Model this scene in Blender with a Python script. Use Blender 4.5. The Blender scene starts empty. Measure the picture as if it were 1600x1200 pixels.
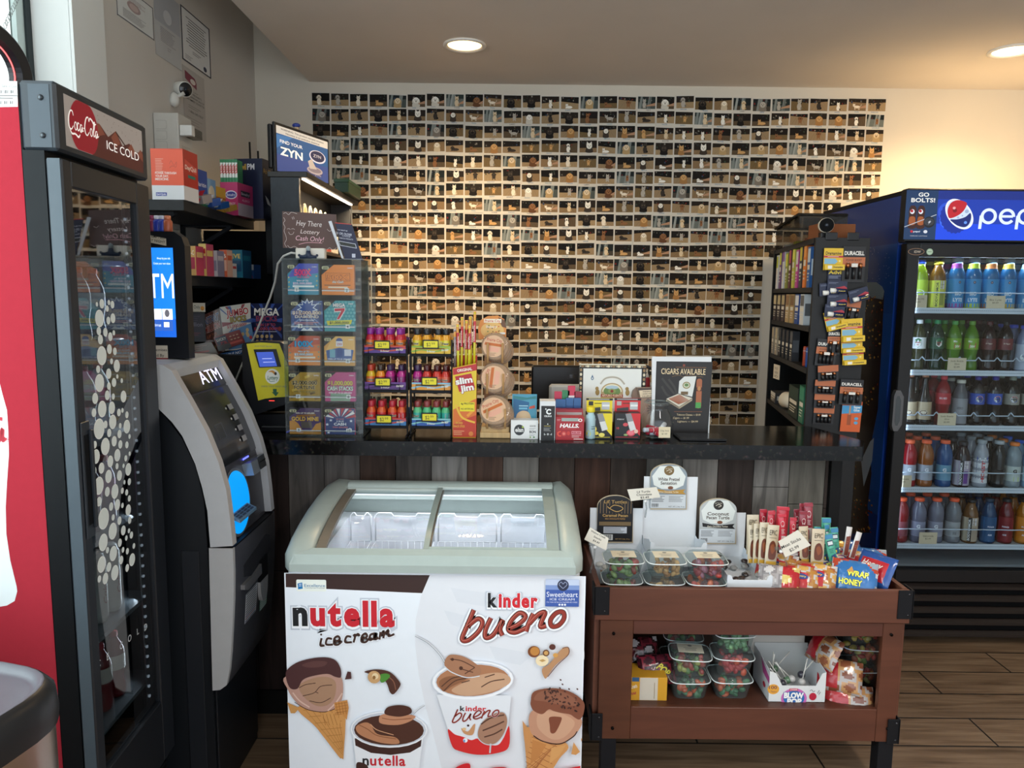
import bpy,bmesh,math,random
from mathutils import Matrix,Vector,Euler
R = math.radians
rnd = random.Random(7)
SC = bpy.context.scene
COLL = SC.collection

# ------------------------------------------------------------------ camera, world, lights, exposure
CAM_LOC = Vector((0,0,1.55))
PITCH,ROLL,YAW,FPX = R(7.0),R(-0.65),R(0.0),1156.0
cam_data = bpy.data.cameras.new('camera'); cam = bpy.data.objects.new('camera',cam_data); COLL.objects.link(cam)
cam_data.sensor_width = 36; cam_data.lens = 36 * FPX / 1600; cam_data.clip_start = 0.05
CAM_R = Matrix.Rotation(YAW,3,'Z') @ Matrix.Rotation(R(90) - PITCH,3,'X') @ Matrix.Rotation(-ROLL,3,'Z')
cam.location = CAM_LOC; cam.rotation_euler = CAM_R.to_euler()
SC.camera = cam

def P(px,py,Y):
 d = CAM_R @ Vector(((px - 800) / FPX,-(py - 600) / FPX,-1)); return CAM_LOC + d * (Y / d.y)
def PZ(px,py,z):
 d = CAM_R @ Vector(((px - 800) / FPX,-(py - 600) / FPX,-1)); return CAM_LOC + d * ((z - CAM_LOC.z) / d.z)
def PXX(px,py,X):
 d = CAM_R @ Vector(((px - 800) / FPX,-(py - 600) / FPX,-1)); return CAM_LOC + d * (X / d.x)

SC.view_settings.view_transform = 'Standard'; SC.view_settings.look = 'None'
SC.view_settings.gamma = 1; SC.view_settings.use_curve_mapping = False
SC.view_settings.exposure = 0.38
SC.cycles.max_bounces = 7; SC.cycles.diffuse_bounces = 4; SC.cycles.transparent_max_bounces = 24
SC.cycles.glossy_bounces = 4; SC.cycles.transmission_bounces = 5; SC.cycles.caustics_reflective = False; SC.cycles.caustics_refractive = False
SC.cycles.use_denoising = True
SC.cycles.sample_clamp_indirect = 6

world = bpy.data.worlds.new('daylight'); SC.world = world; world.use_nodes = True
bg = world.node_tree.nodes['Background']; bg.inputs[0].default_value = (0.80,0.90,1.0,1); bg.inputs[1].default_value = 1.3

def light(name,kind,loc,energy,color,rot=(0,0,0),**kw):
 l = bpy.data.lights.new(name,kind); l.energy = energy; l.color = color
 for k,v in kw.items(): setattr(l,k,v)
 o = bpy.data.objects.new(name,l); o.location = loc; o.rotation_euler = rot; COLL.objects.link(o); return o
WARM = (1.0,0.72,0.40)
# daylight through the side window and through an assumed, unseen shop front behind the camera
light('window_daylight','AREA',(-1.80,0.5,2.2),60,(0.82,0.93,1.0),(0,R(-90),0),shape='RECTANGLE',size=2.2,size_y=2.0)
light('sun','SUN',(0,0,6),5.5,(1.0,0.98,0.94),(0,R(32),0),angle=R(1))
light('assumed_front_daylight','AREA',(0.5,-1.55,1.25),11,(0.90,0.95,1.0),(R(90),0,0),shape='RECTANGLE',size=3.6,size_y=2.0)
# assumed linear ceiling fitting above the camera, and assumed lamp on the drinks cooler
light('assumed_ceiling_lamp','AREA',(1.3,0.35,2.66),26,(1.0,0.95,0.88),(0,0,0),shape='RECTANGLE',size=.2,size_y=1.5)  # unseen fitting, added to light the left wall, floor and counter
light('assumed_cooler_top_lamp','AREA',(2.45,3.72,2.04),5,(1.0,0.68,0.34),(R(150),0,0),shape='RECTANGLE',size=1.0,size_y=.15)  # unseen lamp, assumed to account for the warm glow on the wall
DOWNLIGHTS = [(P(726,71,3.56),75),(P(1581,81,3.55),110)]

# ------------------------------------------------------------------ colours and materials
def lin(h):
 if isinstance(h,(tuple,list)): return tuple(h)[:3]
 h = h.lstrip('#')
 if len(h) == 3: h = ''.join(ch * 2 for ch in h)
 o = []
 for i in (0,2,4):
  s = int(h[i:i + 2],16) / 255
  o.append(s / 12.92 if s <= .04045 else ((s + .055) / 1.055) ** 2.4)
 return tuple(o)
MATS = {}
def newmat(name):
 m = bpy.data.materials.new(name); m.use_nodes = True; MATS[name] = m
 nt = m.node_tree; b = nt.nodes['Principled BSDF']; return m,nt,b
def colmat(name,rough,metal=0.0,spec=0.5,coat=0.0,var=0.06,scale=30,bump=0.0,trans=None,emit=0.0,tint=None):
 m,nt,b = newmat(name); N = nt.nodes; L = nt.links
 at = N.new('ShaderNodeAttribute'); at.attribute_name = 'Col'
 tc = N.new('ShaderNodeTexCoord'); nz = N.new('ShaderNodeTexNoise'); nz.inputs['Scale'].default_value = scale
 nz.inputs['Detail'].default_value = 3
 L.new(tc.outputs['Object'],nz.inputs['Vector'])
 mr = N.new('ShaderNodeMapRange'); mr.inputs[3].default_value = 1 - var; mr.inputs[4].default_value = 1 + var
 L.new(nz.outputs['Fac'],mr.inputs[0])
 mx = N.new('ShaderNodeVectorMath'); mx.operation = 'SCALE'
 L.new(at.outputs['Color'],mx.inputs[0]); L.new(mr.outputs[0],mx.inputs['Scale'])
 L.new(mx.outputs[0],b.inputs['Base Color'])
 b.inputs['Roughness'].default_value = rough; b.inputs['Metallic'].default_value = metal
 b.inputs['Specular IOR Level'].default_value = spec; b.inputs['Coat Weight'].default_value = coat
 b.inputs['Coat Roughness'].default_value = 0.08
 if bump:
  bp = N.new('ShaderNodeBump'); bp.inputs['Strength'].default_value = bump; bp.inputs['Distance'].default_value = 0.002
  L.new(nz.outputs['Fac'],bp.inputs['Height']); L.new(bp.outputs[0],b.inputs['Normal'])
 if emit:
  L.new(at.outputs['Color'],b.inputs['Emission Color']); b.inputs['Emission Strength'].default_value = emit
 if trans is not None:
  t = N.new('ShaderNodeBsdfTransparent'); mix = N.new('ShaderNodeMixShader'); mix.inputs[0].default_value = 1 - trans
  L.new(at.outputs['Color'],t.inputs[0]); L.new(t.outputs[0],mix.inputs[1]); L.new(b.outputs[0],mix.inputs[2])
  L.new(mix.outputs[0],N['Material Output'].inputs['Surface'])
 return m
colmat('paint',0.5); colmat('satin',0.35,spec=0.4); colmat('gloss',0.18,coat=0.3); colmat('matte',0.9,spec=0.2,bump=0.15,scale=60)
colmat('print',0.42,var=0.02); colmat('printgloss',0.22,var=0.02); colmat('paper',0.85,spec=0.2,var=0.03)
colmat('metal',0.32,metal=1.0); colmat('chrome',0.1,metal=1.0,var=0.02); colmat('silverpaint',0.36,metal=0.55,var=0.03)
colmat('blackmetal',0.5,metal=0.0,spec=0.2,var=0.1)
colmat('foil',0.25,metal=0.0,coat=0.6,bump=0.5,scale=55,var=0.1)
colmat('liquid',0.12,coat=0.5,trans=0.35,var=0.03); colmat('clearfilm',0.12,coat=0.8,trans=0.82,var=0.02)
colmat('clearbox',0.1,coat=0.7,trans=0.93,var=0.02); colmat('photo',0.6,spec=0.15,var=0.02)
colmat('glow',0.5,emit=1.0,var=0.0); colmat('glowstrong',0.5,emit=6.0,var=0.0); colmat('glowmid',0.5,emit=2.2,var=0.0)
colmat('candy',0.25,coat=0.4,var=0.1); colmat('baked',0.75,var=0.25,scale=90,bump=0.6)

def glassmat(name,tint,refl=0.5,rough=0.02,base=0.04):
 m,nt,b = newmat(name); N = nt.nodes; L = nt.links
 N.remove(b)
 t = N.new('ShaderNodeBsdfTransparent'); t.inputs[0].default_value = (*tint,1)
 g = N.new('ShaderNodeBsdfGlossy'); g.inputs['Roughness'].default_value = rough
 f = N.new('ShaderNodeFresnel'); f.inputs[0].default_value = 1.45
 mm = N.new('ShaderNodeMath'); mm.operation = 'MULTIPLY_ADD'; mm.inputs[1].default_value = refl * 2; mm.inputs[2].default_value = base * .3
 mm.use_clamp = True
 nz = N.new('ShaderNodeTexNoise'); nz.inputs['Scale'].default_value = 3
 mr = N.new('ShaderNodeMapRange'); mr.inputs[3].default_value = rough; mr.inputs[4].default_value = rough * 1.6
 L.new(nz.outputs['Fac'],mr.inputs[0]); L.new(mr.outputs[0],g.inputs['Roughness'])
 geo = N.new('ShaderNodeNewGeometry'); inv = N.new('ShaderNodeMath'); inv.operation = 'SUBTRACT'; inv.inputs[0].default_value = 1
 L.new(geo.outputs['Backfacing'],inv.inputs[1]); mul = N.new('ShaderNodeMath'); mul.operation = 'MULTIPLY'; L.new(mm.outputs[0],mul.inputs[0]); L.new(inv.outputs[0],mul.inputs[1])
 mix = N.new('ShaderNodeMixShader'); L.new(f.outputs[0],mm.inputs[0]); L.new(mul.outputs[0],mix.inputs[0])
 L.new(t.outputs[0],mix.inputs[1]); L.new(g.outputs[0],mix.inputs[2]); L.new(mix.outputs[0],N['Material Output'].inputs['Surface'])
 return m
glassmat('glass',(0.93,0.96,0.95)); glassmat('doorglass',(0.62,0.66,0.68),refl=0.9,base=0.3)
glassmat('fridgeglass',(0.85,0.9,0.92),refl=0.35); glassmat('acrylic',(0.95,0.97,0.97),refl=0.55,base=0.1)
glassmat('lidglass',(0.86,0.90,0.92),refl=0.5,base=0.2)

def ramp(N,stops):
 r = N.new('ShaderNodeValToRGB'); e = r.color_ramp.elements
 while len(e) < len(stops): e.new(0.5)
 for i,(p,c) in enumerate(stops): e[i].position = p; e[i].color = (*lin(c),1)
 return r
def wallmat(name,c1,rough=0.8,scale=40,bump=0.08,metal=0):
 m,nt,b = newmat(name); N = nt.nodes; L = nt.links
 tc = N.new('ShaderNodeTexCoord'); nz = N.new('ShaderNodeTexNoise'); nz.inputs['Scale'].default_value = 1.3; nz.inputs['Detail'].default_value = 6
 n2 = N.new('ShaderNodeTexNoise'); n2.inputs['Scale'].default_value = scale * 4
 L.new(tc.outputs['Object'],nz.inputs['Vector']); L.new(tc.outputs['Object'],n2.inputs['Vector'])
 a = lin(c1); r = ramp(N,[(0.3,tuple(x * .94 for x in a)),(0.7,tuple(min(1,x * 1.04) for x in a))])
 L.new(nz.outputs['Fac'],r.inputs[0]); L.new(r.outputs[0],b.inputs['Base Color'])
 bp = N.new('ShaderNodeBump'); bp.inputs['Strength'].default_value = bump; bp.inputs['Distance'].default_value = 0.003
 L.new(n2.outputs['Fac'],bp.inputs['Height']); L.new(bp.outputs[0],b.inputs['Normal'])
 b.inputs['Roughness'].default_value = rough; b.inputs['Specular IOR Level'].default_value = 0.25; b.inputs['Metallic'].default_value = metal
 return m
wallmat('wallpaint','#ddd5c6'); wallmat('ceilingpaint','#d9d0c6'); wallmat('leftwall','#d0cbc4'); wallmat('whitetrim','#e4e6e4',0.5,bump=0.02)

def floormat():
 m,nt,b = newmat('woodfloor'); N = nt.nodes; L = nt.links
 tc = N.new('ShaderNodeTexCoord')
 br = N.new('ShaderNodeTexBrick'); br.inputs['Scale'].default_value = 1; br.inputs['Brick Width'].default_value = 1.05; br.inputs['Row Height'].default_value = 0.172
 br.inputs['Mortar Size'].default_value = 0.0035; br.offset = 0.37; br.inputs['Color1'].default_value = (0.2,0.2,0.2,1); br.inputs['Color2'].default_value = (0.9,0.9,0.9,1)
 br.inputs['Mortar'].default_value = (0,0,0,1); br.inputs['Bias'].default_value = 0
 L.new(tc.outputs['Object'],br.inputs['Vector'])
 mp = N.new('ShaderNodeMapping'); mp.inputs['Scale'].default_value = (1.6,22,1)
 L.new(tc.outputs['Object'],mp.inputs[0])
 nz = N.new('ShaderNodeTexNoise'); nz.inputs['Scale'].default_value = 2; nz.inputs['Detail'].default_value = 8; nz.inputs['Distortion'].default_value = 0.6
 L.new(mp.outputs[0],nz.inputs['Vector'])
 r = ramp(N,[(0.2,'#5e4834'),(0.5,'#8a6f56'),(0.8,'#a88d70')]); L.new(nz.outputs['Fac'],r.inputs[0])
 mr = N.new('ShaderNodeMapRange'); mr.inputs[3].default_value = 0.85; mr.inputs[4].default_value = 1.12; L.new(br.outputs['Color'],mr.inputs[0])
 sc = N.new('ShaderNodeVectorMath'); sc.operation = 'SCALE'; L.new(r.outputs[0],sc.inputs[0]); L.new(mr.outputs[0],sc.inputs['Scale'])
 mx = N.new('ShaderNodeMix'); mx.data_type = 'RGBA'; mx.inputs['B'].default_value = (0.02,0.016,0.013,1)
 L.new(br.outputs['Fac'],mx.inputs['Factor']); L.new(sc.outputs[0],mx.inputs['A']); L.new(mx.outputs['Result'],b.inputs['Base Color'])
 b.inputs['Roughness'].default_value = 0.38
 bp = N.new('ShaderNodeBump'); bp.inputs['Strength'].default_value = 0.25; bp.inputs['Distance'].default_value = 0.002; bp.invert = True
 L.new(br.outputs['Fac'],bp.inputs['Height']); L.new(bp.outputs[0],b.inputs['Normal'])
floormat()
def granite():
 m,nt,b = newmat('granite'); N = nt.nodes; L = nt.links
 tc = N.new('ShaderNodeTexCoord'); v = N.new('ShaderNodeTexVoronoi'); v.inputs['Scale'].default_value = 170
 n = N.new('ShaderNodeTexNoise'); n.inputs['Scale'].default_value = 60; n.inputs['Detail'].default_value = 5
 L.new(tc.outputs['Object'],v.inputs['Vector']); L.new(tc.outputs['Object'],n.inputs['Vector'])
 r = ramp(N,[(0.38,'#060606'),(0.56,'#0e0d0c'),(0.66,'#292520'),(0.78,'#5a5044')]); L.new(n.outputs['Fac'],r.inputs[0])
 mx = N.new('ShaderNodeMix'); mx.data_type = 'RGBA'; mx.blend_type = 'MULTIPLY'; mx.inputs['Factor'].default_value = 0.5
 L.new(r.outputs[0],mx.inputs['A']); L.new(v.outputs['Color'],mx.inputs['B']); L.new(mx.outputs['Result'],b.inputs['Base Color'])
 b.inputs['Roughness'].default_value = 0.16; b.inputs['Specular IOR Level'].default_value = 0.22
granite()
def grain(name,rough,along,lo=0.7,hi=1.15,stretch=18,spec=.4):
 # wood: the plank's own colour (attribute) times streaky grain running along one axis
 m,nt,b = newmat(name); N = nt.nodes; L = nt.links
 at = N.new('ShaderNodeAttribute'); at.attribute_name = 'Col'
 tc = N.new('ShaderNodeTexCoord'); mp = N.new('ShaderNodeMapping')
 s = [stretch] * 3; s[along] = 1.3; mp.inputs['Scale'].default_value = s
 n = N.new('ShaderNodeTexNoise'); n.inputs['Scale'].default_value = 2.2; n.inputs['Detail'].default_value = 9; n.inputs['Distortion'].default_value = .9
 L.new(tc.outputs['Object'],mp.inputs[0]); L.new(mp.outputs[0],n.inputs['Vector'])
 mr = N.new('ShaderNodeMapRange'); mr.inputs[1].default_value = .3; mr.inputs[2].default_value = .7; mr.inputs[3].default_value = lo; mr.inputs[4].default_value = hi
 L.new(n.outputs['Fac'],mr.inputs[0])
 sc = N.new('ShaderNodeVectorMath'); sc.operation = 'SCALE'; L.new(at.outputs['Color'],sc.inputs[0]); L.new(mr.outputs[0],sc.inputs['Scale'])
 L.new(sc.outputs[0],b.inputs['Base Color']); b.inputs['Roughness'].default_value = rough; b.inputs['Specular IOR Level'].default_value = spec
grain('cladwood',.65,2,.65,1.7,14,.2); grain('brownwood',.42,0,.82,1.12,10); grain('darkwood',.5,1,.8,1.2,14); grain('palewood',.6,2,.85,1.1,20)

# ------------------------------------------------------------------ mesh builder
_gc = {}
def glyph(s,bold=0.0,shear=0.0):
 k = (s,bold,shear)
 if k in _gc: return _gc[k]
 cu = bpy.data.curves.new('g','FONT'); cu.body = s; cu.size = 1.0; cu.offset = bold * .5; cu.shear = shear
 cu.resolution_u = 3; cu.fill_mode = 'FRONT'
 o = bpy.data.objects.new('g',cu); me = o.to_mesh()
 vs = [(v.co.x,v.co.y) for v in me.vertices]; fs = [tuple(p.vertices) for p in me.polygons]
 o.to_mesh_clear(); bpy.data.objects.remove(o); bpy.data.curves.remove(cu)
 if vs:
  x0 = min(v[0] for v in vs); x1 = max(v[0] for v in vs)
  # normalise: capital height 1, left edge 0
  vs = [((x - x0) / 0.729,y / 0.729) for x,y in vs]; w = (x1 - x0) / 0.729
 else: w = 0
 _gc[k] = (vs,fs,w); return _gc[k]

class MB:
 def __init__(s,T=None): s.v = []; s.f = []; s.c = []; s.m = []; s.s = []; s.T = T or Matrix()
 def add(s,vs,fs,col,mat='paint',smooth=False,T=None):
  o = len(s.v); M = s.T @ T if T is not None else s.T
  s.v += [tuple(M @ Vector(p)) for p in vs]
  many = isinstance(col,list)
  for i,f in enumerate(fs):
   s.f.append(tuple(o + j for j in f)); s.c.append(lin(col[i] if many else col)); s.m.append(mat); s.s.append(smooth)
 def box(s,x0,x1,y0,y1,z0,z1,col,mat='paint',b=0.0,T=None):
  if b <= 0:
   vs = [(x,y,z) for x in (x0,x1) for y in (y0,y1) for z in (z0,z1)]
   fs = [(0,1,3,2),(4,6,7,5),(0,4,5,1),(2,3,7,6),(0,2,6,4),(1,5,7,3)]
   s.add(vs,fs,col,mat,False,T); return
  b = min(b,(x1 - x0) * .49,(y1 - y0) * .49,(z1 - z0) * .49)
  X = (x0,x1); Y = (y0,y1); Z = (z0,z1); vs = []; ix = {}
  for i in (0,1):
   for j in (0,1):
    for k in (0,1):
     sx,sy,sz = 1 - 2 * i,1 - 2 * j,1 - 2 * k
     for ax in range(3):
      ix[(i,j,k,ax)] = len(vs)
      vs.append((X[i] + (0 if ax == 0 else sx * b),Y[j] + (0 if ax == 1 else sy * b),Z[k] + (0 if ax == 2 else sz * b)))
  fs = []
  for i in (0,1): fs.append([ix[(i,j,k,0)] for j,k in ((0,0),(0,1),(1,1),(1,0))])
  for j in (0,1): fs.append([ix[(i,j,k,1)] for i,k in ((0,0),(1,0),(1,1),(0,1))])
  for k in (0,1): fs.append([ix[(i,j,k,2)] for i,j in ((0,0),(0,1),(1,1),(1,0))])
  for j in (0,1):
   for k in (0,1): fs.append([ix[(0,j,k,1)],ix[(1,j,k,1)],ix[(1,j,k,2)],ix[(0,j,k,2)]])
  for i in (0,1):
   for k in (0,1): fs.append([ix[(i,0,k,0)],ix[(i,1,k,0)],ix[(i,1,k,2)],ix[(i,0,k,2)]])
  for i in (0,1):
   for j in (0,1): fs.append([ix[(i,j,0,0)],ix[(i,j,1,0)],ix[(i,j,1,1)],ix[(i,j,0,1)]])
  for i in (0,1):
   for j in (0,1):
    for k in (0,1): fs.append([ix[(i,j,k,0)],ix[(i,j,k,1)],ix[(i,j,k,2)]])
  s.add(vs,fs,col,mat,False,T)
 def lathe(s,prof,n=20,col='#fff',mat='paint',T=None,smooth=True,sx=1,sy=1,cap=True):
  # prof: (r, z) or (r, z, colour of the band above it)
  vs = []; fs = []; cs = []
  for p in prof:
   for k in range(n):
    a = 2 * math.pi * k / n; vs.append((p[0] * math.cos(a) * sx,p[0] * math.sin(a) * sy,p[1]))
  for i in range(len(prof) - 1):
   c = prof[i][2] if len(prof[i]) > 2 else col
   for k in range(n):
    fs.append((i * n + k,i * n + (k + 1) % n,(i + 1) * n + (k + 1) % n,(i + 1) * n + k)); cs.append(c)
  if cap and prof[0][0] > 1e-6: fs.append(tuple(range(n - 1,-1,-1))); cs.append(cs[0])
  if cap and prof[-1][0] > 1e-6: fs.append(tuple((len(prof) - 1) * n + k for k in range(n))); cs.append(cs[-1])
  s.add(vs,fs,cs,mat,smooth,T)
 def cyl(s,p0,p1,r,col,mat='paint',n=12,r1=None,smooth=True):
  p0 = Vector(p0); p1 = Vector(p1); d = p1 - p0
  T = Matrix.Translation(p0) @ d.to_track_quat('Z','Y').to_matrix().to_4x4()
  s.lathe([(r,0),(r if r1 is None else r1,d.length)],n,col,mat,T,smooth)
 def tube(s,pts,r,col,mat='paint',n=8,closed=False):
  pts = [Vector(p) for p in pts]; m = len(pts); vs = []; fs = []
  up = None
  for i,p in enumerate(pts):
   if closed: d = pts[(i + 1) % m] - pts[i - 1]
   else: d = pts[min(i + 1,m - 1)] - pts[max(i - 1,0)]
   d = d.normalized() if d.length > 1e-9 else Vector((0,0,1))
   if up is None: up = d.orthogonal().normalized()
   up = (up - d * up.dot(d)); up = up.normalized() if up.length > 1e-6 else d.orthogonal().normalized()
   w = d.cross(up)
   for k in range(n):
    a = 2 * math.pi * k / n; vs.append(tuple(p + up * math.cos(a) * r + w * math.sin(a) * r))
  for i in range(m if closed else m - 1):
   for k in range(n):
    j = (i + 1) % m; fs.append((i * n + k,i * n + (k + 1) % n,j * n + (k + 1) % n,j * n + k))
  if not closed: fs.append(tuple(range(n - 1,-1,-1))); fs.append(tuple((m - 1) * n + k for k in range(n)))
  s.add(vs,fs,col,mat,True)
 def ball(s,c,r,col,mat='paint',n=12,m=8,T=None):
  if not isinstance(r,(tuple,list)): r = (r,r,r)
  prof = [(math.sin(math.pi * i / m),-math.cos(math.pi * i / m)) for i in range(m + 1)]
  prof[0] = (0.0001,-1); prof[-1] = (0.0001,1)
  M = Matrix.Translation(c) @ (T or Matrix()) @ Matrix.Diagonal((*r,1))
  s.lathe(prof,n,col,mat,M,True)
 def prism(s,poly,d0,d1,col,mat='paint',axis='Y',T=None,smooth=False,sidecol=None):
  # poly in the plane across the axis, extruded along it. axis Y: (x,z); X: (y,z); Z: (x,y)
  f = {'Y': lambda a,b,d: (a,d,b),'X': lambda a,b,d: (d,a,b),'Z': lambda a,b,d: (a,b,d)}[axis]
  n = len(poly); vs = [f(a,b,d0) for a,b in poly] + [f(a,b,d1) for a,b in poly]
  s.add(vs,[tuple(range(n)),tuple(range(2 * n - 1,n - 1,-1))],col,mat,False,T)
  s.add(vs,[(i,(i + 1) % n,n + (i + 1) % n,n + i) for i in range(n)],sidecol or col,mat,smooth,T)
 def sheet(s,grid,col,mat='paint',smooth=True):
  n = len(grid[0]); vs = [p for row in grid for p in row]
  s.add(vs,[(i * n + j,i * n + j + 1,(i + 1) * n + j + 1,(i + 1) * n + j) for i in range(len(grid) - 1) for j in range(n - 1)],col,mat,smooth)
 def build(s,name,parent=None,loc=(0,0,0),rot=(0,0,0)):
  o = bpy.data.objects.new(name,s.mesh(name)); COLL.objects.link(o); o.location = loc; o.rotation_euler = rot
  if parent: o.parent = parent
  return o
 def mesh(s,name):
  me = bpy.data.meshes.new(name); me.from_pydata(s.v,[],s.f)
  names = []
  for m in s.m:
   if m not in names: names.append(m)
  for m in names: me.materials.append(MATS[m])
  idx = {m: i for i,m in enumerate(names)}
  me.polygons.foreach_set('material_index',[idx[m] for m in s.m])
  me.polygons.foreach_set('use_smooth',s.s)
  ca = me.color_attributes.new('Col','FLOAT_COLOR','CORNER'); arr = []
  for f,c in zip(s.f,s.c): arr += [c[0],c[1],c[2],1.0] * len(f)
  ca.data.foreach_set('color',arr); me.update()
  return me

class CV:
 # a printed surface: x to the right, y DOWN from the top-left corner O, unit sizes su, sv
 def __init__(s,mb,O,U=(1,0,0),V=(0,0,1),su=1.0,sv=None,mat='print',lift=6e-5,x0=0,y0=0):
  s.mb = mb; s.O = Vector(O); s.U = Vector(U).normalized(); s.V = Vector(V).normalized(); s.N = s.U.cross(s.V)
  s.su = su; s.sv = sv or su; s.mat = mat; s.lift = lift; s.k = 2; s.x0 = x0; s.y0 = y0
 def pt(s,x,y): return tuple(s.O + s.U * ((x - s.x0) * s.su) - s.V * ((y - s.y0) * s.sv) + s.N * (s.k * s.lift))
 def polys(s,pts,fs,c,mat=None):
  s.mb.add([s.pt(*p) for p in pts],fs,c,mat or s.mat); s.k += 1
 def poly(s,pts,c,mat=None): s.polys(pts,[tuple(range(len(pts)))],c,mat)
 def rect(s,x,y,w,h,c,mat=None): s.poly([(x,y),(x,y + h),(x + w,y + h),(x + w,y)],c,mat)
 def rrect(s,x,y,w,h,r,c,mat=None):
  p = []
  for cx,cy,a0 in ((x + w - r,y + r,-90),(x + w - r,y + h - r,0),(x + r,y + h - r,90),(x + r,y + r,180)):
   for k in range(5): a = R(a0 + 22.5 * k); p.append((cx + r * math.cos(a),cy + r * math.sin(a)))
  s.poly(p,c,mat)
 def ell(s,cx,cy,rx,ry,c,rot=0,n=24,a0=0,a1=360,mat=None):
  p = []; cr,sr = math.cos(R(rot)),math.sin(R(rot)); full = abs(a1 - a0) >= 360
  for k in range(n if full else n + 1):
   a = R(a0 + (a1 - a0) * k / n); x,y = rx * math.cos(a),ry * math.sin(a); p.append((cx + x * cr - y * sr,cy + x * sr + y * cr))
  s.poly(p,c,mat)
 def line(s,pts,w,c,closed=False,mat=None):
  vs = []; fs = []; m = len(pts)
  ws = w if isinstance(w,(list,tuple)) else [w] * m
  for i in range(m):
   a = pts[(i - 1) % m] if closed else pts[max(i - 1,0)]; b = pts[(i + 1) % m] if closed else pts[min(i + 1,m - 1)]
   dx,dy = b[0] - a[0],b[1] - a[1]; l = math.hypot(dx,dy) or 1; nx,ny = -dy / l * ws[i] / 2,dx / l * ws[i] / 2
   vs += [(pts[i][0] + nx,pts[i][1] + ny),(pts[i][0] - nx,pts[i][1] - ny)]
  for i in range(m if closed else m - 1):
   j = (i + 1) % m; fs.append((2 * i,2 * i + 1,2 * j + 1,2 * j))
  s.polys(vs,fs,c,mat)
 def curve(s,pts,w,c,closed=False,n=6,mat=None):
  q = []; m = len(pts)
  g = (lambda i: pts[i % m]) if closed else (lambda i: pts[max(0,min(m - 1,i))])
  wl = isinstance(w,(list,tuple)); wo = []
  for i in range(m if closed else m - 1):
   p0,p1,p2,p3 = g(i - 1),g(i),g(i + 1),g(i + 2)
   for k in range(n):
    t = k / n
    q.append(tuple(.5 * (2 * p1[d] + (p2[d] - p0[d]) * t + (2 * p0[d] - 5 * p1[d] + 4 * p2[d] - p3[d]) * t * t + (3 * p1[d] - p0[d] - 3 * p2[d] + p3[d]) * t ** 3) for d in (0,1)))
    if wl: wo.append(w[i] * (1 - t) + w[(i + 1) % m] * t)
  if not closed: q.append(pts[-1]); wo.append(w[-1] if wl else 0)
  if w == 0: s.poly(q,c,mat)
  else: s.line(q,wo if wl else w,c,closed,mat)
 def blob(s,pts,c,mat=None): s.curve(pts,0,c,True,5,mat)
 def text(s,t,x,y,h,c,al='c',bold=0.0,shear=0.0,w=None,out=None,ow=0.05,rot=0,mat=None,sx=1.0):
  # y is the baseline, h the capital height; w squeezes to a width
  vs,fs,W = glyph(t,bold,shear)
  if not fs: return
  kx = h * sx if w is None else w / W
  wid = W * kx; off = {'c': -wid / 2,'l': 0,'r': -wid}[al]; cr,sr = math.cos(R(rot)),math.sin(R(rot))
  ar = s.su / s.sv
  def put(vs,dx=0): return [(x + (off + dx + a * kx) * cr + (-b * h) * -sr,y + (off + dx + a * kx) * sr + (-b * h) * cr) for a,b in vs]
  if out:
   v2,f2,W2 = glyph(t,bold + ow * 1.7,shear); s.polys(put(v2,-(W2 - W) * kx / 2),f2,out,mat)
  s.polys(put(vs),fs,c,mat)
 def lines(s,x,y,w,n,dy,th,c,jit=0.3,seed=1,al='l'):
  # blocks of print too small to read, as fine rules
  r = random.Random(seed); vs = []; fs = []
  for i in range(n):
   ww = w * (1 - jit * r.random()); xx = x if al == 'l' else x + (w - ww) / 2; o = len(vs)
   vs += [(xx,y + i * dy),(xx,y + i * dy + th),(xx + ww,y + i * dy + th),(xx + ww,y + i * dy)]; fs.append((o,o + 1,o + 2,o + 3))
  s.polys(vs,fs,c)
 def star(s,cx,cy,r,c,n=5,ri=.42,rot=-90,mat=None):
  s.poly([(cx + (r if k % 2 == 0 else r * ri) * math.cos(R(rot + 180 * k / n)),cy + (r if k % 2 == 0 else r * ri) * math.sin(R(rot + 180 * k / n))) for k in range(2 * n)],c,mat)
def FC(mb,x0,y0,x1,y1,Y,**kw):
 # printed surface on a plane facing the shop, measured in photograph pixels between two corners
 a,b = P(x0,y0,Y),P(x1,y1,Y)
 return CV(mb,(a.x,Y,a.z),su=(b.x - a.x) / (x1 - x0),sv=(a.z - b.z) / (y1 - y0),x0=x0,y0=y0,**kw)

# ------------------------------------------------------------------ things, parts, copies
def tag(o,label,cat,group=None,kind=None):
 if label: o['label'] = label
 if cat: o['category'] = cat
 if group: o['group'] = group
 if kind: o['kind'] = kind
 return o
def thing(name,label,cat,loc=(0,0,0),rz=0,group=None):
 o = bpy.data.objects.new(name,None); COLL.objects.link(o); o.empty_display_size = .05
 o.location = loc; o.rotation_euler = (0,0,rz); return tag(o,label,cat,group)
def struct(mb,name):
 o = mb.build(name); o['kind'] = 'structure'; return o
def one(mb,name,label,cat,loc=(0,0,0),rot=(0,0,0),group=None):
 return tag(mb.build(name,None,loc,rot),label,cat,group)
def kids(o): return [c for c in ALLKIDS(o)]
def ALLKIDS(o): return list(o.children)
def copy_tree(o,loc=None,rot=None,label=None,group=None,parent=None,skip_labels=False):
 c = o.copy(); COLL.objects.link(c)
 if parent: c.parent = parent
 if loc is not None: c.location = loc
 if rot is not None: c.rotation_euler = rot
 if label: c['label'] = label
 if group: c['group'] = group
 for ch in list(o.children): copy_tree(ch,parent=c)
 return c
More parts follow.
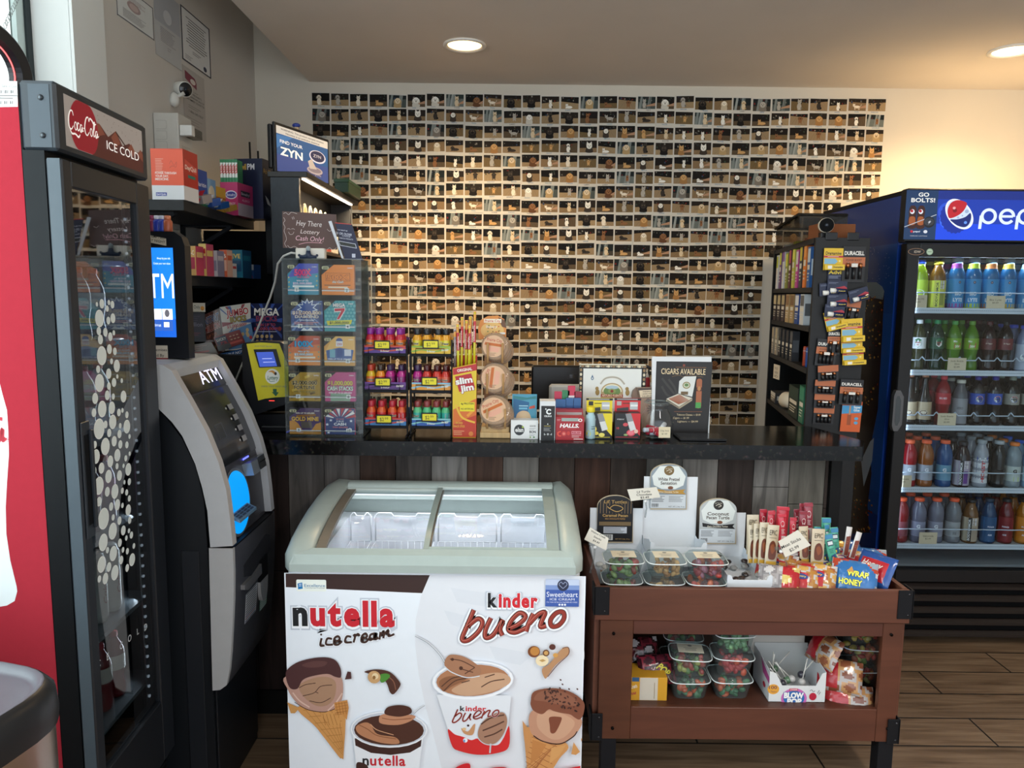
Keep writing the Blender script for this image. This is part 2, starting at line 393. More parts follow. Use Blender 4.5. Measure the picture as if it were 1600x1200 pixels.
ORD = ['first','second','third','fourth','fifth','sixth','seventh','eighth','ninth','tenth','eleventh','twelfth','thirteenth','fourteenth','fifteenth','sixteenth','seventeenth','eighteenth','nineteenth','twentieth','twenty-first','twenty-second','twenty-third','twenty-fourth','twenty-fifth','twenty-sixth','twenty-seventh','twenty-eighth','twenty-ninth','thirtieth','thirty-first']
# ================================================================== the room
WALL_Y,LW,CZ = 4.2,-1.42,2.68
CX0 = -1.12                                            # left edge of the dropped ceiling
b = MB(); b.box(-3.2,4.2,-1.6,WALL_Y + .1,-0.06,0,'#777','woodfloor'); struct(b,'floor')
b = MB(); b.box(LW - .12,4.2,WALL_Y,WALL_Y + .12,0,3.4,'#ccc','wallpaint'); struct(b,'wall_back')
b = MB(); b.box(CX0,4.2,-1.6,WALL_Y,CZ,CZ + .08,'#ccc','ceilingpaint'); struct(b,'ceiling')
b = MB(); b.box(LW - .12,CX0,-1.6,WALL_Y,3.32,3.4,'#ccc','ceilingpaint'); b.box(CX0,CX0 + .06,-1.6,WALL_Y,CZ + .08,3.4,'#ccc','ceilingpaint'); struct(b,'ceiling_raised')
WY1 = 2.32                                             # side window ends here
b = MB()
b.box(LW - .14,LW,2.49,WALL_Y,0,3.32,'#ccc','leftwall')
b.box(LW - .14,LW,-1.6,2.49,0,.95,'#ccc','leftwall'); b.box(LW - .14,LW,-1.6,-.4,.95,3.32,'#ccc','leftwall')
struct(b,'wall_left')
b = MB(); b.box(4.1,4.2,-1.6,WALL_Y,0,CZ,'#ccc','wallpaint'); struct(b,'wall_right')
w = thing('window_1',None,None,(LW,0,.95)); w['kind'] = 'structure'
b = MB(); b.box(-.14,.002,2.47,2.489,0,2.37,'#eef2f0','whitetrim'); b.box(.001,.012,2.47,2.66,0,2.37,'#dfe2df','whitetrim')
b.box(-.14,.03,-.4,2.47,-.02,.02,'#e0e2df','whitetrim'); b.build('window_frame',w)
b = MB(); b.box(-.140,-.118,2.442,2.468,.02,2.37,'#31383a','blackmetal'); b.box(-.16,-.125,-.40,-.36,.02,2.37,'#31383a','blackmetal'); b.build('mullion',w)
b = MB(); b.box(-.145,-.125,2.405,2.442,.02,2.37,'#c8d8d6','satin'); b.build('glazing_bar',w)
b = MB(); b.box(-.145,-.14,-.36,2.405,.02,2.37,'#fff','glass'); b.build('pane',w)
# pale rendered wall of the building outside the side window
b = MB(); b.box(-3.0,-2.9,-1.6,6.5,0,4.5,'#e9ece8','whitetrim'); struct(b,'wall_outside')

# recessed ceiling lights
for i,(p,e) in enumerate(DOWNLIGHTS):
 lab = ['round recessed ceiling light above the middle of the photo wall','round recessed ceiling light at the right, above the drinks cooler'][i]
 t = thing('ceiling_light',lab,'ceiling light',(p.x,p.y,CZ),group=None)
 b = MB(); b.lathe([(.098,-.001),(.1,-.008),(.085,-.010),(.078,-.004)],32,'#efe9df','satin',cap=False); b.build('trim_ring',t)
 b = MB(); b.lathe([(.078,-.003),(.0001,-.003)],32,(1.0,.72,.38) if i == 0 else (1.0,.86,.66),'glowmid' if i == 0 else 'glowstrong'); b.build('lens',t)
 light('downlight_lamp','SPOT',(p.x,p.y,CZ - .015),e,WARM,(0,0,0),spot_size=R(150),spot_blend=.9,shadow_soft_size=.07)
# ================================================================== counter
CT = 1.05                                              # worktop height
t = thing('service_counter','long shop counter clad in mixed grey and brown wood planks with black metal edging','counter',(0.15,2.7,0))
t.location = (0,0,0)
b = MB(); pr = random.Random(4)
X0,X1 = -1.16,1.128
tones = ['#1c1614','#241a17','#4d4844','#59534f','#3f2f27','#47403c','#453f3d','#4c382f','#6b655f','#3a302a','#3d281f','#3b312b','#5f5c58','#736e68','#352c28','#67635f','#57534c','#3c322d','#4a4541']
x = P(450,720,2.57).x; pw = P(564,720,2.57).x - P(508,720,2.57).x; xs = [x - 3 * pw + i * pw for i in range(30)]
for i,xx in enumerate(xs):
 if xx + pw < X0 or xx > X1: continue
 a,c_ = max(xx,X0),min(xx + pw,X1)
 ti = tones[i - 1 if i > 0 else 0] if i < len(tones) + 1 else '#4a4541'
 joint = 0.30 + 0.62 * pr.random() if i != 7 else .99
 if i == 4: joint = .80
 b.box(a + .001,c_ - .001,2.57,2.582,0.0,joint - .001,ti if i != 7 else '#7b7570','cladwood',.0006)
 b.box(a + .001,c_ - .001,2.57,2.582,joint + .001,CT - .05,pr.choice(tones[2:]) if i not in (7,) and joint < .75 and False else (ti if i != 7 else '#463e3a'),'cladwood',.0006)
b.box(X0,X1,2.582,2.60,0,CT - .05,'#0c0b0a','blackmetal')
b.build('cladding',t)
b = MB(); b.box(X0,1.19,2.545,2.585,CT - .066,CT - .05,'#121212','blackmetal'); b.box(X1,X1 + .035,2.55,2.60,0,CT - .06,'#101010','blackmetal',.001)
b.box(X0,X1,2.56,2.57,0,.09,'#141210','blackmetal')
b.build('frame',t)
b = MB(); b.box(X1 + .035,1.18,2.58,2.83,0,CT - .05,'#17181c','blackmetal',.001); b.box(X0,1.15,2.81,2.83,0,CT - .05,'#15130f','blackmetal'); b.build('end_panel',t)
b = MB(); b.prism([(-1.30,2.45),(1.183,2.45),(1.19,2.457),(1.236,2.55),(1.155,2.83),(-1.30,2.83)],CT - .05,CT,'#111','granite','Z')
one(b,'counter_worktop','speckled black granite worktop on the plank-clad shop counter','worktop')
b = MB(); b.prism([(-.84,2.84),(1.1,2.84),(1.1,3.2),(-.84,3.2)],.0,.92,'#1a1817','darkwood','Z')
one(b,'back_desk','low dark desk behind the shop counter','desk')

# ================================================================== ice cream freezer
FX0,FX1,FY0,FY1 = -.632,.204,1.985,2.53
t = thing('ice_cream_freezer','white chest freezer with curved glass lid and ice cream pictures on its front','freezer',(0,0,0))
prof = [(1.968,.800),(1.985,.818),(2.003,.828),(2.064,.852),(2.135,.868),(2.233,.884),(2.347,.894),(2.455,.897),(2.535,.893)]
def zp(y):
 for (a,za),(c,zc) in zip(prof,prof[1:]):
  if a <= y <= c: return za + (zc - za) * (y - a) / (c - a)
 return prof[-1][1]
b = MB()
rad = .03
def plan(x0,x1,y0,y1,r,n=5):
 o = []
 for cx,cy,a0 in ((x1 - r,y0 + r,-90),(x1 - r,y1 - r,0),(x0 + r,y1 - r,90),(x0 + r,y0 + r,180)):
  for k in range(n + 1): a = R(a0 + 90 * k / n); o.append((cx + r * math.cos(a),cy + r * math.sin(a)))
 return o
def ringwall(b,outer,inner,z0,z1,co,ci,mo,mi):
 n = len(outer)
 b.add([(x,y,z0) for x,y in outer] + [(x,y,z1) for x,y in outer],[(i,(i + 1) % n,n + (i + 1) % n,n + i) for i in range(n)],co,mo,True)
 if inner:
  b.add([(x,y,z1) for x,y in outer] + [(x,y,z1) for x,y in inner],[(i,(i + 1) % n,n + (i + 1) % n,n + i) for i in range(n)],co,mo)
out = plan(FX0 + .006,FX1 - .006,FY0,FY1,rad); inn = plan(FX0 + .075,FX1 - .07,FY0 + .055,FY1 - .05,rad)
ringwall(b,out,inn,.03,.78,'#e9edf2','#fff','satin','satin')
b.box(FX0 + .02,FX1 - .02,FY0 + .02,FY1 - .02,.0,.03,'#222','blackmetal')
b.build('body',t)
b = MB(); n = len(inn)
b.add([(x,y,.42) for x,y in inn] + [(x,y,.78) for x,y in inn],[(i,n + i,n + (i + 1) % n,(i + 1) % n) for i in range(n)],'#eef0f6','satin',True)
b.add([(x,y,.42) for x,y in inn],[tuple(range(n))],'#e6e8ee','satin')
cvv = CV(b,(FX0 + .08,FY1 - .0505,.74),U=(1,0,0),V=(0,0,1),su=1,lift=-.0004);
cvv.rect(.24,.035,.30,.006,'#b05058'); cvv.poly([(.27,.02),(.29,.02),(.28,.035)],'#b04048'); cvv.poly([(.44,.02),(.46,.02),(.45,.035)],'#b04048')
b.build('liner',t)
# lid frame: grey-green moulding
LIDC = '#a9b4af'
b = MB()
XI0,XI1 = FX0 + .078,FX1 - .062
ys = [1.968,1.985,2.003,2.03,2.064,2.1,2.135,2.18,2.233,2.29,2.347,2.4,2.455,2.535]
def rnd_in(y):  # rounding of the plan near the front corners
 return max(0,.022 - (y - 1.968) * .7) if y < 2.0 else (max(0,(y - 2.47) * .35))
for sgn,xo,xi in ((1,FX0,XI0),(-1,FX1,XI1)):
 g = []
 for y in ys:
  z = zp(y); r_ = rnd_in(y)
  row = [(xo + sgn * (r_ + .0),y,.778),(xo + sgn * r_,y,z - .012),(xo + sgn * (r_ + .008),y,z - .002),(xo + sgn * .03,y,z + .004),(xo + sgn * .044,y,z + .003),(xi - sgn * .006,y,z),(xi,y,z - .004),(xi,y,z - .03)]
  g.append(row)
 b.sheet(g,LIDC,'satin')
b.sheet([[(x,1.968,.778) for x in (FX0 + .022,FX1 - .022)],[(x,1.966,.800) for x in (FX0 + .022,FX1 - .022)],[(x,1.985,.822) for x in (FX0 + .03,FX1 - .03)],[(x,2.008,.833) for x in (XI0,XI1)],[(x,2.012,.829) for x in (XI0,XI1)],[(x,2.014,.80) for x in (XI0,XI1)]],LIDC,'satin',False)
b.sheet([[(x,2.45,.85) for x in (XI0,XI1)],[(x,2.45,.892) for x in (XI0,XI1)],[(x,2.455,.901) for x in (XI0,XI1)],[(x,2.50,.902) for x in (XI0,XI1)],[(x,2.535,.893) for x in (XI0,XI1)],[(x,2.54,.778) for x in (FX0 + .02,FX1 - .02)]],LIDC,'satin')
b.build('lid_frame',t)
# two curved sliding panes with their own edges
for nm,xa,xb,dz,ec in (('sliding_lid',XI0 + .004,-.225,-.012,'#7b7164'),('sliding_lid',-.245,XI1 - .004,-.003,'#97a39e')):
 b = MB(); yy = [2.012 + (2.445 - 2.012) * k / 10 for k in range(11)]
 b.sheet([[(xa + .02,y,zp(y) + dz),(xb - .01,y,zp(y) + dz)] for y in yy],'#fff','lidglass')
 o = b.build(nm,t)
 b = MB()
 for x,w_ in ((xa,.028 if dz < -.01 else .016),(xb - (.016 if dz < -.01 else .034),.016 if dz < -.01 else .034)):
  b.sheet([[(x,y,zp(y) + dz - .008),(x,y,zp(y) + dz + .004),(x + w_,y,zp(y) + dz + .004),(x + w_,y,zp(y) + dz - .008)] for y in yy],ec,'satin',False)
 b.sheet([[(x,2.012,zp(2.012) + dz - .006) for x in (xa,xb)],[(x,2.012,zp(2.012) + dz + .003) for x in (xa,xb)],[(x,2.022,zp(2.022) + dz + .003) for x in (xa,xb)]],'#a5b0aa','satin')
 b.sheet([[(x,2.432,zp(2.43) + dz - .004) for x in (xa,xb)],[(x,2.432,zp(2.43) + dz + .005) for x in (xa,xb)],[(x,2.447,zp(2.44) + dz + .005) for x in (xa,xb)]],'#c2ccc7','satin')
 b.build('lid_edge',o)
b = MB(); b.box(XI0 + .02,XI1 - .02,2.438,2.445,.866,.869,'#e8ecf2','glow'); b.build('glow_strip',t)  # added glowing bar, stands in for a strip reflected in the glass lid
light('freezer_fill','AREA',((XI0 + XI1) / 2,2.40,.855),.55,(.93,.95,1.0),(R(25),0,0),shape='RECTANGLE',size=.7,size_y=.03)  # fill light added to brighten the inside of the freezer
# wire baskets hanging in the freezer
bxs = [FX0 + .09,FX0 + .30,FX0 + .50]
for k in range(4):
 x0 = [FX0 + .085,FX0 + .17,FX0 + .385,FX0 + .60][k]; x1 = [FX0 + .155,FX0 + .37,FX0 + .585,FX1 - .085][k]
 b = MB(); yb,yf = 2.455,2.06; zt,zm = .80,.70
 m_ = (x0 + x1) / 2; hw = min(.045,(x1 - x0) * .3)
 for yk in (yb,):
  b.tube([(x0,yk,zm),(x0,yk,zt - .01),(x0 + .01,yk,zt),(m_ - hw,yk,zt),(m_ - hw + .008,yk,zt - .012),(m_ + hw - .008,yk,zt - .012),(m_ + hw,yk,zt),(x1 - .01,yk,zt),(x1,yk,zt - .01),(x1,yk,zm)],.0028,'#f2f4f8','satin',6)
 b.tube([(x0,yb,zm),(x1,yb,zm),(x1,yf,zm),(x0,yf,zm)],.002,'#eef0f5','satin',6,True)
 b.tube([(x0,yb,zm - .13),(x1,yb,zm - .13),(x1,yf,zm - .13),(x0,yf,zm - .13)],.002,'#eef0f5','satin',6,True)
 nn = max(3,int((x1 - x0) / .022))
 for q in range(nn + 1):
  xx = x0 + (x1 - x0) * q / nn
  b.tube([(xx,yb,zm),(xx,yb,zm - .13),(xx,yf,zm - .13),(xx,yf,zm)],.0013,'#eef0f5','satin',4)
 for q in range(14):
  yy_ = yf + (yb - yf) * q / 13
  b.tube([(x0,yy_,zm),(x0,yy_,zm - .13),(x1,yy_,zm - .13),(x1,yy_,zm)],.0013,'#eef0f5','satin',4)
 b.build('wire_basket',t)
b = MB(); b.cyl((FX1 - .004,2.02,.52),(FX1 + .012,2.02,.52),.014,'#e6e6e0','satin',16); b.build('lock_knob',t)

# ---- its front picture
b = MB(); Yf = FY0 - .0006
cv = FC(b,440,895,912,1200,Yf,lift=4e-5)
BOT = 895 + (cv.O.z - .035) / cv.sv
cv.rect(444,895,464,BOT - 895,'#eaeff6')
cv.poly([(446,896),(446,917),(656,924),(668,896)],'#35201d')
wp = [(668,896),(654,930),(646,965),(645,1005),(650,1050),(660,1100),(676,1160),(690,1220),(704,1300)]
cv.poly(wp + [(706,BOT),(906,BOT),(906,896)],'#e2e4ea')
for sx,sy,sw in ((700,915,90),(760,1005,70),(690,950,50),(850,1080,50)):
 cv.poly([(sx,sy),(sx + sw,sy + 12),(sx + sw * .7,sy + 30),(sx + 10,sy + 22)],'#dcdfe6')
A = lambda x,y: (430 + x / 3.872,890 + y / 3.872)
B = lambda x,y: (640 + x / 3.872,890 + y / 3.872)
def M_(f,pts): return [f(*p) for p in pts]
# small maker's sticker
cv.rrect(*A(125,58),46,18,2,'#eef2ea'); cv.poly(M_(A,[(132,82),(160,75),(163,112),(135,117)]),'#1b78b4'); cv.line(M_(A,[(140,88),(155,85)]),.9,'#eef'); cv.line(M_(A,[(140,97),(155,95)]),.9,'#eef')
x,y = A(172,101); cv.text('Excellence',x,y,4.6,'#1d6f9e','l',.012,w=32); x,y = A(174,110); cv.text('Commercial Products',x,y,1.8,'#2a4a66','l',w=31)
# first brand lettering
x,y = A(95,328); kw = dict(h=25.0,al='l',bold=.03)
def word(cv,parts,x,y,h,W,bold,halo=0):
 tot = sum(glyph(s_,bold)[2] for s_,c in parts) + .12 * (len(parts) - 1); k = W / tot; cx_ = x
 for ps in ((1,0) if halo else (0,)):
  cx_ = x
  for s_,c in parts:
   w_ = glyph(s_,bold)[2] * k
   if ps: cv.text(s_,cx_ - halo * .5,y + halo * .5,h + halo * .4,'#f4f6fa','l',bold + halo * .022,w=w_ + halo,out='#c3c9d4',ow=.05)
   else: cv.text(s_,cx_,y,h,c,'l',bold,w=w_)
   cx_ += w_ + .12 * k
word(cv,[('n','#16191d'),('u','#c8202e'),('t','#c8202e'),('e','#c8202e'),('l','#c8202e'),('l','#c8202e'),('a','#c8202e')],x + 1,y,38.5,158,.095,3.4)
ice = [[(270,408),(262,452),(287,452)],[(333,412),(305,410),(297,445),(338,446)],[(345,432),(378,415),(370,395),(348,408),(345,442),(368,446),(392,425)],
       [(448,398),(422,396),(412,430),(452,430)],[(460,392),(474,386),(462,432)],[(466,402),(488,380),(500,392)],[(510,415),(543,395),(535,376),(514,392),(510,425),(535,428),(556,405)],
       [(592,376),(565,384),(560,416),(588,400),(597,370),(592,410),(612,400)],[(625,366),(618,412)],[(622,390),(645,360),(642,404)],[(645,385),(672,354),(672,390),(708,378)]]
for st in ice: cv.curve(M_(A,st),8,'#d5dae4');
for st in ice: cv.curve(M_(A,st),7,'#eef1f6')
for st in ice: cv.curve(M_(A,st),3.3,'#3a2119')
cv.ell(*A(268,386),1.5,1.5,'#3a2119')
# second brand lettering
x,y = B(455,205)
word(cv,[('k','#191b20'),('i','#d1222f'),('n','#d1222f'),('d','#d1222f'),('e','#d1222f'),('r','#d1222f')],x,y,21.5,77,.09,3)
bue = [[(372,225),(335,315),(302,402),(340,408),(400,355),(424,300),(395,278),(335,325)],[(475,272),(443,345),(445,392),(490,372),(545,285),(530,340),(545,378)],
       [(575,338),(640,308),(682,262),(645,240),(596,288),(580,342),(620,358),(688,328)],[(728,243),(702,300),(686,352)],[(704,305),(760,246),(798,236),(780,285),(772,322),(806,316)]]
oo = [(905,232),(865,238),(832,280),(840,318),(880,312),(912,270)]
def bueno(cv,f,k=1.0,sh=3.872):
 for w_,c in ((58,'#c9cdd6'),(50,'#f6f7fa'),(30,'#3c1613'),(22,'#93352a')):
  for st in bue: cv.curve(M_(f,st),w_ * k / sh,c)
  cv.curve(M_(f,oo),w_ * k / sh,c,True)
 for st in bue: cv.curve(M_(f,[(x - 4,y - 3) for x,y in st]),5 * k / sh,'#c06a5c')
bueno(cv,B)
# dealer's sticker
x,y = B(798,36); cv.rect(x,y,52,42,'#c3cee6'); cv.rect(x,y + 9,52,33,'#7f97cb'); cv.rect(x,y + 16,52,26,'#3c5aa5'); cv.ell(x + 27,y + 9,8.8,8.8,'#262d45')
cv.curve([(x + 27,y + 14),(x + 21,y + 8),(x + 24,y + 4),(x + 27,y + 7),(x + 30,y + 4),(x + 33,y + 8),(x + 27,y + 14)],.9,'#9aa4c4')
cv.text('Sweetheart',x + 26,y + 27,8.2,'#f2f4fa',w=48,bold=.0); cv.text('ICE CREAM',x + 26,y + 32.3,3.5,'#f2f4fa',w=38); cv.text('For Sales & Service Call 800-431-0302',x + 26,y + 36,1.9,'#eef',w=47)
for k in range(3): cv.ell(x + 22 + k * 4.3,y + 39,1.6,1.6,'#f0f2fa')
# first cone: dipped scoop, broken wafer
cv.blob(M_(A,[(120,830),(385,790),(392,1120),(378,1148),(355,1130),(230,960)]),'#cf9455')
for k in range(7):
 t0 = k / 7; cv.line(M_(A,[(150 + 35 * k,850 + 40 * k),(385,830 + 42 * k)]),.8,'#a96f35');
for k in range(6): cv.line(M_(A,[(160 + 40 * k,840),(390,1130 - 15 * k)]),.8,'#b17a3d')
cv.blob(M_(A,[(52,640),(60,720),(110,800),(190,850),(280,858),(350,830),(392,760),(385,640),(300,600)]),'#b88f80')
cv.blob(M_(A,[(128,700),(160,770),(230,820),(300,815),(345,760),(350,670),(290,640),(200,655)]),'#a98368')
for st in ([(130,710),(170,690),(230,680)],[(150,760),(220,740),(260,700),(330,690)],[(190,790),(260,800),(320,770)],[(230,735),(245,742)],[(100,800),(180,845),(280,858),(350,835)]): cv.curve(M_(A,st),1.1,'#4a2c26')
for st in ([(300,850),(350,800),(390,740)],[(90,740),(130,790),(190,830)]): cv.curve(M_(A,st),2.2,'#d8b6a6')
cv.blob(M_(A,[(52,650),(60,600),(130,550),(250,522),(340,530),(380,580),(384,640),(350,640),(300,622),(200,640),(150,665),(120,715),(75,712)]),'#49292a')
cv.blob(M_(A,[(150,570),(220,545),(300,548),(280,575),(200,585)]),'#5d3a38')
cv.poly(M_(A,[(340,800),(420,782),(428,830),(415,905),(385,870),(345,845)]),'#c98a4a'); cv.poly(M_(A,[(255,875),(310,850),(375,900),(370,950),(320,945)]),'#cf9555'); cv.poly(M_(A,[(55,800),(128,835),(100,868),(75,868)]),'#c99253')
for k in range(4): cv.line(M_(A,[(350 + 18 * k,795),(360 + 18 * k,870)]),.7,'#9d6430'); cv.line(M_(A,[(345,810 + 18 * k),(420,795 + 18 * k)]),.7,'#9d6430'); cv.line(M_(A,[(270 + 22 * k,870),(285 + 24 * k,940)]),.7,'#a26a35')
cv.poly(M_(A,[(425,605),(445,608),(448,650),(408,655)]),'#4b2a2a')
cv.blob(M_(A,[(528,605),(600,590),(680,605),(735,660),(742,690),(705,740),(680,730),(650,660),(560,620)]),'#4d2b22'); cv.curve(M_(A,[(650,620),(700,660),(715,715)]),1.4,'#8a5a45')
cv.blob(M_(A,[(620,625),(660,615),(682,630),(650,665),(625,668)]),'#4d8b35'); cv.ell(*A(585,638),10,10,'#c99e6d'); cv.ell(*A(592,632),5,5,'#e7cfa6'); cv.ell(*A(585,640),2.4,3,'#8f6435')
# first tub
cv.poly(M_(A,[(450,965),(475,1300),(845,1300),(885,965)]),'#eceff4'); cv.poly(M_(A,[(462,1020),(466,1065),(560,1110),(680,1122),(800,1105),(866,1065),(872,1010)]),'#3d221d')
x,y = A(672,962); cv.ell(x,y,60.5,29.5,'#f3f5f9'); cv.ell(x,y,58.5,27.5,'#c9ced8'); cv.ell(x,y + 1,55,24.5,'#4b2a1f')
cv.blob(M_(A,[(470,950),(520,920),(560,930),(600,990),(710,1010),(730,1050),(620,1045),(500,1000)]),'#b87f5c'); cv.curve(M_(A,[(490,935),(540,960),(600,1000),(715,1020)]),1.4,'#8c5738'); cv.curve(M_(A,[(560,930),(600,965),(700,995)]),1.2,'#d5a17c')
cv.curve(M_(A,[(890,808),(850,835),(815,870)]),2.2,'#a9aeb6'); cv.curve(M_(A,[(890,806),(850,832),(815,868)]),.8,'#eef0f4')
cv.blob(M_(A,[(612,912),(640,865),(820,870),(815,900),(740,930),(650,930)]),'#c08766'); cv.curve(M_(A,[(630,890),(700,900),(810,890)]),1.2,'#8a5236'); cv.blob(M_(A,[(645,850),(670,820),(740,808),(800,822),(808,858),(740,880),(660,870)]),'#4a281e')
x,y = A(508,1178); word(cv,[('n','#16191d'),('u','#c8202e'),('t','#c8202e'),('e','#c8202e'),('l','#c8202e'),('l','#c8202e'),('a','#c8202e')],x,y + 2.5,17,68,.045)
cv.blob(M_(A,[(470,1180),(500,1170),(540,1195),(540,1260),(480,1260)]),'#3d221d')
# second tub
cv.poly(M_(B,[(150,740),(250,1060),(300,1090),(400,1110),(500,1100),(575,1060),(600,740)]),'#e5e8ee')
cv.curve(M_(B,[(22,382),(100,425),(165,490),(200,545)]),2.4,'#9aa0a8'); cv.curve(M_(B,[(22,380),(100,422),(165,487),(200,542)]),.9,'#f0f2f6')
x,y = B(368,650); cv.ell(x,y,63.5,30.5,'#f4f6fa',-4); cv.ell(x,y - .5,59,27,'#cfd3dc',-4); cv.ell(x,y,57,25,'#b07a58',-4)
cv.blob(M_(B,[(240,715),(300,670),(400,620),(520,600),(590,625),(585,670),(480,720),(330,745)]),'#caa080'); cv.blob(M_(B,[(165,660),(230,625),(330,640),(240,690),(190,720)]),'#8e5e42')
for st in ([(180,690),(240,640),(300,625)],[(195,715),(260,655),(340,635)],[(420,690),(480,655),(560,640)],[(300,665),(350,650)],[(440,630),(500,610)]): cv.curve(M_(B,st),1.5,'#4a2c20')
cv.blob(M_(B,[(200,530),(230,495),(300,500),(370,535),(418,580),(400,625),(330,625),(240,595),(202,570)]),'#a8775a'); cv.curve(M_(B,[(198,565),(240,600),(330,632),(410,622)]),1.6,'#d9dce2')
for st in ([(230,520),(300,530),(380,570)],[(300,580),(370,600)],[(320,610),(380,570)]): cv.curve(M_(B,st),1.6,'#5f3a2c')
cv.ell(*B(245,522),2.4,2.4,'#4d2c20'); cv.ell(*B(297,575),3,3,'#4d2c20')
cv.blob(M_(B,[(218,955),(260,985),(310,1000),(360,1020),(400,1010),(440,1040),(520,1050),(560,1000),(590,930),(590,1060),(520,1100),(400,1112),(290,1090),(245,1060)]),'#d42a2c'); cv.ell(*B(325,1022),3.6,3.6,'#f0f4fa'); cv.ell(*B(318,1026),1.6,2.4,'#6d9bcd')
cv.blob(M_(B,[(400,960),(430,900),(500,850),(560,845),(582,900),(560,980),(510,1040),(450,1045),(405,1010)]),'#a77d66'); cv.curve(M_(B,[(400,960),(430,900),(500,850),(560,845),(582,900),(560,980),(510,1040),(450,1045),(405,1010)]),1.4,'#c9cdd4',True)
for st in ([(420,920),(480,880),(560,860)],[(430,960),(500,930),(560,900)],[(440,1000),(500,980),(550,950)]): cv.curve(M_(B,st),2.2,'#54342a')
cv.curve(M_(B,[(480,1040),(475,1100)]),2.4,'#c3c8cf')
x,y = B(292,838); word(cv,[('k','#191b20'),('i','#d1222f'),('n','#d1222f'),('d','#d1222f'),('e','#d1222f'),('r','#d1222f')],x,y,8.3,41,.045)
sB = lambda x,y: B(245 + (x - 300) * .46,905 - (405 - y) * .44 + 2)
for w_,c in ((26,'#f6f7fa'),(20,'#8a3028')):
 for st in bue: cv.curve(M_(sB,st),w_ * .46 / 3.872,c)
 cv.curve(M_(sB,oo),w_ * .46 / 3.872,c,True)
cv.blob(M_(B,[(300,945),(340,965),(375,920),(385,925),(370,985),(320,980)]),'#c9946a'); cv.ell(*B(342,928),1.8,1.8,'#3d2220'); cv.ell(*B(318,950),3,2.4,'#e1bd8c')
# nuts and smear
cv.blob(M_(B,[(900,450),(940,440),(942,480),(870,545),(830,600),(805,632),(785,575),(830,540)]),'#b98a63'); cv.curve(M_(B,[(905,445),(940,440),(942,482),(880,545),(820,620)]),1.2,'#6b3a2a')
cv.ell(*B(735,468),9.5,9,'#7a4322'); cv.ell(*B(740,465),7.2,6.8,'#c08340'); cv.ell(*B(785,522),10,8.8,'#f0dcb5'); cv.poly(M_(B,[(765,520),(790,512),(808,522),(785,530)]),'#c49a5a'); cv.ell(*B(808,475),5.2,5.2,'#6b4126'); cv.ell(*B(808,475),3.3,3.3,'#d0a060'); cv.ell(*B(845,438),5,4.6,'#5a2f28'); cv.ell(*B(865,488),4,3.5,'#d39a50')
# second cone
cv.blob(M_(B,[(690,960),(760,940),(950,1040),(900,1130),(830,1260),(800,1400),(740,1400),(700,1150)]),'#cf9257')
for k in range(8): cv.line(M_(B,[(695,980 + 34 * k),(900 - 14 * k,1060 + 34 * k)]),1.0,'#a5653a'); cv.line(M_(B,[(880 - 18 * k,1040 + 20 * k),(700,1180 + 24 * k)]),1.0,'#a5653a')
cv.poly(M_(B,[(672,892),(700,930),(735,960),(725,1020),(705,1110),(690,1050),(680,980)]),'#c98d56'); cv.poly(M_(B,[(735,1010),(820,1040),(770,1130),(725,1160)]),'#c08048'); cv.poly(M_(B,[(850,1060),(940,1040),(900,1110),(840,1160)]),'#d59c60')
cv.blob(M_(B,[(715,850),(718,950),(770,1010),(860,1030),(940,1020),(1000,970),(1030,880),(900,820),(780,810)]),'#bf8d72'); cv.blob(M_(B,[(760,860),(770,940),(850,1005),(930,990),(990,900),(900,840),(800,830)]),'#cb9d80'); cv.curve(M_(B,[(740,985),(800,1020),(900,1035),(980,990),(1005,955)]),1.8,'#3a211f')
cv.blob(M_(B,[(835,870),(890,865),(910,880),(875,960),(845,965),(838,920)]),'#7d4430')
cv.blob(M_(B,[(720,770),(740,710),(850,688),(960,710),(1040,770),(1042,840),(1020,880),(990,870),(960,850),(900,840),(860,830),(830,820),(790,850),(740,830),(722,800)]),'#7f4a36'); cv.blob(M_(B,[(740,760),(770,715),(850,700),(950,725),(1010,790),(900,790),(800,770)]),'#8d5a45')
q = random.Random(3)
for k in range(46):
 xx,yy = 800 + 210 * q.random(),705 + 90 * q.random(); yy += (xx - 880) * .35; s_ = 5 + 8 * q.random(); a = q.random() * 360
 cv.ell(*B(xx,yy),s_ / 3.872,s_ * .5 / 3.872,q.choice(['#2f1a17','#4a2b25','#3a211d']),a,6)
for xx,yy in ((898,635),(910,662),(895,685),(950,690),(1000,690),(925,705)): cv.ell(*B(xx,yy),1.8,1.3,'#4a2926',40,6)
cv.poly(M_(B,[(985,1020),(1025,1080),(1000,1100),(972,1095)]),'#cf9357'); cv.poly(M_(B,[(1030,995),(1038,1000),(1030,1020)]),'#c08048')
# red swashes at the bottom
cv.blob(M_(B,[(255,1205),(300,1170),(350,1162),(355,1200),(330,1260),(280,1260)]),'#cf1f2b'); cv.blob(M_(B,[(470,1200),(520,1183),(585,1190),(600,1260),(480,1260)]),'#cf1f2b')
cv.poly(M_(B,[(835,1210),(900,1195),(1030,1168),(1030,1500),(600,1500),(700,1300)]),'#cf1f2b')
b.build('front_picture',t)

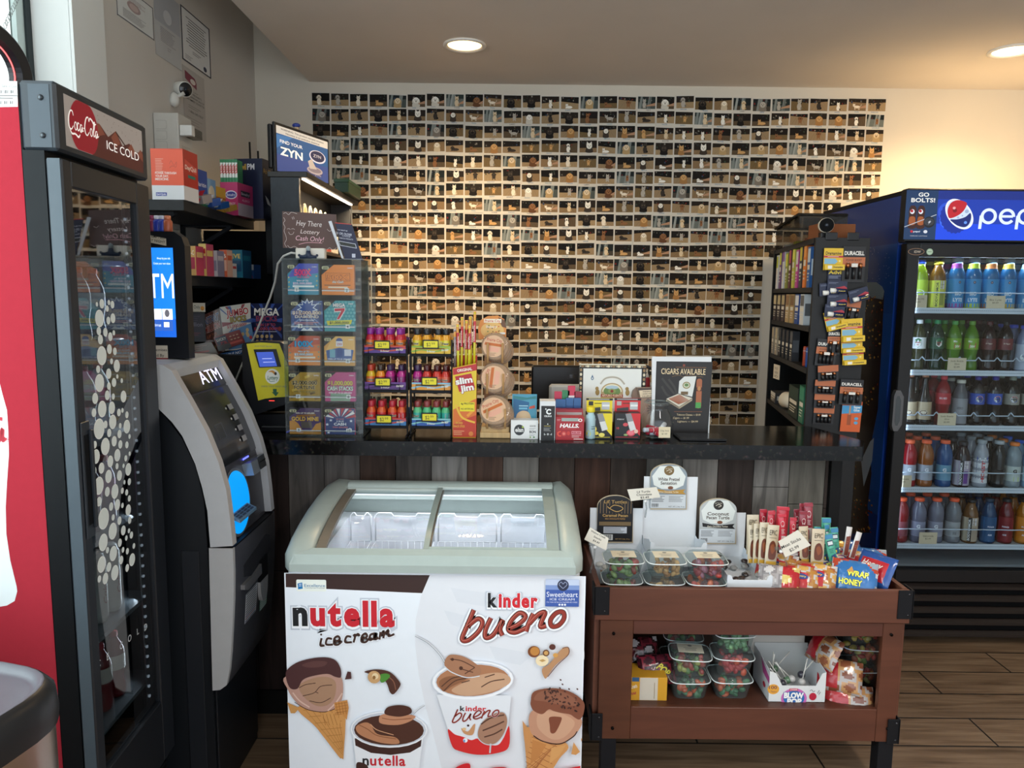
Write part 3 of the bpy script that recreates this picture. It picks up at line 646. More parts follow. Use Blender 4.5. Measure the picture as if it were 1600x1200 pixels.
# ================================================================== brown display bench
BX0,BX1,BY0,BY1 = .256,1.202,2.12,2.50
BW = '#5f3728'
t = thing('display_bench','brown wooden display bench with open front window and black corner plates','display bench',(0,0,0))
zz = lambda y: P(1180,y,BY0).z
xx_ = lambda x,y=1040: P(x,y,BY0).x
zt,z2,z3,z4,z5 = zz(921),zz(972),zz(994),zz(1108),zz(1158)
b = MB(); b.box(BX0,BX1,BY0,BY0 + .018,z2,zt,BW,'brownwood',.002); b.build('front_board',t)
b = MB()
b.box(BX0 + .018,xx_(988),BY0 + .003,BY0 + .022,z5,z2 - .001,'#55301f','brownwood',.0015); b.box(xx_(1377),BX1 - .016,BY0 + .003,BY0 + .022,z5,z2 - .001,'#5a3324','brownwood',.0015)
b.box(xx_(988),xx_(1377),BY0 + .005,BY0 + .02,z3,z2 - .001,'#552f24','brownwood',.0015); b.box(xx_(988),xx_(1377),BY0 + .005,BY0 + .02,z5,z4,'#5a3325','brownwood',.0015)
b.build('window_frame',t)
for xa,xb in ((BX0 + .002,BX0 + .018),(BX1 - .018,BX1 - .002)): b = MB(); b.box(xa,xb,BY0 + .02,BY1,z5,zt,'#6a4030','brownwood',.001); b.build('side_board',t)
b = MB(); b.box(BX0,BX1,BY1,BY1 + .016,z5,zt,'#4f352b','brownwood',.001); b.build('back_board',t)
SH1 = z4 - .002; SH2 = zt - .05
b = MB(); b.box(BX0 + .018,BX1 - .018,BY0 + .022,BY1,SH1 - .016,SH1,'#4e2d21','brownwood'); b.build('lower_shelf',t)
b = MB(); b.box(BX0 + .018,BX1 - .018,BY0 + .02,BY1,SH2 - .012,SH2,'#4e2d21','brownwood'); b.build('upper_shelf',t)
for xa,w_,za,zb in ((BX0 - .003,.046,zz(963),zt + .003),(BX1 - .04,.045,zz(964),zt + .003),(BX0 - .004,.036,zz(1158) - .002,zz(1117)),(BX1 - .042,.036,zz(1158) - .002,zz(1121))):
 b = MB(); b.box(xa,xa + w_,BY0 - .004,BY0,za,zb,'#15161a','blackmetal',.001)
 if xa < .5: b.box(xa - .001,xa + .003,BY0 - .004,BY0 + .05,za,zb,'#15161a','blackmetal')
 else: b.box(xa + w_ - .003,xa + w_ + .001,BY0 - .004,BY0 + .05,za,zb,'#15161a','blackmetal')
 for zs in (za + .012,zb - .012): b.cyl((xa + w_ * .7,BY0 - .0055,zs),(xa + w_ * .7,BY0 - .003,zs),.003,'#55565a','metal',8)
 b.build('corner_plate',t)
for sx_,sy_ in ((959,990),(957,1138),(1393,992),(1387,1139)):
 b = MB(); p = P(sx_,sy_,BY0); b.cyl((p.x,BY0 - .002,p.z),(p.x,BY0 + .004,p.z),.0045,'#1c1a1a','metal',10); b.build('screw',t)
for xa in (xx_(939,1180),xx_(1373,1180)):
 for ya in (BY0 + .005,BY1 - .05):
  b = MB(); b.box(xa,xa + .046,ya,ya + .045,0,z5,'#17181c','blackmetal',.001); b.build('leg',t)
# ================================================================== bottles
class CY(CV):
 # print wrapped round an upright cylinder, x = arc length measured from the side facing -Y, y down from z0
 def __init__(s,mb,r,z0,ang=0,c=(0,0),su=1.0,mat='print',lift=8e-5,x0=0,y0=0,sy=1.0):
  s.mb = mb; s.r = r; s.z0 = z0; s.ang = ang; s.c = c; s.su = su; s.sv = su * sy; s.mat = mat; s.lift = lift; s.k = 2; s.x0 = x0; s.y0 = y0
 def pt(s,x,y):
  a = (x - s.x0) * s.su / s.r + s.ang; rr = s.r + s.k * s.lift
  return (s.c[0] + math.sin(a) * rr,s.c[1] - math.cos(a) * rr,s.z0 - (y - s.y0) * s.sv)
SHAPES = {
 'soda': [(.7,0),(.92,.012),(1,.05),(.98,.16),(.86,.25),(.84,.31),(.92,.38),(1,.44),(1,.66),(.96,.72),(.74,.81),(.44,.89),(.36,.92),(.36,.945)],
 'gator': [(.8,0),(.97,.015),(1,.05),(1,.13),(.95,.15),(.93,.48),(.97,.52),(1,.57),(1,.68),(.88,.78),(.66,.86),(.52,.90),(.5,.93)],
 'bio': [(.88,0),(.98,.02),(1,.06),(.97,.5),(1,.6),(.92,.72),(.72,.8),(.62,.84),(.6,.93)],
 'armor': [(.9,0),(1,.02),(1,.62),(.95,.70),(.74,.80),(.52,.87),(.5,.93)],
 'long': [(.85,0),(.98,.02),(1,.06),(1,.46),(.93,.53),(.62,.64),(.42,.76),(.34,.88),(.33,.94)],
 'bump': [(.85,0),(.98,.02),(1,.1),(.9,.16),(1,.24),(.9,.31),(1,.39),(.9,.46),(1,.54),(.9,.61),(1,.69),(.8,.8),(.55,.87),(.5,.93)],
 'can': [(.8,0),(.95,.03),(1,.08),(1,.90),(.82,.97),(.8,1.0)]}
LAB = {'soda': (.44,.66),'gator': (.15,.48),'bio': (.06,.6),'armor': (.05,.6),'long': (.12,.46),'bump': (.1,.6),'can': (.08,.9)}
CAPR = {'soda': .42,'gator': .60,'bio': .66,'armor': .56,'long': .40,'bump': .6,'can': 0}
def rat(shape,z):
 p = SHAPES[shape]
 for (a,za),(c,zc) in zip(p,p[1:]):
  if za <= z <= zc: return a + (c - a) * (z - za) / max(1e-6,zc - za)
 return p[-1][0]
def bottle(shape,h,r,liq,cap,lab=None,draw=None,labz=None,name='drink_bottle',mat='liquid',bands=()):
 root = thing(name,None,'bottle')
 b = MB(); b.lathe([(a * r,z * h) for a,z in SHAPES[shape]],16,liq,mat); b.build('bottle_body',root)
 if cap:
  b = MB(); cr = CAPR[shape] * r; b.lathe([(cr,h * .925),(cr * 1.03,h * .93),(cr * 1.03,h * .985),(cr * .9,h)],16,cap,'satin'); b.build('cap',root)
 for z0,z1,c in bands:
  b = MB(); n = 6; b.lathe([(rat(shape,z0 + (z1 - z0) * k / n) * r + .0006,(z0 + (z1 - z0) * k / n) * h) for k in range(n + 1)],16,c,'print',cap=False); o = b.build('band',root)
 if lab:
  z0,z1 = labz or LAB[shape]; b = MB(); n = 6
  b.lathe([(rat(shape,z0 + (z1 - z0) * k / n) * r + .0004,(z0 + (z1 - z0) * k / n) * h) for k in range(n + 1)],20,lab,'print',cap=False)
  if draw:
   cy = CY(b,rat(shape,(z0 + z1) / 2) * r + .0008,z1 * h,su=.001); draw(cy,(z1 - z0) * h * 1000)
  b.build('label',root)
 return root
def place(root,loc,label,rz=0,group=None,M=None,used=set()):
 o = root if root.name not in used else copy_tree(root)
 used.add(root.name)
 o.location = (M @ Vector(loc)) if M is not None else loc; o.rotation_euler = (0,0,rz)
 o['label'] = label
 if group: o['group'] = group
 return o

# ================================================================== red cola cooler on the left
MC = Matrix.Translation((-.962,1.608,0)) @ Matrix.Rotation(R(93),4,'Z')
MCi = MC.inverted()
def PL(px,py,Mi,yoff=0.0):
 o = Mi @ CAM_LOC; d = Mi.to_3x3() @ (CAM_R @ Vector(((px - 800) / FPX,-(py - 600) / FPX,-1))); t = (yoff - o.y) / d.y
 p = o + d * t; return p.x,p.z
def PS(px,py,Mi,xoff=0.0):
 o = Mi @ CAM_LOC; d = Mi.to_3x3() @ (CAM_R @ Vector(((px - 800) / FPX,-(py - 600) / FPX,-1))); t = (xoff - o.x) / d.x
 p = o + d * t; return p.y,p.z
t = thing('cola_cooler','slim black and red cola cooler with bubble pattern glass door, left of the cash machine','drinks cooler',(0,0,0))
t.matrix_world = MC; t.location = MC.translation; t.rotation_euler = MC.to_euler()
W_,D_ = .435,.52; GREY = '#39424a'
zh = 1.838
# header box
b = MB(); hx0,hx1 = .03,W_ - .03
b.box(0,W_,.0,.075,zh,1.98,'#2a3138','satin',.006); b.box(-.001,.0,.012,.055,zh + .006,1.972,'#3d4750','satin')
o = b.build('header',t)
for zs in (1.945,1.868):
 b2 = MB(); b2.cyl((-.003,.030,zs),(-.0,.030,zs),.006,'#272d33','satin',12); b2.cyl((-.0036,.030,zs),(-.003,.030,zs),.003,'#59636b','satin',8); b2.build('screw',o)
b = MB(); cv = CV(b,(hx0,-.0006,1.962),U=(1,0,0),V=(0,0,1),su=.001,lift=4e-5,mat='glow')
W2,H2 = (hx1 - hx0) * 1000,108
DK = lambda h,k: tuple(v * k for v in lin(h))
g_ = .34
cv.rect(0,0,W2,H2,DK('#b0a59c',g_)); cv.poly([(120,34),(150,30),(190,52),(230,30),(262,60),(300,46),(330,64),(W2,52),(W2,H2),(110,H2)],DK('#5a2622',g_));
for q_ in ([(120,34),(150,30),(175,50),(140,60)],[(205,50),(230,30),(250,56),(225,70)],[(290,60),(310,45),(330,62),(318,76)],[(340,66),(362,50),(W2,60),(W2,80)]): cv.poly(q_,DK('#8c4a38',g_))
cv.poly([(230,30),(300,66),(298,70),(228,34)],DK('#3a1a18',g_))
q = random.Random(5)
for k in range(26): cv.ell(140 + 225 * q.random(),6 + 34 * q.random(),1.4,1.4,DK('#7d6a63',g_),n=6)
pts = [(78 + 62 * math.cos(R(a)),56 + 62 * math.sin(R(a))) for a in range(0,360,12)]
pts = [(max(2,x),min(H2 - .5,max(.5,y))) for x,y in pts]; cv.poly(pts,DK('#a3162a',g_))
def cola_script(cv,x,y,k,c,w=.42,sl=.0):
 f = lambda p: (x + (p[0] - p[1] * sl) * k,y + p[1] * k)
 S = [[(1.75,1.0),(1.5,.4),(.9,.5),(.35,1.6),(.4,2.8),(1.0,3.1),(1.6,2.5)],[(3.35,1.9),(2.95,1.8),(2.75,2.4),(2.95,2.95),(3.5,2.5)],[(4.15,2.0),(3.75,1.9),(3.5,2.6),(3.75,3.0),(4.2,2.2),(4.15,2.8),(4.55,2.6)],
         [(6.3,.9),(6.05,.3),(5.45,.6),(4.95,1.8),(5.05,2.8),(5.6,3.1),(6.2,2.5)],[(7.55,2.4),(7.95,1.4),(8.05,.7),(7.8,.8),(7.55,2.2),(7.65,2.9),(8.0,2.6)],[(8.75,2.0),(8.35,1.95),(8.15,2.6),(8.4,2.95),(8.8,2.2),(8.75,2.8),(9.2,2.5)]]
 for s_ in S: cv.curve([f(p) for p in s_],[w * k * (.55 + .5 * math.sin(math.pi * i / (len(s_) - 1))) for i in range(len(s_))],c)
 for cx_ in (2.25,6.85): cv.curve([f((cx_ + .34 * math.cos(R(a)),2.4 + .58 * math.sin(R(a)))) for a in range(0,360,45)],w * k * .7,c,True)
 cv.curve([f(p) for p in ((6.3,.9),(6.6,.35),(7.2,.5),(7.8,1.0),(8.5,.8))],[.1 * k,.25 * k,.32 * k,.28 * k,.1 * k],c)
 cv.curve([f(p) for p in ((.4,2.8),(1.0,3.7),(2.0,3.6),(2.9,3.9),(3.4,3.4))],[.1 * k,.3 * k,.25 * k,.32 * k,.1 * k],c); cv.line([f((4.5,2.3)),f((4.75,2.2))],.2 * k,c)
cola_script(cv,8,24,14.5,DK('#e8e2da',.6),.24)
cv.text('ICE COLD',262,82,21,DK('#eeeae4',.6),w=170,bold=.0)
b.build('sign_face',o)
# cabinet
b = MB(); b.box(.004,.022,.075,D_,.08,1.975,'#14171b','satin',.003); b.box(W_ - .022,W_ - .004,.075,D_,.08,1.975,'#14171b','satin',.003)
b.box(.022,W_ - .022,D_ - .03,D_,.08,1.975,'#2a2e33','satin'); b.box(.022,W_ - .022,.075,D_ - .03,1.80,1.975,'#14171b','satin'); b.box(.022,W_ - .022,.075,D_ - .03,.08,.30,'#14171b','satin')
b.box(.0,.022,.03,.075,.08,zh,'#0d1013','blackmetal'); b.box(W_ - .022,W_,.03,.075,.08,zh,'#0d1013','blackmetal'); b.box(.022,W_ - .022,.03,.075,.08,.30,'#0d1013','blackmetal'); b.box(.022,W_ - .022,.03,.075,1.80,zh,'#0d1013','blackmetal'); b.box(.02,W_ - .02,.04,D_ - .02,0,.08,'#0b0c0e','blackmetal')
# hollow front so that shelves show: inner walls
b.build('cabinet',t)
# the cabinet above is solid at the back; the display cavity sits in the door depth and behind the glass
b = MB(); px0 = .003; cvs = CV(b,(px0,.0755,1.975),U=(0,-1,0),V=(0,0,1),su=1,lift=8e-5)
cvs = CV(b,(px0,.5,1.975),U=(0,-1,0),V=(0,0,1),su=1,lift=8e-5)
def side(px,py):
 y_,z_ = PS(px,py,MCi,px0); return (.5 - y_,1.975 - z_)
cvs.rect(.0,.0,.5 - .078,1.89,'#a82a38','matte')
cvs.poly([side(*p) for p in ((-40,590),(0,600),(4,616),(11,641),(13,671),(14,710),(11,754),(9,792),(10,834),(16,875),(26,916),(27,924),(23,939),(11,946),(0,948),(-40,950))],'#e4ecee')
cvs.curve([side(*p) for p in ((4,655),(-4,656),(-8,675),(-2,690),(4,670),(4,688),(9,684))],.008,'#c41f35');
x_,y_ = side(9,690); cvs.text('®',x_,y_,.010,'#c41f35','l')
cvs.poly([side(*p) for p in ((-60,126),(27,127),(28,167),(-60,168))],'#eceae6')
for yy_ in (141,158):
 for k in range(14):
  cvs.poly([side(*p) for p in ((-20 + k * 3.1,yy_),(-20 + k * 3.1,yy_ + 5),(-18.5 + k * 3.1 - (k % 3) * .5,yy_ + 5),(-18.5 + k * 3.1 - (k % 3) * .5,yy_))],'#35353a')
x_,y_ = side(16,137); cvs.text('Back of Case',x_,y_,.006,'#444',w=.03); cvs.lines(*side(-5,149),.045,2,.005,.0015,'#555')
b.build('side_graphic',t)


FY = -.006                                              # front plane of the door
def G(px,py): return PL(px,py,MCi,FY)
gx0,gzt = G(105,290); gx1,_ = G(222,330); _,gzb = G(240,1112); dz1 = 1.822
gx0,gx1 = .034,.345
b = MB()
dx0,dx1,dz0 = -.002,W_ - .015,.22
b.box(dx0,gx0,FY,.028,dz0,dz1,'#22262c','satin',.003); b.box(gx1,dx1,FY,.028,dz0,dz1,'#1c2026','satin',.003)
b.box(gx0,gx1,FY,.028,gzt,dz1,'#20242a','satin',.002); b.box(gx0,gx1,FY,.028,dz0,gzb,'#1a1d22','satin',.002)
b.box(dx0 - .001,dx0,FY + .004,.024,dz0,dz1,'#4a555d','satin')
door = b.build('door',t)
b = MB(); hz0,hz1 = G(90,872)[1],G(90,672)[1]
b.box(.004,.040,FY - .004,FY,hz0,hz1,'#2a2f36','satin',.0018); b.box(.012,.034,FY - .0046,FY - .0038,hz0 + .03,hz1 - .03,'#0a0c10','matte'); b.box(.030,.040,FY - .012,FY - .004,hz0 + .02,hz1 - .02,'#262b31','satin',.002)
b.build('handle',door)
b = MB(); b.box(gx0,gx1,.004,.008,gzb,gzt,'#fff','doorglass'); q = random.Random(9); k = 0
bub = []
for x,y,r in ((552,638,13),(580,635,27),(610,662,18),(640,640,22),(620,628,15),(567,718,50),(617,730,22),(643,717,28),(563,790,24),(600,797,25),(628,822,25),(648,800,15),(572,838,28),(580,930,55),(623,893,28),(654,905,22),(635,962,17),(665,988,36),(559,1007,22),(619,1032,30),(668,1048,13),(693,1072,14),(567,1085,52),(649,1082,26),(620,1103,21),(611,1155,28),(703,1162,34),(645,1162,18)):
 bub.append((x / 3.636,300 + y / 3.636,r / 3.636))
for x,y,r in ((542,82,32),(582,142,48),(637,135,36),(535,163,25),(677,162,22),(697,150,14),(722,175,20),(565,255,60),(642,215,42),(601,230,22),(684,237,16),(722,242,40),(622,278,24),(680,284,24),(737,298,14),(650,325,30),(600,355,50),(540,345,22),(685,343,24),(722,346,20),(547,412,42),(668,405,36),(628,440,34),(716,422,18),(738,396,13),(578,478,32),(537,493,24),(666,467,18),(703,465,13),(730,485,36),(618,525,38),(680,520,30),(564,578,52),(708,558,13),(736,555,20),(654,610,42),(611,612,28),(696,606,18),(721,616,18),(736,650,18),(565,668,28),(668,686,32),(633,696,24),(697,690,15),(730,716,32),(590,765,62),(644,758,18),(680,776,24),(738,774,20),(642,836,48),(702,832,28),(734,834,14),(748,858,20),(588,900,50),(682,902,23),(719,875,15),(762,920,16),(612,944,18),(645,963,43),(700,942,16),(725,950,18),(752,998,36),(690,1000,24),(579,1025,47),(620,1040,27),(724,1045,22),(654,1072,43),(600,1105,32),(566,1108,20)):
 bub.append((x / 3.636,600 + y / 3.636,r / 3.636))
def G2(px,py): return PL(px,py,MCi,.003)
for px,py,r in bub:
 x,z = G2(px,py); rr = abs(G2(px,py - r)[1] - z)
 if x - rr * .9 < gx0 or x + rr > gx1: continue
 ps = [(x + rr * math.cos(R(a)),.0035,z + rr * math.sin(R(a))) for a in range(0,360,24)]; b.add(ps,[tuple(range(15))],'#f2f8f6','print')
 ps = [(x + rr * .9 * math.cos(R(a)),.0033,z + rr * .9 * math.sin(R(a))) for a in range(0,360,24)]; b.add(ps,[tuple(range(15))],'#dfe9e7','print')
cv = CV(b,(0,.0034,0),su=.001)
for ch,px,py in (('C',155,1043),('E',169,1031),('C',190,1014),('O',203,1002),('L',216,991),('D',228,984)):
 x,z = G2(px,py); cv.text(ch,x * 1000,-z * 1000,18,'#c4ccd0',bold=.01,sx=1.0)
b.build('glass',door)
# inside: shelves, lamp strip
zsh = [.46,.70,.94,1.18,1.42,1.62]
for z in zsh: b = MB(); b.box(.023,W_ - .023,.035,D_ - .035,z - .012,z,'#70777c','satin'); b.build('shelf',t)
lp = MC @ Vector((gx1 + .0,.05,1.1)); light('cooler_lamp','AREA',lp,1.0,(.85,.92,1.0),(R(90),0,R(93 + 50)),shape='RECTANGLE',size=.02,size_y=1.2)
b = MB()
for k in range(46): z = .42 + k * .029; b.box(gx1 - .012,gx1 - .006,.020,.024,z,z + .006,'#9aa0a8','glow')
b.box(gx1 - .016,gx1 - .002,.0245,.028,.4,1.78,'#9aa0a4','metal'); b.build('lamp_strip',t)
cans = [('#7a1420','#d9d4c8'),('#c7c7c3','#b03038'),('#5b2f6a','#c85a9a'),('#c8d0d4','#8d1b2b'),('#2c3a6a','#c8ccd8')]
for si,z in enumerate(zsh[:5]):
 for k in range(4):
  cc = cans[si]
  def dr(cy,H,si=si):
   if si == 1: cola = cy.text('Coke',0,H * .55,13,'#a32a34',shear=.3,rot=-90,w=60)
  rt = bottle('soda' if si != 1 else 'can',.18,.026,cc[0],'#b02030' if si != 1 else None,cc[1] if si != 1 else '#cfcfca',dr if si == 1 else None,name='drink_bottle' if si != 1 else 'drink_can',mat='gloss')
  rt['category'] = 'bottle' if si != 1 else 'can'
  p = MC @ Vector((.065 + k * .072,.085,z + .0004))
  rt.location = p; rt.rotation_euler = (0,0,R(93));
  kind = ['dark red','pale diet cola','purple','grey','blue'][si]
  rt['label'] = f"{kind} {'can' if si == 1 else 'bottle'} behind the bubble glass door, {ORD[k]} from the handle side"
  rt['group'] = 'drinks behind the bubble glass door'
b = MB();
for k in range(6): b.box(.02,W_ - .02,.018,.03,.09 + k * .02,.10 + k * .02,'#0e1013','satin')
b.build('vent_grille',t)

# trash can
t = thing('trash_can','dented stainless steel trash can with dark lid beside the red cola cooler','trash can',(-.985,1.165,0),R(-14))
b = MB()
pl = lambda w,d,n=24,e=3.2: [(w * abs(math.cos(a)) ** (2 / e) * (1 if math.cos(a) >= 0 else -1),d * abs(math.sin(a)) ** (2 / e) * (1 if math.sin(a) >= 0 else -1)) for a in [2 * math.pi * k / n for k in range(n)]]
def loft(b,rings,col,mat,smooth=True,cap=True):
 n = len(rings[0]); vs = [p for r_ in rings for p in r_]
 b.add(vs,[(i * n + k,i * n + (k + 1) % n,(i + 1) * n + (k + 1) % n,(i + 1) * n + k) for i in range(len(rings) - 1) for k in range(n)],col,mat,smooth)
 if cap: b.add(rings[-1],[tuple(range(n))],col,mat); b.add(rings[0],[tuple(range(n - 1,-1,-1))],col,mat)
loft(b,[[(x,y,z) for x,y in pl(.165,.165,32)] for z in (.02,.4,.775)],'#b8aea4','metal'); b.build('body',t)
b = MB(); loft(b,[[(x,y,0) for x,y in pl(.167,.167,32)],[(x,y,.03) for x,y in pl(.167,.167,32)]],'#1b1c1f','satin'); b.build('base_ring',t)
b = MB(); loft(b,[[(x * s_,y * s_,z) for x,y in pl(.165,.165,32)] for s_,z in ((1.03,.775),(1.04,.80),(1.02,.835),(.95,.85),(.93,.852))],'#1e2023','satin',True,False)
loft(b,[[(x * s_,y * s_,z) for x,y in pl(.165,.165,32)] for s_,z in ((.93,.852),(.90,.853),(.86,.842),(.8,.838),(.01,.846))],'#5d5e66','satin',True,False); b.build('lid',t)
b = MB(); q = random.Random(2); ring = pl(.1685,.1685,64)[36:64]
b.sheet([[(x,y,.778 + .004 * q.random()) for x,y in ring],[(x * 1.012,y * 1.012,.772 - .014 * q.random() - (.03 if 9 < i < 13 else 0)) for i,(x,y) in enumerate(ring)]],'#c3d3e6','clearfilm',False)
b.build('bin_liner',t)

# ================================================================== cash machine
AY0,AY1 = 2.052,2.425
t = thing('cash_machine','grey standing cash machine with glowing blue keypad niche','cash machine',(0,0,0))
OUT = [(-1.02,1.343),(-.975,1.340),(-.951,1.325),(-.905,1.24),(-.862,1.155),(-.829,1.065),(-.810,.985),(-.802,.90),(-.797,.82)]
INN = [(-1.30,1.225),(-.991,1.216),(-.955,1.178),(-.928,1.139),(-.895,1.059),(-.878,.99),(-.866,.923),(-.860,.815)]
b = MB()
# side body (black) and base
b.prism([(-1.36,0.0),(-.875,0.0),(-.875,.80),(-.880,.95),(-.90,1.05),(-.935,1.13),(-.985,1.20),(-1.36,1.215)],AY0 + .012,AY1 - .012,'#16191d','satin','Y')
b.box(-.874,-.868,AY0 + .02,AY1 - .02,.03,.42,'#15181d','satin',.002); b.box(-.95,-.90,AY0 + .008,AY0 + .012,.03,.80,'#1e2126','satin',.001)
b.build('cabinet',t)
b = MB()
shell = OUT + [(-.862,.815)] + INN[::-1][1:] + [(-1.36,1.225),(-1.36,1.343)]
b.prism(shell,AY0,AY0 + .03,'#b9bbbd','satin','Y',smooth=False,sidecol='#b4b0ae'); b.prism(shell,AY1 - .03,AY1,'#a8a9ac','satin','Y',smooth=False)
b.prism([(-1.02,1.343),(-.975,1.340),(-.951,1.325),(-.958,1.30),(-1.36,1.30),(-1.36,1.343)],AY0 + .03,AY1 - .03,'#b9bbbd','satin','Y')
b.build('shell',t)
# recessed fascia between the two cheeks
def off(prof,d): return [(x - d,z - d * .3) for x,z in prof]
FAS = off(OUT[2:],.022)
b = MB(); b.sheet([[(x,AY0 + .03,z) for x,z in FAS],[(x,AY1 - .03,z) for x,z in FAS]],'#4a4a50','silverpaint',True); b.build('fascia',t)
def AF(u,s,k=0):  # u 0..1 along Y, s metres down the fascia
 L = 0
 for (xa,za),(xb,zb) in zip(FAS,FAS[1:]):
  l = math.hypot(xb - xa,zb - za)
  if s <= L + l or (xb,zb) == FAS[-1]:
   f = (s - L) / l; nx,nz = -(zb - za) / l,(xb - xa) / l
   return (xa + (xb - xa) * f + nx * k,AY0 + .03 + (AY1 - AY0 - .06) * u,za + (zb - za) * f + nz * k)
  L += l
def patch(b,u0,u1,s0,s1,k,col,mat,n=6): b.sheet([[AF(u0 + (u1 - u0) * 1,s0 + (s1 - s0) * j / n,k),AF(u0,s0 + (s1 - s0) * j / n,k)] for j in range(n + 1)],col,mat,True)
b = MB(); patch(b,.0,1.,-.002,.082,.003,'#0e0f12','gloss'); b.build('lit_sign_panel',t)
class AFC(CV):
 def __init__(s,mb,k0=.0036,mat='glowmid'): s.mb = mb; s.k = 0; s.k0 = k0; s.mat = mat; s.su = s.sv = 1; s.lift = 6e-5
 def pt(s,x,y): return AF(x,y,s.k0 + s.k * 6e-5)
b = MB(); c = AFC(b)
def atext(c,t_,u,s_,h,col,w,bold=0.0):  # text across the fascia; u runs away from the camera to the right
 vs,fs,W = glyph(t_,bold); L = AY1 - AY0 - .06
 c.polys([(u + (a / W) * w / L,s_ - bb * h) for a,bb in vs],fs,col)
atext(c,'ATM',.48,.064,.046,(.55,.53,.75),.15,.0); b.build('lit_letters',t)
b = MB(); patch(b,.0,1.,.088,.315,.003,'#202127','gloss',10); o = b.build('screen_panel',t)
b = MB(); patch(b,.10,.62,.125,.255,.0035,'#2b2d33','printgloss',8); patch(b,.24,.42,.19,.24,.0038,'#3c3e44','printgloss'); patch(b,.255,.405,.193,.237,.004,'#26282d','printgloss'); patch(b,.02,.55,.262,.312,.0035,'#0b0c0f','printgloss'); b.build('screen',o)
for k in range(4):
 b = MB(); s0 = .148 + k * .036; patch(b,.72,.83,s0,s0 + .018,.006,'#8d8e92','satin',2); patch(b,.66,.69,s0 + .006,s0 + .012,.0036,'#c8c8c8','print',2); b.build('screen_button',o)
b = MB()
def afb(b,u0,u1,s0,s1,k0,k1,col,mat):
 vs = [AF(u,s_,k) for u in (u0,u1) for s_ in (s0,s1) for k in (k0,k1)]
 b.add(vs,[(0,1,3,2),(4,6,7,5),(0,4,5,1),(2,3,7,6),(0,2,6,4),(1,5,7,3)],col,mat)
afb(b,.56,.74,.338,.375,.0,.030,'#8b95a0','silverpaint'); afb(b,.78,.96,.335,.372,0,.028,'#9ba0a4','metal'); afb(b,.80,.96,.352,.355,.020,.029,'#111','matte'); b.build('card_reader',t)
b = MB(); afb(b,.60,.76,.322,.327,.002,.003,(.1,.12,1.0),'glowmid'); b.build('reader_light',t)
# blue lit niche with keypad
b = MB(); n = 36; cu,cs,ru,rs = .30,.435,.30,.098
def NP(a,f,k): return AF(cu + ru * f * math.cos(a),min(cs + rs * f * math.sin(a),.60),k)
rings = [[NP(2 * math.pi * j / n,f,k) for j in range(n)] for f,k in ((1.06,.002),(1.0,.004),(.97,.003))]
loft(b,rings,'#6d7680','silverpaint',True,False)
rings = [[NP(2 * math.pi * j / n,f,k) for j in range(n)] for f,k in ((.97,.003),(.80,.0026),(.5,.0024),(.01,.0022))]
loft(b,rings,(.0,.22,.62),'glow',True,False)
b.build('keypad_niche',t)
b = MB()
kp = [AF(.07,.452,.004),AF(.07,.488,.004),AF(.48,.470,.004),AF(.52,.452,.004)]
vs = [AF(.05,.455,.004),AF(.50,.455,.004),AF(.50,.470,.032),AF(.05,.470,.032),AF(.05,.462,.004),AF(.50,.462,.004),AF(.50,.478,.032),AF(.05,.478,.032)]
b.add(vs,[(0,1,2,3),(4,7,6,5),(3,2,6,7),(0,3,7,4),(1,5,6,2)],'#7fa6c4','silverpaint'); o = b.build('keypad',t)
for i in range(4):
 for j in range(3):
  u = .08 + i * .10; f0 = .15 + j * .27
  a_,c_ = Vector(vs[0]).lerp(Vector(vs[3]),f0),Vector(vs[0]).lerp(Vector(vs[3]),f0 + .2); dY = .085 * (AY1 - AY0 - .06)
  y0_ = AY0 + .03 + (AY1 - AY0 - .06) * u
  b = MB(); b.add([(a_.x,y0_,a_.z + .0012),(a_.x,y0_ + dY,a_.z + .0012),(c_.x,y0_ + dY,c_.z + .0012),(c_.x,y0_,c_.z + .0012)],[(0,1,2,3)],'#1d3550','satin'); b.build('key',o)
b = MB(); c = AFC(b,.001,'print')
for k in range(10): c.rect(.70 + .02 * (k % 3),.49 + k * .006,.12,.0012,'#77777c')
b.build('small_print',t)
# lower bulging door with the cash slot
LOW = [(-.797,.812),(-.797,.74),(-.800,.66),(-.806,.58),(-.813,.50),(-.820,.44),(-.830,.395),(-.850,.380),(-.872,.378)]
b = MB()
prof2 = LOW + [(-.93,.33),(-.93,.812)]
b.prism(LOW + [(-.866,.812)],AY0 - .0,AY0 + .014,'#b2b2b2','satin','Y');
b.sheet([[(x,AY0 + .014,z) for x,z in LOW],[(x + .002,AY0 + .02,z) for x,z in LOW],[(x + .003,(AY0 + AY1) / 2,z) for x,z in LOW],[(x + .002,AY1 - .012,z) for x,z in LOW],[(x - .012,AY1,z) for x,z in LOW]],'#55565c','silverpaint',True)
b.prism(LOW + [(-.872,.812)],AY1 - .012,AY1 - .0,'#55565c','silverpaint','Y')
b.box(-.872,-.80,AY0 + .005,AY1 - .005,.806,.812,'#16171a','blackmetal')
o = b.build('lower_door',t)
b = MB()
b.prism([(AY0 + .07,.735),(AY0 + .27,.765),(AY0 + .31,.75),(AY0 + .31,.70),(AY0 + .13,.68),(AY0 + .07,.70)],-.80,-.7925,'#26272b','blackmetal','X')
b.prism([(AY0 + .05,.682),(AY0 + .13,.682),(AY0 + .20,.692),(AY0 + .20,.66),(AY0 + .08,.655),(AY0 + .05,.668)],-.80,-.785,'#8c8b8c','silverpaint','X')
b.prism([(AY0 + .20,.70),(AY0 + .275,.70),(AY0 + .275,.63),(AY0 + .20,.63)],-.81,-.791,'#0b0b0d','matte','X')
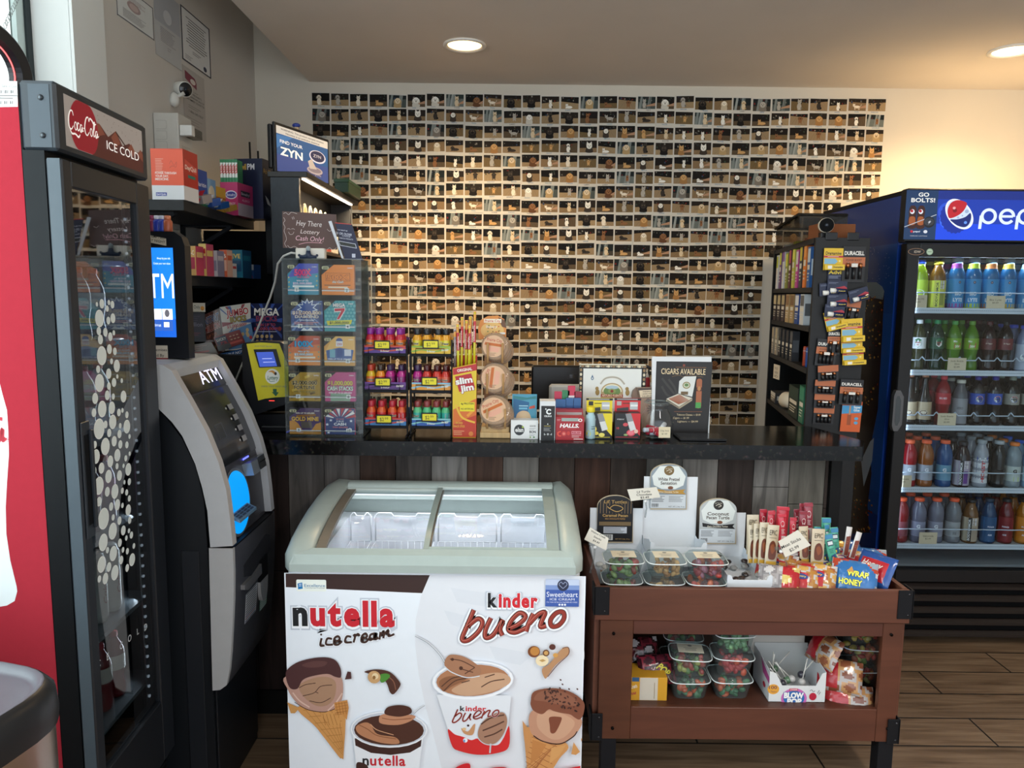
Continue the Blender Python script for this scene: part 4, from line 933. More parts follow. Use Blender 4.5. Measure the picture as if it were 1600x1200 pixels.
b.prism([(AY0 + .20 + .0375 + .0375 * math.cos(R(a)),.63 + .075 * math.sin(R(a))) for a in range(180,361,15)],-.81,-.7915,'#c9c8c8','silverpaint','X')
b.build('cash_slot',o)
for (px0_,py0_,px1_,py1_,nm_) in ((386,917,404,977,'w'),(409,905,421,958,'g')):
 b = MB(); X_ = -.7955 if nm_ == 'w' else -.7965
 a1,a2 = PXX(px0_,(py0_ + py1_) / 2,X_),PXX(px1_,(py0_ + py1_) / 2 - 8,X_); z1_,z0_ = PXX(px0_,py0_ + 12,X_).z,PXX(px0_,py1_,X_).z
 def xq(z):
  for (xa,za),(xb,zb) in zip(LOW,LOW[1:]):
   if zb <= z <= za: return xa + (xb - xa) * (za - z) / (za - zb) + .0042
  return X_
 for j in range(4):
  za,zb = z1_ - (z1_ - z0_) * j / 4,z1_ - (z1_ - z0_) * (j + 1) / 4
  b.add([(xq(za),a1.y,za),(xq(zb),a1.y,zb),(xq(zb),a2.y,zb),(xq(za),a2.y,za)],[(0,1,2,3)],'#cfcfd0' if nm_ == 'w' else '#5d8a72','print')
  for q_ in range(3):
   zc = za - (za - zb) * (q_ + .5) / 3; c0 = '#4a4a50' if (nm_ == 'w' and j < 3) else ('#7a3a44' if q_ % 2 else '#2f3c66') if nm_ == 'w' else '#d8e4dc'
   b.add([(xq(zc) + .0004,a1.y + .006,zc + .0022),(xq(zc) + .0004,a1.y + .006,zc - .0012),(xq(zc) + .0004,a2.y - .006,zc - .0012),(xq(zc) + .0004,a2.y - .006,zc + .0022)],[(0,1,2,3)],c0,'print')
 b.build('notice_sticker',o)
# lit sign box above the machine
t = thing('lit_sign_box','tall black box with glowing blue ATM sign standing on the cash machine','lit sign',(0,0,0))
TY = 2.20
def TB(x,y): p = P(x,y,TY); return p.x,p.z
b = MB(); xl,xr = -1.26,TB(289,400)[0]; z0,z1 = 1.345,TB(270,362)[1]
pts = [(xl,z0),(xr,z0),(xr,z1 - .04),(xr - .008,z1 - .015),(xr - .03,z1),(xl,z1)]
b.prism(pts,TY,TY + .04,'#15161a','satin','Y'); b.build('housing',t)
b = MB(); cv = FC(b,160,384,276,527,TY - .0005,mat='glow',lift=5e-5)
cv.x0,cv.y0 = 160,384
cv.rect(160,386,116,141,(.01,.18,.72)); cv.poly([(160,480),(276,498),(276,527),(160,527)],(.01,.10,.52)); cv.ell(222,440,38,38,(.01,.21,.80)); cv.ell(222,440,37,37,(.01,.17,.70))
cv.text('ATM',276 - 1,465,41,(.75,.8,.9),'r',.0,w=64)
cv.text('Always by your side',271,404,3.4,(.8,.9,1),'r',w=22); cv.text('Create your own values',271,412,3.4,(.8,.9,1),'r',w=28)
for k in range(4):
 for j in range(2):
  x,y = 199 + 18 * k + (k > 0) * 1,482 + 18 * j; cv.rect(x,y,17,17,(.8,.82,.88) if j == 0 else (.03,.1,.4));
cv.text('star',218 + 9,493,6,(.9,.35,.5),w=14); cv.ell(262,489,4,6,(.1,.1,.12)); cv.ell(245 - 12,508,5,7,(.8,.3,.6)); cv.text('cirrus',245,510,5,(.8,.9,1),w=12); cv.rect(256,503,9,8,(.8,.84,.9)); cv.ell(227,508,6,7,(.75,.3,.6))
b.build('lit_face',t)
b = MB(); cv = FC(b,160,365,280,390,TY - .0005); cv.x0,cv.y0 = 160,365
cv.poly([(205,360),(260,372),(260,384),(205,373)],'#b8ae9c')
for tx,yy in (('ATM IS EMPTIED',373.5),('EVERY NIGHT',380)): cv.text(tx,258,yy,4.3,'#26231f','r',.02,w=40 if yy < 375 else 34,rot=9)
b.build('emptied_notice',t)
b = MB(); cv = FC(b,160,530,290,580,TY - .0005); cv.x0,cv.y0 = 160,530
cv.rect(200,539,63,22,'#cbc0ae'); cv.rect(200,559,63,18,'#8f2b33'); cv.text('These Premises',262,548,4.6,'#2b2622','r',.01,w=42); cv.text('Protected By',257,557,4.6,'#2b2622','r',.01,w=36); cv.text('Closed - Circuit',262,567,4.6,'#e6d8cc','r',.01,w=44); cv.text('Television',258,575,4.6,'#e6d8cc','r',.01,w=27)
b.build('camera_notice',t)

# ================================================================== drinks cooler on the right
PX0,PY0,PW,PZT = 1.645,3.16,1.25,2.0
t = thing('drinks_cooler','tall black and blue glass-door drinks cooler with lit soda sign, right of the counter','drinks cooler',(0,0,0))
PD = 4.02
F = lambda x,y: (P(x,y,PY0).x,P(x,y,PY0).z)
zhb = F(1500,379)[1]
b = MB()
b.box(PX0,PX0 + .04,PY0 + .06,PD,.12,PZT - .02,'#173a86','printgloss',.002); b.box(PX0 + PW - .04,PX0 + PW,PY0 + .06,PD,.12,PZT - .02,'#173a86','printgloss',.002)
b.box(PX0 + .04,PX0 + PW - .04,PD - .03,PD,.12,PZT - .02,'#20242c','satin'); b.box(PX0,PX0 + PW,PY0 + .06,PD,PZT - .02,PZT - .0,'#15171c','blackmetal',.002)
b.box(PX0,PX0 + PW,PY0 + .06,PD,.06,.12,'#101113','blackmetal'); b.box(PX0 + .04,PX0 + PW - .04,PY0 + .06,PD,zhb,zhb + .01,'#c8ccd2','satin'); b.box(PX0 + .04,PX0 + PW - .04,PY0 + .08,PD - .03,.33,.35,'#9aa0a8','satin')
b.build('cabinet',t)
b = MB(); b.box(PX0 - .002,PX0 + PW,PY0 + .0,PY0 + .06,zhb,PZT + .004,'#141519','satin',.005); o = b.build('header',t)
b = MB(); cv = FC(b,1417,297,1600,376,PY0 - .0006,mat='glow',lift=3e-5)
cv.rect(1417,297,48,79,DK('#1b3a62',0.50)); cv.rect(1465,297,300,79,DK('#1a3fb4',0.50)); cv.rect(1465,297,300,14,DK('#1f3aa0',0.37)); cv.rect(1465,350,300,26,DK('#1846d8',0.62))
Z = lambda x,y: (1395 + x / 7.8,280 + y / 7.8)
cv.ell(*Z(700,500),15,15,DK('#3c6cf0',0.62),n=20); cv.ell(*Z(650,400),12,15,DK('#2a50c8',0.62),n=20)
def zt_(s,x,y,h,c,**k): X,Y = Z(x,y); cv.text(s,X,Y,h / 7.8,c,**k)
zt_('GO',375,210,50,DK('#e8e8e4',0.56),bold=.05,w=16); zt_('BOLTS!',372,280,52,DK('#e8e8e4',0.56),bold=.05,w=36)
for bx_ in (258,358):
 cv.blob([Z(bx_ + x,y) for x,y in ((-15,320),(15,320),(45,370),(42,460),(48,600),(-45,600),(-42,460),(-42,370))],DK('#3a1d18',0.56)); cv.blob([Z(bx_ + x,y) for x,y in ((-30,470),(30,470),(34,560),(-30,560))],DK('#a2592f',0.50)); cv.rect(*Z(bx_ - 18,308),4.4,2,DK('#1c2c60',0.62)); cv.ell(*Z(bx_ - 4,400),3.4,3.8,DK('#dfe3ee',0.56)); cv.ell(*Z(bx_ - 10,392),2.2,2.4,DK('#b0202c',0.56))
cv.poly([Z(*p) for p in ((170,590),(540,430),(540,440),(175,598))],DK('#c8d0dc',0.43)); cv.ell(*Z(460,530),8.6,9,DK('#15181e',0.62)); cv.ell(*Z(460,525),7.5,6.5,DK('#30343c',0.62)); cv.poly([Z(*p) for p in ((480,500),(445,535),(462,535),(448,560),(485,520),(466,520))],DK('#c8ccd4',0.56))
zt_('pepsi',322,658,22,DK('#dfe3ec',0.56),w=10,bold=.03); cv.ell(*Z(262,648),2,2,DK('#b8242e',0.62)); cv.ell(*Z(425,650),3,2.6,DK('#dfe3ec',0.50)); zt_('TAMPA BAY LIGHTNING',348,710,12,DK('#c8ccd4',0.56),w=26)
# bottle cap emblem
cap_ = [(770 + (212 + 10) * 0,0)]
e = []
for k in range(44):
 a = 2 * math.pi * k / 44; rr = 1.0 + (.07 if k % 2 else 0); x,y = 165 * rr * math.cos(a),200 * rr * math.sin(a); e.append(Z(755 + x * .98 - y * .1,465 + y * .95 + x * .25))
cv.poly(e,DK('#142f9a',0.56))
def cap_e(f,c,a0=0,a1=360,n=40):
 ps = []
 for k in range(n):
  a = R(a0 + (a1 - a0) * k / (n if a1 - a0 >= 360 else n - 1)); x,y = 160 * f * math.cos(a),180 * f * math.sin(a); cr,sr = math.cos(R(-12)),math.sin(R(-12)); ps.append(Z(808 + x * cr - y * sr,425 + x * sr * -1 + y * cr))
 cv.poly(ps,c)
 return ps
cap_e(1.06,DK('#e6ebf4',0.62)); cap_e(.94,DK('#c4d4ec',0.62))
cv.blob([Z(*p) for p in ((668,360),(700,285),(770,250),(850,265),(888,300),(850,390),(780,450),(700,478),(672,430))],DK('#b3202c',0.62))
cv.blob([Z(*p) for p in ((708,495),(790,490),(880,460),(935,410),(950,470),(930,550),(880,588),(800,570),(740,530))],DK('#14246a',0.62))
for x,y,r_,c in ((752,380,3.2,'#7c1420'),(742,350,2.2,'#dfa0a0'),(893,390,3,'#93a7c6'),(888,530,2.4,'#5c8be0'),(797,468,1.8,'#9fb2cf'),(845,445,1.2,'#90a6c6')): cv.ell(*Z(x,y),r_,r_,DK(c,0.62))
# soda word: round lettering drawn as strokes
lc = DK('#c9d6f4',0.72)
def ringz(cx,cy,rx,ry,w,a0=0,a1=360):
 full = a1 - a0 >= 360; n = 30; ps = [Z(cx + rx * math.cos(R(a0 + (a1 - a0) * k / n)),cy + ry * math.sin(R(a0 + (a1 - a0) * k / n))) for k in range(n if full else n + 1)]
 cv.line(ps,w / 7.8,lc,full)
for cx in (1155,1585): ringz(cx,448,78,82,36); cv.line([Z(cx - 88,440),Z(cx - 95,608)],36 / 7.8,lc)
ringz(1370,450,78,82,36,35,362); cv.line([Z(1298,448),Z(1440,448)],30 / 7.8,lc)
ringz(1790,410,52,42,32,120,340); ringz(1790,490,52,42,32,-70,160); cv.line([Z(1900,370),Z(1900,535)],36 / 7.8,lc); cv.ell(*Z(1900,320),3,3,lc)
b.build('sign_face',o)
# door
zgt,zdb = F(1500,402)[1],F(1500,880)[1]; zgb = F(1500,862)[1]
dxl = PX0 + .004; gxl = F(1416,630)[0]
DW = .80
b = MB()
gl = F(1418,500)[0] ; gl = (F(1430,402)[0] + F(1404,860)[0]) / 2
b.box(dxl,gl,PY0 - .012,PY0 + .04,.30,zhb - .006,'#101114','satin',.004); b.box(dxl + PW - .06,dxl + PW - .008,PY0 - .012,PY0 + .04,.30,zhb - .006,'#101114','satin',.004)
b.box(gl,dxl + PW - .06,PY0 - .012,PY0 + .04,zgt,zhb - .006,'#17171a','satin',.003); b.box(gl,dxl + PW - .06,PY0 - .012,PY0 + .04,.30,.355,'#17171a','satin',.003)
door = b.build('door',t)
b = MB(); b.box(gl,dxl + PW - .06,PY0 + .01,PY0 + .014,.355,zgt,'#fff','fridgeglass'); b.build('glass',door)
b = MB(); hx,hz = P(1400,640,PY0 - .02).x,P(1400,640,PY0).z
oct_ = [(hx - .02,hz + .065),(hx - .012,hz + .088),(hx + .006,hz + .088),(hx + .022,hz + .06),(hx + .022,hz - .06),(hx + .006,hz - .088),(hx - .012,hz - .088),(hx - .02,hz - .065)]
b.prism(oct_,PY0 - .035,PY0 - .012,'#5b5d60','satin','Y'); b.prism([(hx + (x - hx) * .5,hz + (z - hz) * .72) for x,z in oct_],PY0 - .0362,PY0 - .034,'#2b3338','gloss','Y'); b.build('handle',door)
b = MB(); cv = FC(b,1417,380,1480,402,PY0 - .0125); x,y = Z(290,885); cv.ell(x,y,12.5,5.6,'#a07a5c'); cv.ell(x,y,11.7,4.8,'#15151a'); cv.text('IDW',x + 2,y + 2,4,'#d8cbb8',w=10,bold=.02); x,y = Z(450,885); cv.ell(x,y,5.2,5.4,'#8fae94'); cv.ell(x,y,4.2,4.4,'#c8dcc4'); cv.line([(x - 3,y),(x + 3,y)],.8,'#5b8a5e')
b.build('badge',door)
b = MB(); z0 = .055
for k in range(6):
 zc = F(1550,901 + 18.5 * k)[1] + .0
 b.prism([(PY0 + .012,zc + .018),(PY0 - .002,zc + .006),(PY0 - .002,zc - .006),(PY0 + .02,zc - .006),(PY0 + .02,zc + .018)],PX0 + .01,PX0 + PW - .01,'#2a2320','satin','X')
b.build('vent_grille',t)
b = MB(); b.box(PX0 + .005,PX0 + PW - .005,PY0 + .03,PY0 + .06,.035,.30,'#0a0a0c','matte'); b.build('base_panel',t)
for fx in (PX0 + .05,PX0 + PW - .05):
 for fy in (PY0 + .1,PD - .08):
  b = MB(); b.cyl((fx,fy,0),(fx,fy,.062),.02,'#141414','satin',12); b.build('foot',t)
# side picture: blue water and an iced cola glass
b = MB(); cvs = CV(b,(PX0 - .0006,PD,PZT - .02),U=(0,-1,0),V=(0,0,1),su=1,lift=1e-4,mat='printgloss')
def sd(px,py): p = PXX(px,py,PX0); return (PD - p.y,PZT - .02 - p.z)
sw = PD - PY0 - .06; H_ = PZT - .16
cvs.rect(0.0,0,sw,H_,'#143a84'); cvs.rect(0,.2,sw,1.2,'#1a4f9c'); cvs.rect(0,.5,sw,.8,'#1c58aa')
glass_ = [sd(*p) for p in ((1359,440),(1370,441),(1379,448),(1382,455),(1379,520),(1372,640),(1363,720),(1358,780),(1361,800),(1358,832),(1350,836),(1345,700))]
cvs.poly([sd(1300,441),sd(1370,441),sd(1379,448),sd(1382,455),sd(1379,520),sd(1372,640),sd(1360,700),sd(1362,740),sd(1356,790),sd(1359,832),sd(1300,836)],'#2a1210')
cvs.poly([sd(1300,441),sd(1370,441),sd(1379,448),sd(1382,455),sd(1380,468),sd(1355,464),sd(1300,462)],'#93a3a8'); cvs.poly([sd(1360,690),sd(1366,684),sd(1363,720),sd(1350,760),sd(1346,720)],'#b9c3cc')
q = random.Random(12)
for k in range(330):
 a,h_ = q.random(),q.random(); px_ = 1340 + 40 * a; py_ = 462 + 370 * h_
 if 560 < py_ < 600 or 650 < py_ < 780 and a > .3: continue
 x,y = sd(px_ - (py_ - 460) * .05,py_); cvs.k = 6 + k % 4; cvs.ell(x,y,.004 + .006 * q.random(),.003 + .003 * q.random(),q.choice(['#c98a2e','#e0b050','#7a2d14','#5a1c10','#a84a1e']),n=6)
cvs.k = 12
for k in range(70):
 x,y = sd(1340 + 50 * q.random() ** 2 + 3,385 + 60 * q.random()); cvs.k = 6 + k % 3; cvs.ell(x,y,.003,.0016,'#8fb6dd',n=5)
b.build('side_picture',t)
b = MB(); b.box(2.0,2.9,3.68,3.76,PZT,PZT + .03,'#d8d0c0','satin',.002); b.box(2.02,2.88,3.70,3.74,PZT + .03,PZT + .034,(1.0,.72,.4),'glowmid'); b.build('assumed_top_lamp',t)  # unseen glowing bar, added to go with the assumed lamp on the cooler
# shelves with bottles
SHY = [485,582,668,765,853]
labs = {0: ('GATORLYTE','$3.49',1455),1: ('Soda Bottle','20oz',1528,'$2.89'),2: ('Soda Bottle','20oz',1519,'$2.89'),3: ('Electrolit','$3.49',1453),4: ('Gatorade','$2.49',1504)}
zs_ = []
for i,y in enumerate(SHY):
 z = P(1500,y,PY0 + .05).z; zs_.append(z)
 b = MB(); b.box(gl - .03,dxl + PW - .06,PY0 + .05,PD - .08,z - .006,z,'#b9c2cc','satin'); b.box(gl - .03,dxl + PW - .06,PY0 + .046,PY0 + .052,z - .014,z + .010,'#c9d3e0','satin',.001)
 cv = CV(b,(gl - .03,PY0 + .0458,z),su=.001); cv.polys([(3 + 9 * k + dx,dy) for k in range(90) for dx,dy in ((0,0),(0,2),(6,2),(6,0))],[tuple(4 * k + j for j in range(4)) for k in range(90)],'#4c5866')
 sh = b.build('shelf',t)
 b = MB()
 for k in range(10):
  x0 = gl + .0 + .082 * k; b.tube([(x0,PY0 + .06,z + .055 + .012),(x0 + .012,PY0 + .055,z + .052),(x0 + .068,PY0 + .055,z + .052),(x0 + .08,PY0 + .06,z + .064)] if i in (1,2) else [(x0 + .082 * j / 5,PY0 + .055 - .004 * math.sin(math.pi * j / 5),z + .075) for j in range(6)],.0026,'#c3d2e4','satin',6)
 b.build('rail',sh)
 b = MB(); lx = labs[i]; dx_ = 29; cv = FC(b,lx[2],0,lx[2] + dx_,21,PY0 + .042,lift=5e-5); cv.x0 = lx[2]; zt0 = z + .064; cv.O.z = zt0; cv.y0 = 0
 cv.rect(lx[2],0,dx_,22,'#d8c9ae','paper'); cv.text(lx[0],lx[2] + dx_ / 2,8.5 if len(lx) == 3 else 7,3.2,'#2b2722',w=20 if len(lx[0]) > 8 else 17); cv.text(lx[1],lx[2] + dx_ / 2,13.5 if len(lx) == 3 else 12,3.0,'#2b2722')
 if len(lx) > 3: cv.text(lx[3],lx[2] + dx_ / 2,17.5,3.0,'#2b2722')
 b.build('price_card',sh)
b = MB(); cv = FC(b,1583,0,1612,21,PY0 + .042,lift=5e-5); cv.x0 = 1583; cv.O.z = zs_[0] + .064; cv.y0 = 0; cv.rect(1583,0,29,22,'#d8c9ae','paper'); cv.text('Bio Lyte',1597,8.5,3.2,'#2b2722',w=18); cv.text('$4.49',1597,13.5,3.0,'#2b2722'); b.build('price_card',t)
light('cooler_lamp','AREA',(gl + .45,PY0 + .10,zgt - .02),1.5,(.78,.88,1.0),(R(-20),0,0),shape='RECTANGLE',size=.8,size_y=.03)
light('cooler_lamp','AREA',(gl + .02,PY0 + .05,1.1),.5,(.72,.84,1.0),(R(90),0,R(-40)),shape='RECTANGLE',size=.03,size_y=1.2)

def tx(s,h=9,c='#fff',y=.5,w=None,rot=0,bold=.04,shear=0,x=0): return lambda cy,H: cy.text(s,x,H * y,h,c,w=w,rot=rot,bold=bold,shear=shear)
def multi(*f): return lambda cy,H: [g(cy,H) for g in f]
def disc(y,r,c,x=0): return lambda cy,H: cy.ell(x,H * y,r,r,c)
def band(y,h,c,x=-16,w=32): return lambda cy,H: cy.rect(x,H * y,w,H * h,c)
def armor(main,c2):
 def f(cy,H): cy.rect(-30,0,11,H,c2); cy.rect(-12,0,15,H,'#101114' if c2 != '#d8e04a' else '#d8e04a'); cy.text('BODYARMOR',-2.5,H * .96,9,'#e8e8ea' if c2 != '#d8e04a' else '#26281c','l',.05,rot=-90,w=H * .9); cy.rect(5,2,18,H * .3,'#d5d0d4'); cy.text('FLASH',14,H * .17,4.2,'#222',w=14,bold=.04); cy.text('I.V.',10,H * .28,4.2,'#222',bold=.04); cy.rect(5,H * .42,18,H * .5,main)
 return f
def gee(c='#e8ecf4',y=.42,r=0): return lambda cy,H: cy.text('G',0,H * y,15,c,w=15,bold=.1)
def pow_(c):
 def f(cy,H): cy.poly([(-30,0),(30,0),(30,H * .45),(-5,H),(-30,H * .8)],c); cy.text('POWER',0,H * .42,7,'#eef',w=28,bold=.05); cy.text('ADE',-3,H * .75,7,'#eef',w=16,bold=.05)
 return f
def dew(cy,H): cy.text('Mtn',-6,H * .35,9,'#f4f2e0',w=14,bold=.05,out='#22402a'); cy.poly([(-8,H * .45),(18,H * .4),(16,H * .85),(-10,H * .95)],'#b32329'); cy.text('DEW',4,H * .82,10,'#f4f2e0',w=20,bold=.06)
def aw(cy,H): cy.ell(0,H * .6,17,12,'#e9dfc8'); cy.ell(0,H * .6,15.5,10.5,'#4a2016'); cy.text('A&W',0,H * .6 + 5,11,'#efe6d2',w=24,bold=.06)
def cola_disc(cy,H): cy.ell(0,H * .5,15,15,'#e9eaee'); cy.ell(0,H * .5,14,14,'#a8222c',a0=180,a1=360); cy.ell(0,H * .5,14,14,'#20387c',a0=0,a1=180); cy.rect(-14.5,H * .5 - 5.5,29,11,'#e9eaee'); cy.text('PEPSI',0,H * .5 + 4,8,'#111',w=25,bold=.07)
def hoist(cy,H):
 cy.poly([(-24,-14),(24,-14),(24,H * .06),(-24,H * .62)],'#26439a')
 for x,y in ((-12,-4),(8,-6),(-14,H * .22)): cy.star(x,y,5.5,'#e8ecf4')
 cy.text('HOIST',9,H * 1.0,13,'#b8202c','l',.08,rot=-90,w=H * .95)
def biol(cap2):
 def f(cy,H): cy.text('BIO',6,H * .58,15,'#d8e2ea',w=26,bold=.08); cy.text('LYTE',6,H * .80,15,'#d8e2ea',w=38,bold=.08); cy.ell(8,H * .12,5,6,'#2a2438'); cy.ell(8,H * .12,2,2.4,'#b8a0a8')
 return f
def cdry(cy,H): cy.poly([(-13,H * .2),(0,H * .05),(13,H * .2),(13,H * .7),(0,H * .92),(-13,H * .7)],'#1f6b3a'); cy.poly([(-11.5,H * .26),(11.5,H * .26),(11.5,H * .66),(0,H * .84),(-11.5,H * .66)],'#e9e9e4'); cy.text('CANADA',0,H * .5,5.5,'#b32a34',w=21,bold=.06); cy.text('DRY',0,H * .7,5.5,'#b32a34',w=11,bold=.06)
def elec(c): return lambda cy,H: (cy.ell(0,H * .5,20,17,'#dfe8ea'),cy.text('Electro',0,H * .5,7.5,'#1d3a6a',w=28,shear=.3,bold=.03),cy.rect(-10,H * .58,20,3,c))
ROWS = [
 [(1435,'lime green drink bottle with blue cap','armor',.215,.033,'#9ab81e','#1b40b4','#a8c430',elec('#26508a')),
  (1462,'amber sports water bottle with yellow cap','armor',.212,.036,'#8a5c1c','#c2b028','#c6c24a',armor('#8f9440','#d8e04a')),
  (1491,'blue electrolyte bottle with purple neck band','bio',.225,.036,'#2b74a8','#8f9aa2','#2f86be',biol(0),'#7d2f86'),
  (1517,'blue electrolyte bottle with lime neck band','bio',.225,.036,'#2b74a8','#8f9aa2','#2f86be',biol(0),'#9cb22a'),
  (1544,'blue electrolyte bottle with orange neck band','bio',.225,.036,'#2b74a8','#8f9aa2','#2f86be',biol(0),'#b06a34'),
  (1571,'blue electrolyte bottle with yellow neck band','bio',.225,.036,'#2b74a8','#8f9aa2','#2f86be',biol(0),'#bda034'),
  (1600,'blue electrolyte bottle with grey neck band','bio',.225,.036,'#2b74a8','#8f9aa2','#2f7aae',biol(0),'#7a98a8')],
 [(1432,'ginger ale bottle with white cap','soda',.225,.033,'#3a3d1c','#e8ecf0','#dfe2e4',cdry),(1460,'dark green ginger ale bottle with green cap','soda',.225,.033,'#143a24','#2a8a52','#1b4a30',cdry),
  (1487,'bright green citrus soda bottle','soda',.222,.033,'#5e9418','#4f9a4a','#7aa422',dew),(1514,'second bright green citrus soda bottle','soda',.222,.033,'#5e9418','#6a9a3a','#7aa422',dew),
  (1541,'dark maroon spiced soda bottle','soda',.222,.033,'#2a1010','#4a1418','#5a1a1e',tx('Dr Pepper',6,'#d8c8b8',.5,26,shear=.2)),(1567,'dark soda bottle with maroon label','soda',.222,.033,'#1c0c0c','#1c1416','#6a2024',tx('Dr Pepper',6,'#d8c8b8',.5,26,shear=.2)),
  (1597,'clear electrolyte bottle with blue cap','armor',.205,.036,'#8a94b8','#4a5ac8','#a8b0c4',elec('#8890b0'))],
 [(1418,'root beer bottle nearest the door edge','long',.232,.034,'#20120e','#a86a4a','#b8a588',aw),(1441,'root beer bottle with cream label','long',.232,.034,'#20120e','#b0704c','#b8a588',aw),(1470,'red soda bottle with red cap','soda',.222,.034,'#9a1620','#d23440','#b0202c',tx('BIG RED',9,'#e8c8cc',.55,30)),
  (1497,'grey drink bottle with white cap','armor',.205,.033,'#6d6b72','#cfcabc','#8e8e94',tx('ZERO',10,'#3a3a44',.42,26,shear=.3)),(1523,'cola bottle with blue label and blue cap','soda',.222,.033,'#1a0f12','#34309a','#2748a8',cola_disc),(1550,'second cola bottle with blue label','soda',.222,.033,'#1a0f12','#34309a','#2a52b4',cola_disc),
  (1577,'diet cola bottle with grey label','soda',.222,.033,'#1a1412','#98a494','#8f8c84',cola_disc),(1603,'second diet cola bottle with grey label','soda',.222,.033,'#1a1412','#8ab0c8','#8f8c84',cola_disc)],
 [(1417,'red sports drink bottle with orange cap','gator',.212,.036,'#a81a26','#e8643c','#9fa4b0',gee()),(1443,'orange sports drink bottle with orange cap','gator',.212,.036,'#a8602a','#e8643c','#9fa4b0',gee()),(1472,'blue sports drink bottle with orange cap','gator',.212,.036,'#12589a','#e8643c','#6a98b4',gee()),
  (1500,'purple-labelled sports water bottle','armor',.205,.036,'#260f16','#2c2a30','#b0a4b8',armor('#6a3f92','#c8c2cc')),(1529,'red, white and blue starred drink bottle','bump',.215,.034,'#b8bcc8','#9aa0a6','#d5d7dc',hoist),(1556,'black ribbed drink bottle with silver cap','bump',.212,.034,'#14161c','#a4aab0',None,None),
  (1580,'clear sports drink bottle with green label','gator',.205,.035,'#93a2ac','#e07a30','#b8c2c0',multi(gee('#16181c'),band(.7,.3,'#b4cc34',-4,22))),(1606,'pale blue sports drink bottle with blue cap','gator',.2,.032,'#9cc8e8','#2a6ae0','#b8d8e8',gee('#7ab84a'))],
 [(1405,'red sports drink bottle at the door edge','gator',.205,.036,'#8f1822','#e0552c','#7d3a44',None),(1432,'clear sports drink bottle with orange cap','gator',.205,.037,'#7f8199','#f0603a','#8d90a8',gee()),(1459,'clear sports drink bottle with turned label','gator',.205,.037,'#86889c','#f0603a','#9395a8',gee()),(1486,'clear sports drink bottle, back label showing','gator',.205,.037,'#8d9099','#f0603a','#a0a3a8',tx('||||',10,'#5a5c64',.8,14)),
  (1513,'brown sports water bottle with black label','armor',.2,.036,'#8a5f36','#1a1a1c','#b8a894',armor('#a89888','#c8bca8')),(1541,'blue power drink bottle','armor',.205,.035,'#124a7c','#14344c','#16507f',pow_('#2a7cc8')),(1568,'dark red power drink bottle with black cap','armor',.205,.035,'#7a0f1c','#1c2228','#7a1220',pow_('#b02432')),(1596,'orange power drink bottle with black cap','armor',.205,.035,'#c87a12','#22201e','#c87a1a',pow_('#d8582a'))]]
SHN = ['top','second','third','fourth','bottom']
for i,row in enumerate(ROWS):
 for j,it in enumerate(row):
  px,desc,shp,h,r,liq,cap_c,lab_c,dr = it[:9]
  x = P(px,SHY[i] - 10,PY0 + .11).x
  rt = bottle(shp,h,r * .93 if i != 4 and i != 1 else r * .9,liq,cap_c,lab_c,dr,bands=((.80,.90,it[9]),(.03,.13,it[9])) if len(it) > 9 else ())
  rt.location = (x,PY0 + .11,zs_[i] + .0005); rt.rotation_euler = (0,0,R(rnd.uniform(-14,14)) - .35)
  rt['label'] = f'{desc}, {SHN[i]} shelf of the drinks cooler'; rt['group'] = 'bottles at the front of the drinks cooler shelves'
  for row2 in (1,2):
   if i == 0 and row2 == 2: continue
   c = copy_tree(rt,(x + .004 * row2,PY0 + .11 + .086 * row2,zs_[i] + .0005),(0,0,rnd.uniform(-3,3)))
   c['label'] = f"{desc}, {['', 'one', 'two'][row2]} back, {SHN[i]} shelf of the cooler"; c['group'] = 'bottles further back in the drinks cooler'
# ================================================================== the photo wall
PWX0,PWX1 = P(487,150,WALL_Y).x,P(1385.5,157,WALL_Y).x
NC,NR = 30,23
CP = (PWX1 - PWX0) / NC; PZ0 = P(900,148.5,WALL_Y).z; RP = (PZ0 - P(1000,148.5 + 22.45 * 23,WALL_Y).z) / NR
NAMES = ['STELLA','CHARLIE','MABEL','THOMAS','MAZIE','BAXTER','BANDIT','DENVER','HARVEY','PEPPER','TIMOTHY','CODIE','WALTER','ZEDD','BELLA','DAISY','LUCY','ROCKY','BUDDY','TANNER','KENAI','LARRY','BOOMER','NALA','FINN','OZZY']
COATS = [('#efe4cf','#cdbc9e'),('#f6f2e8','#d6cfc0'),('#cfa269','#a87a48'),('#8d6240','#66432a'),('#3a332d','#1c1815'),('#e0cba8','#b89a6c'),('#f4efe2','#40372f'),('#b5aea2','#7d756b')]
COATN = ['cream','white','golden','brown','black','tan','spotted','grey']
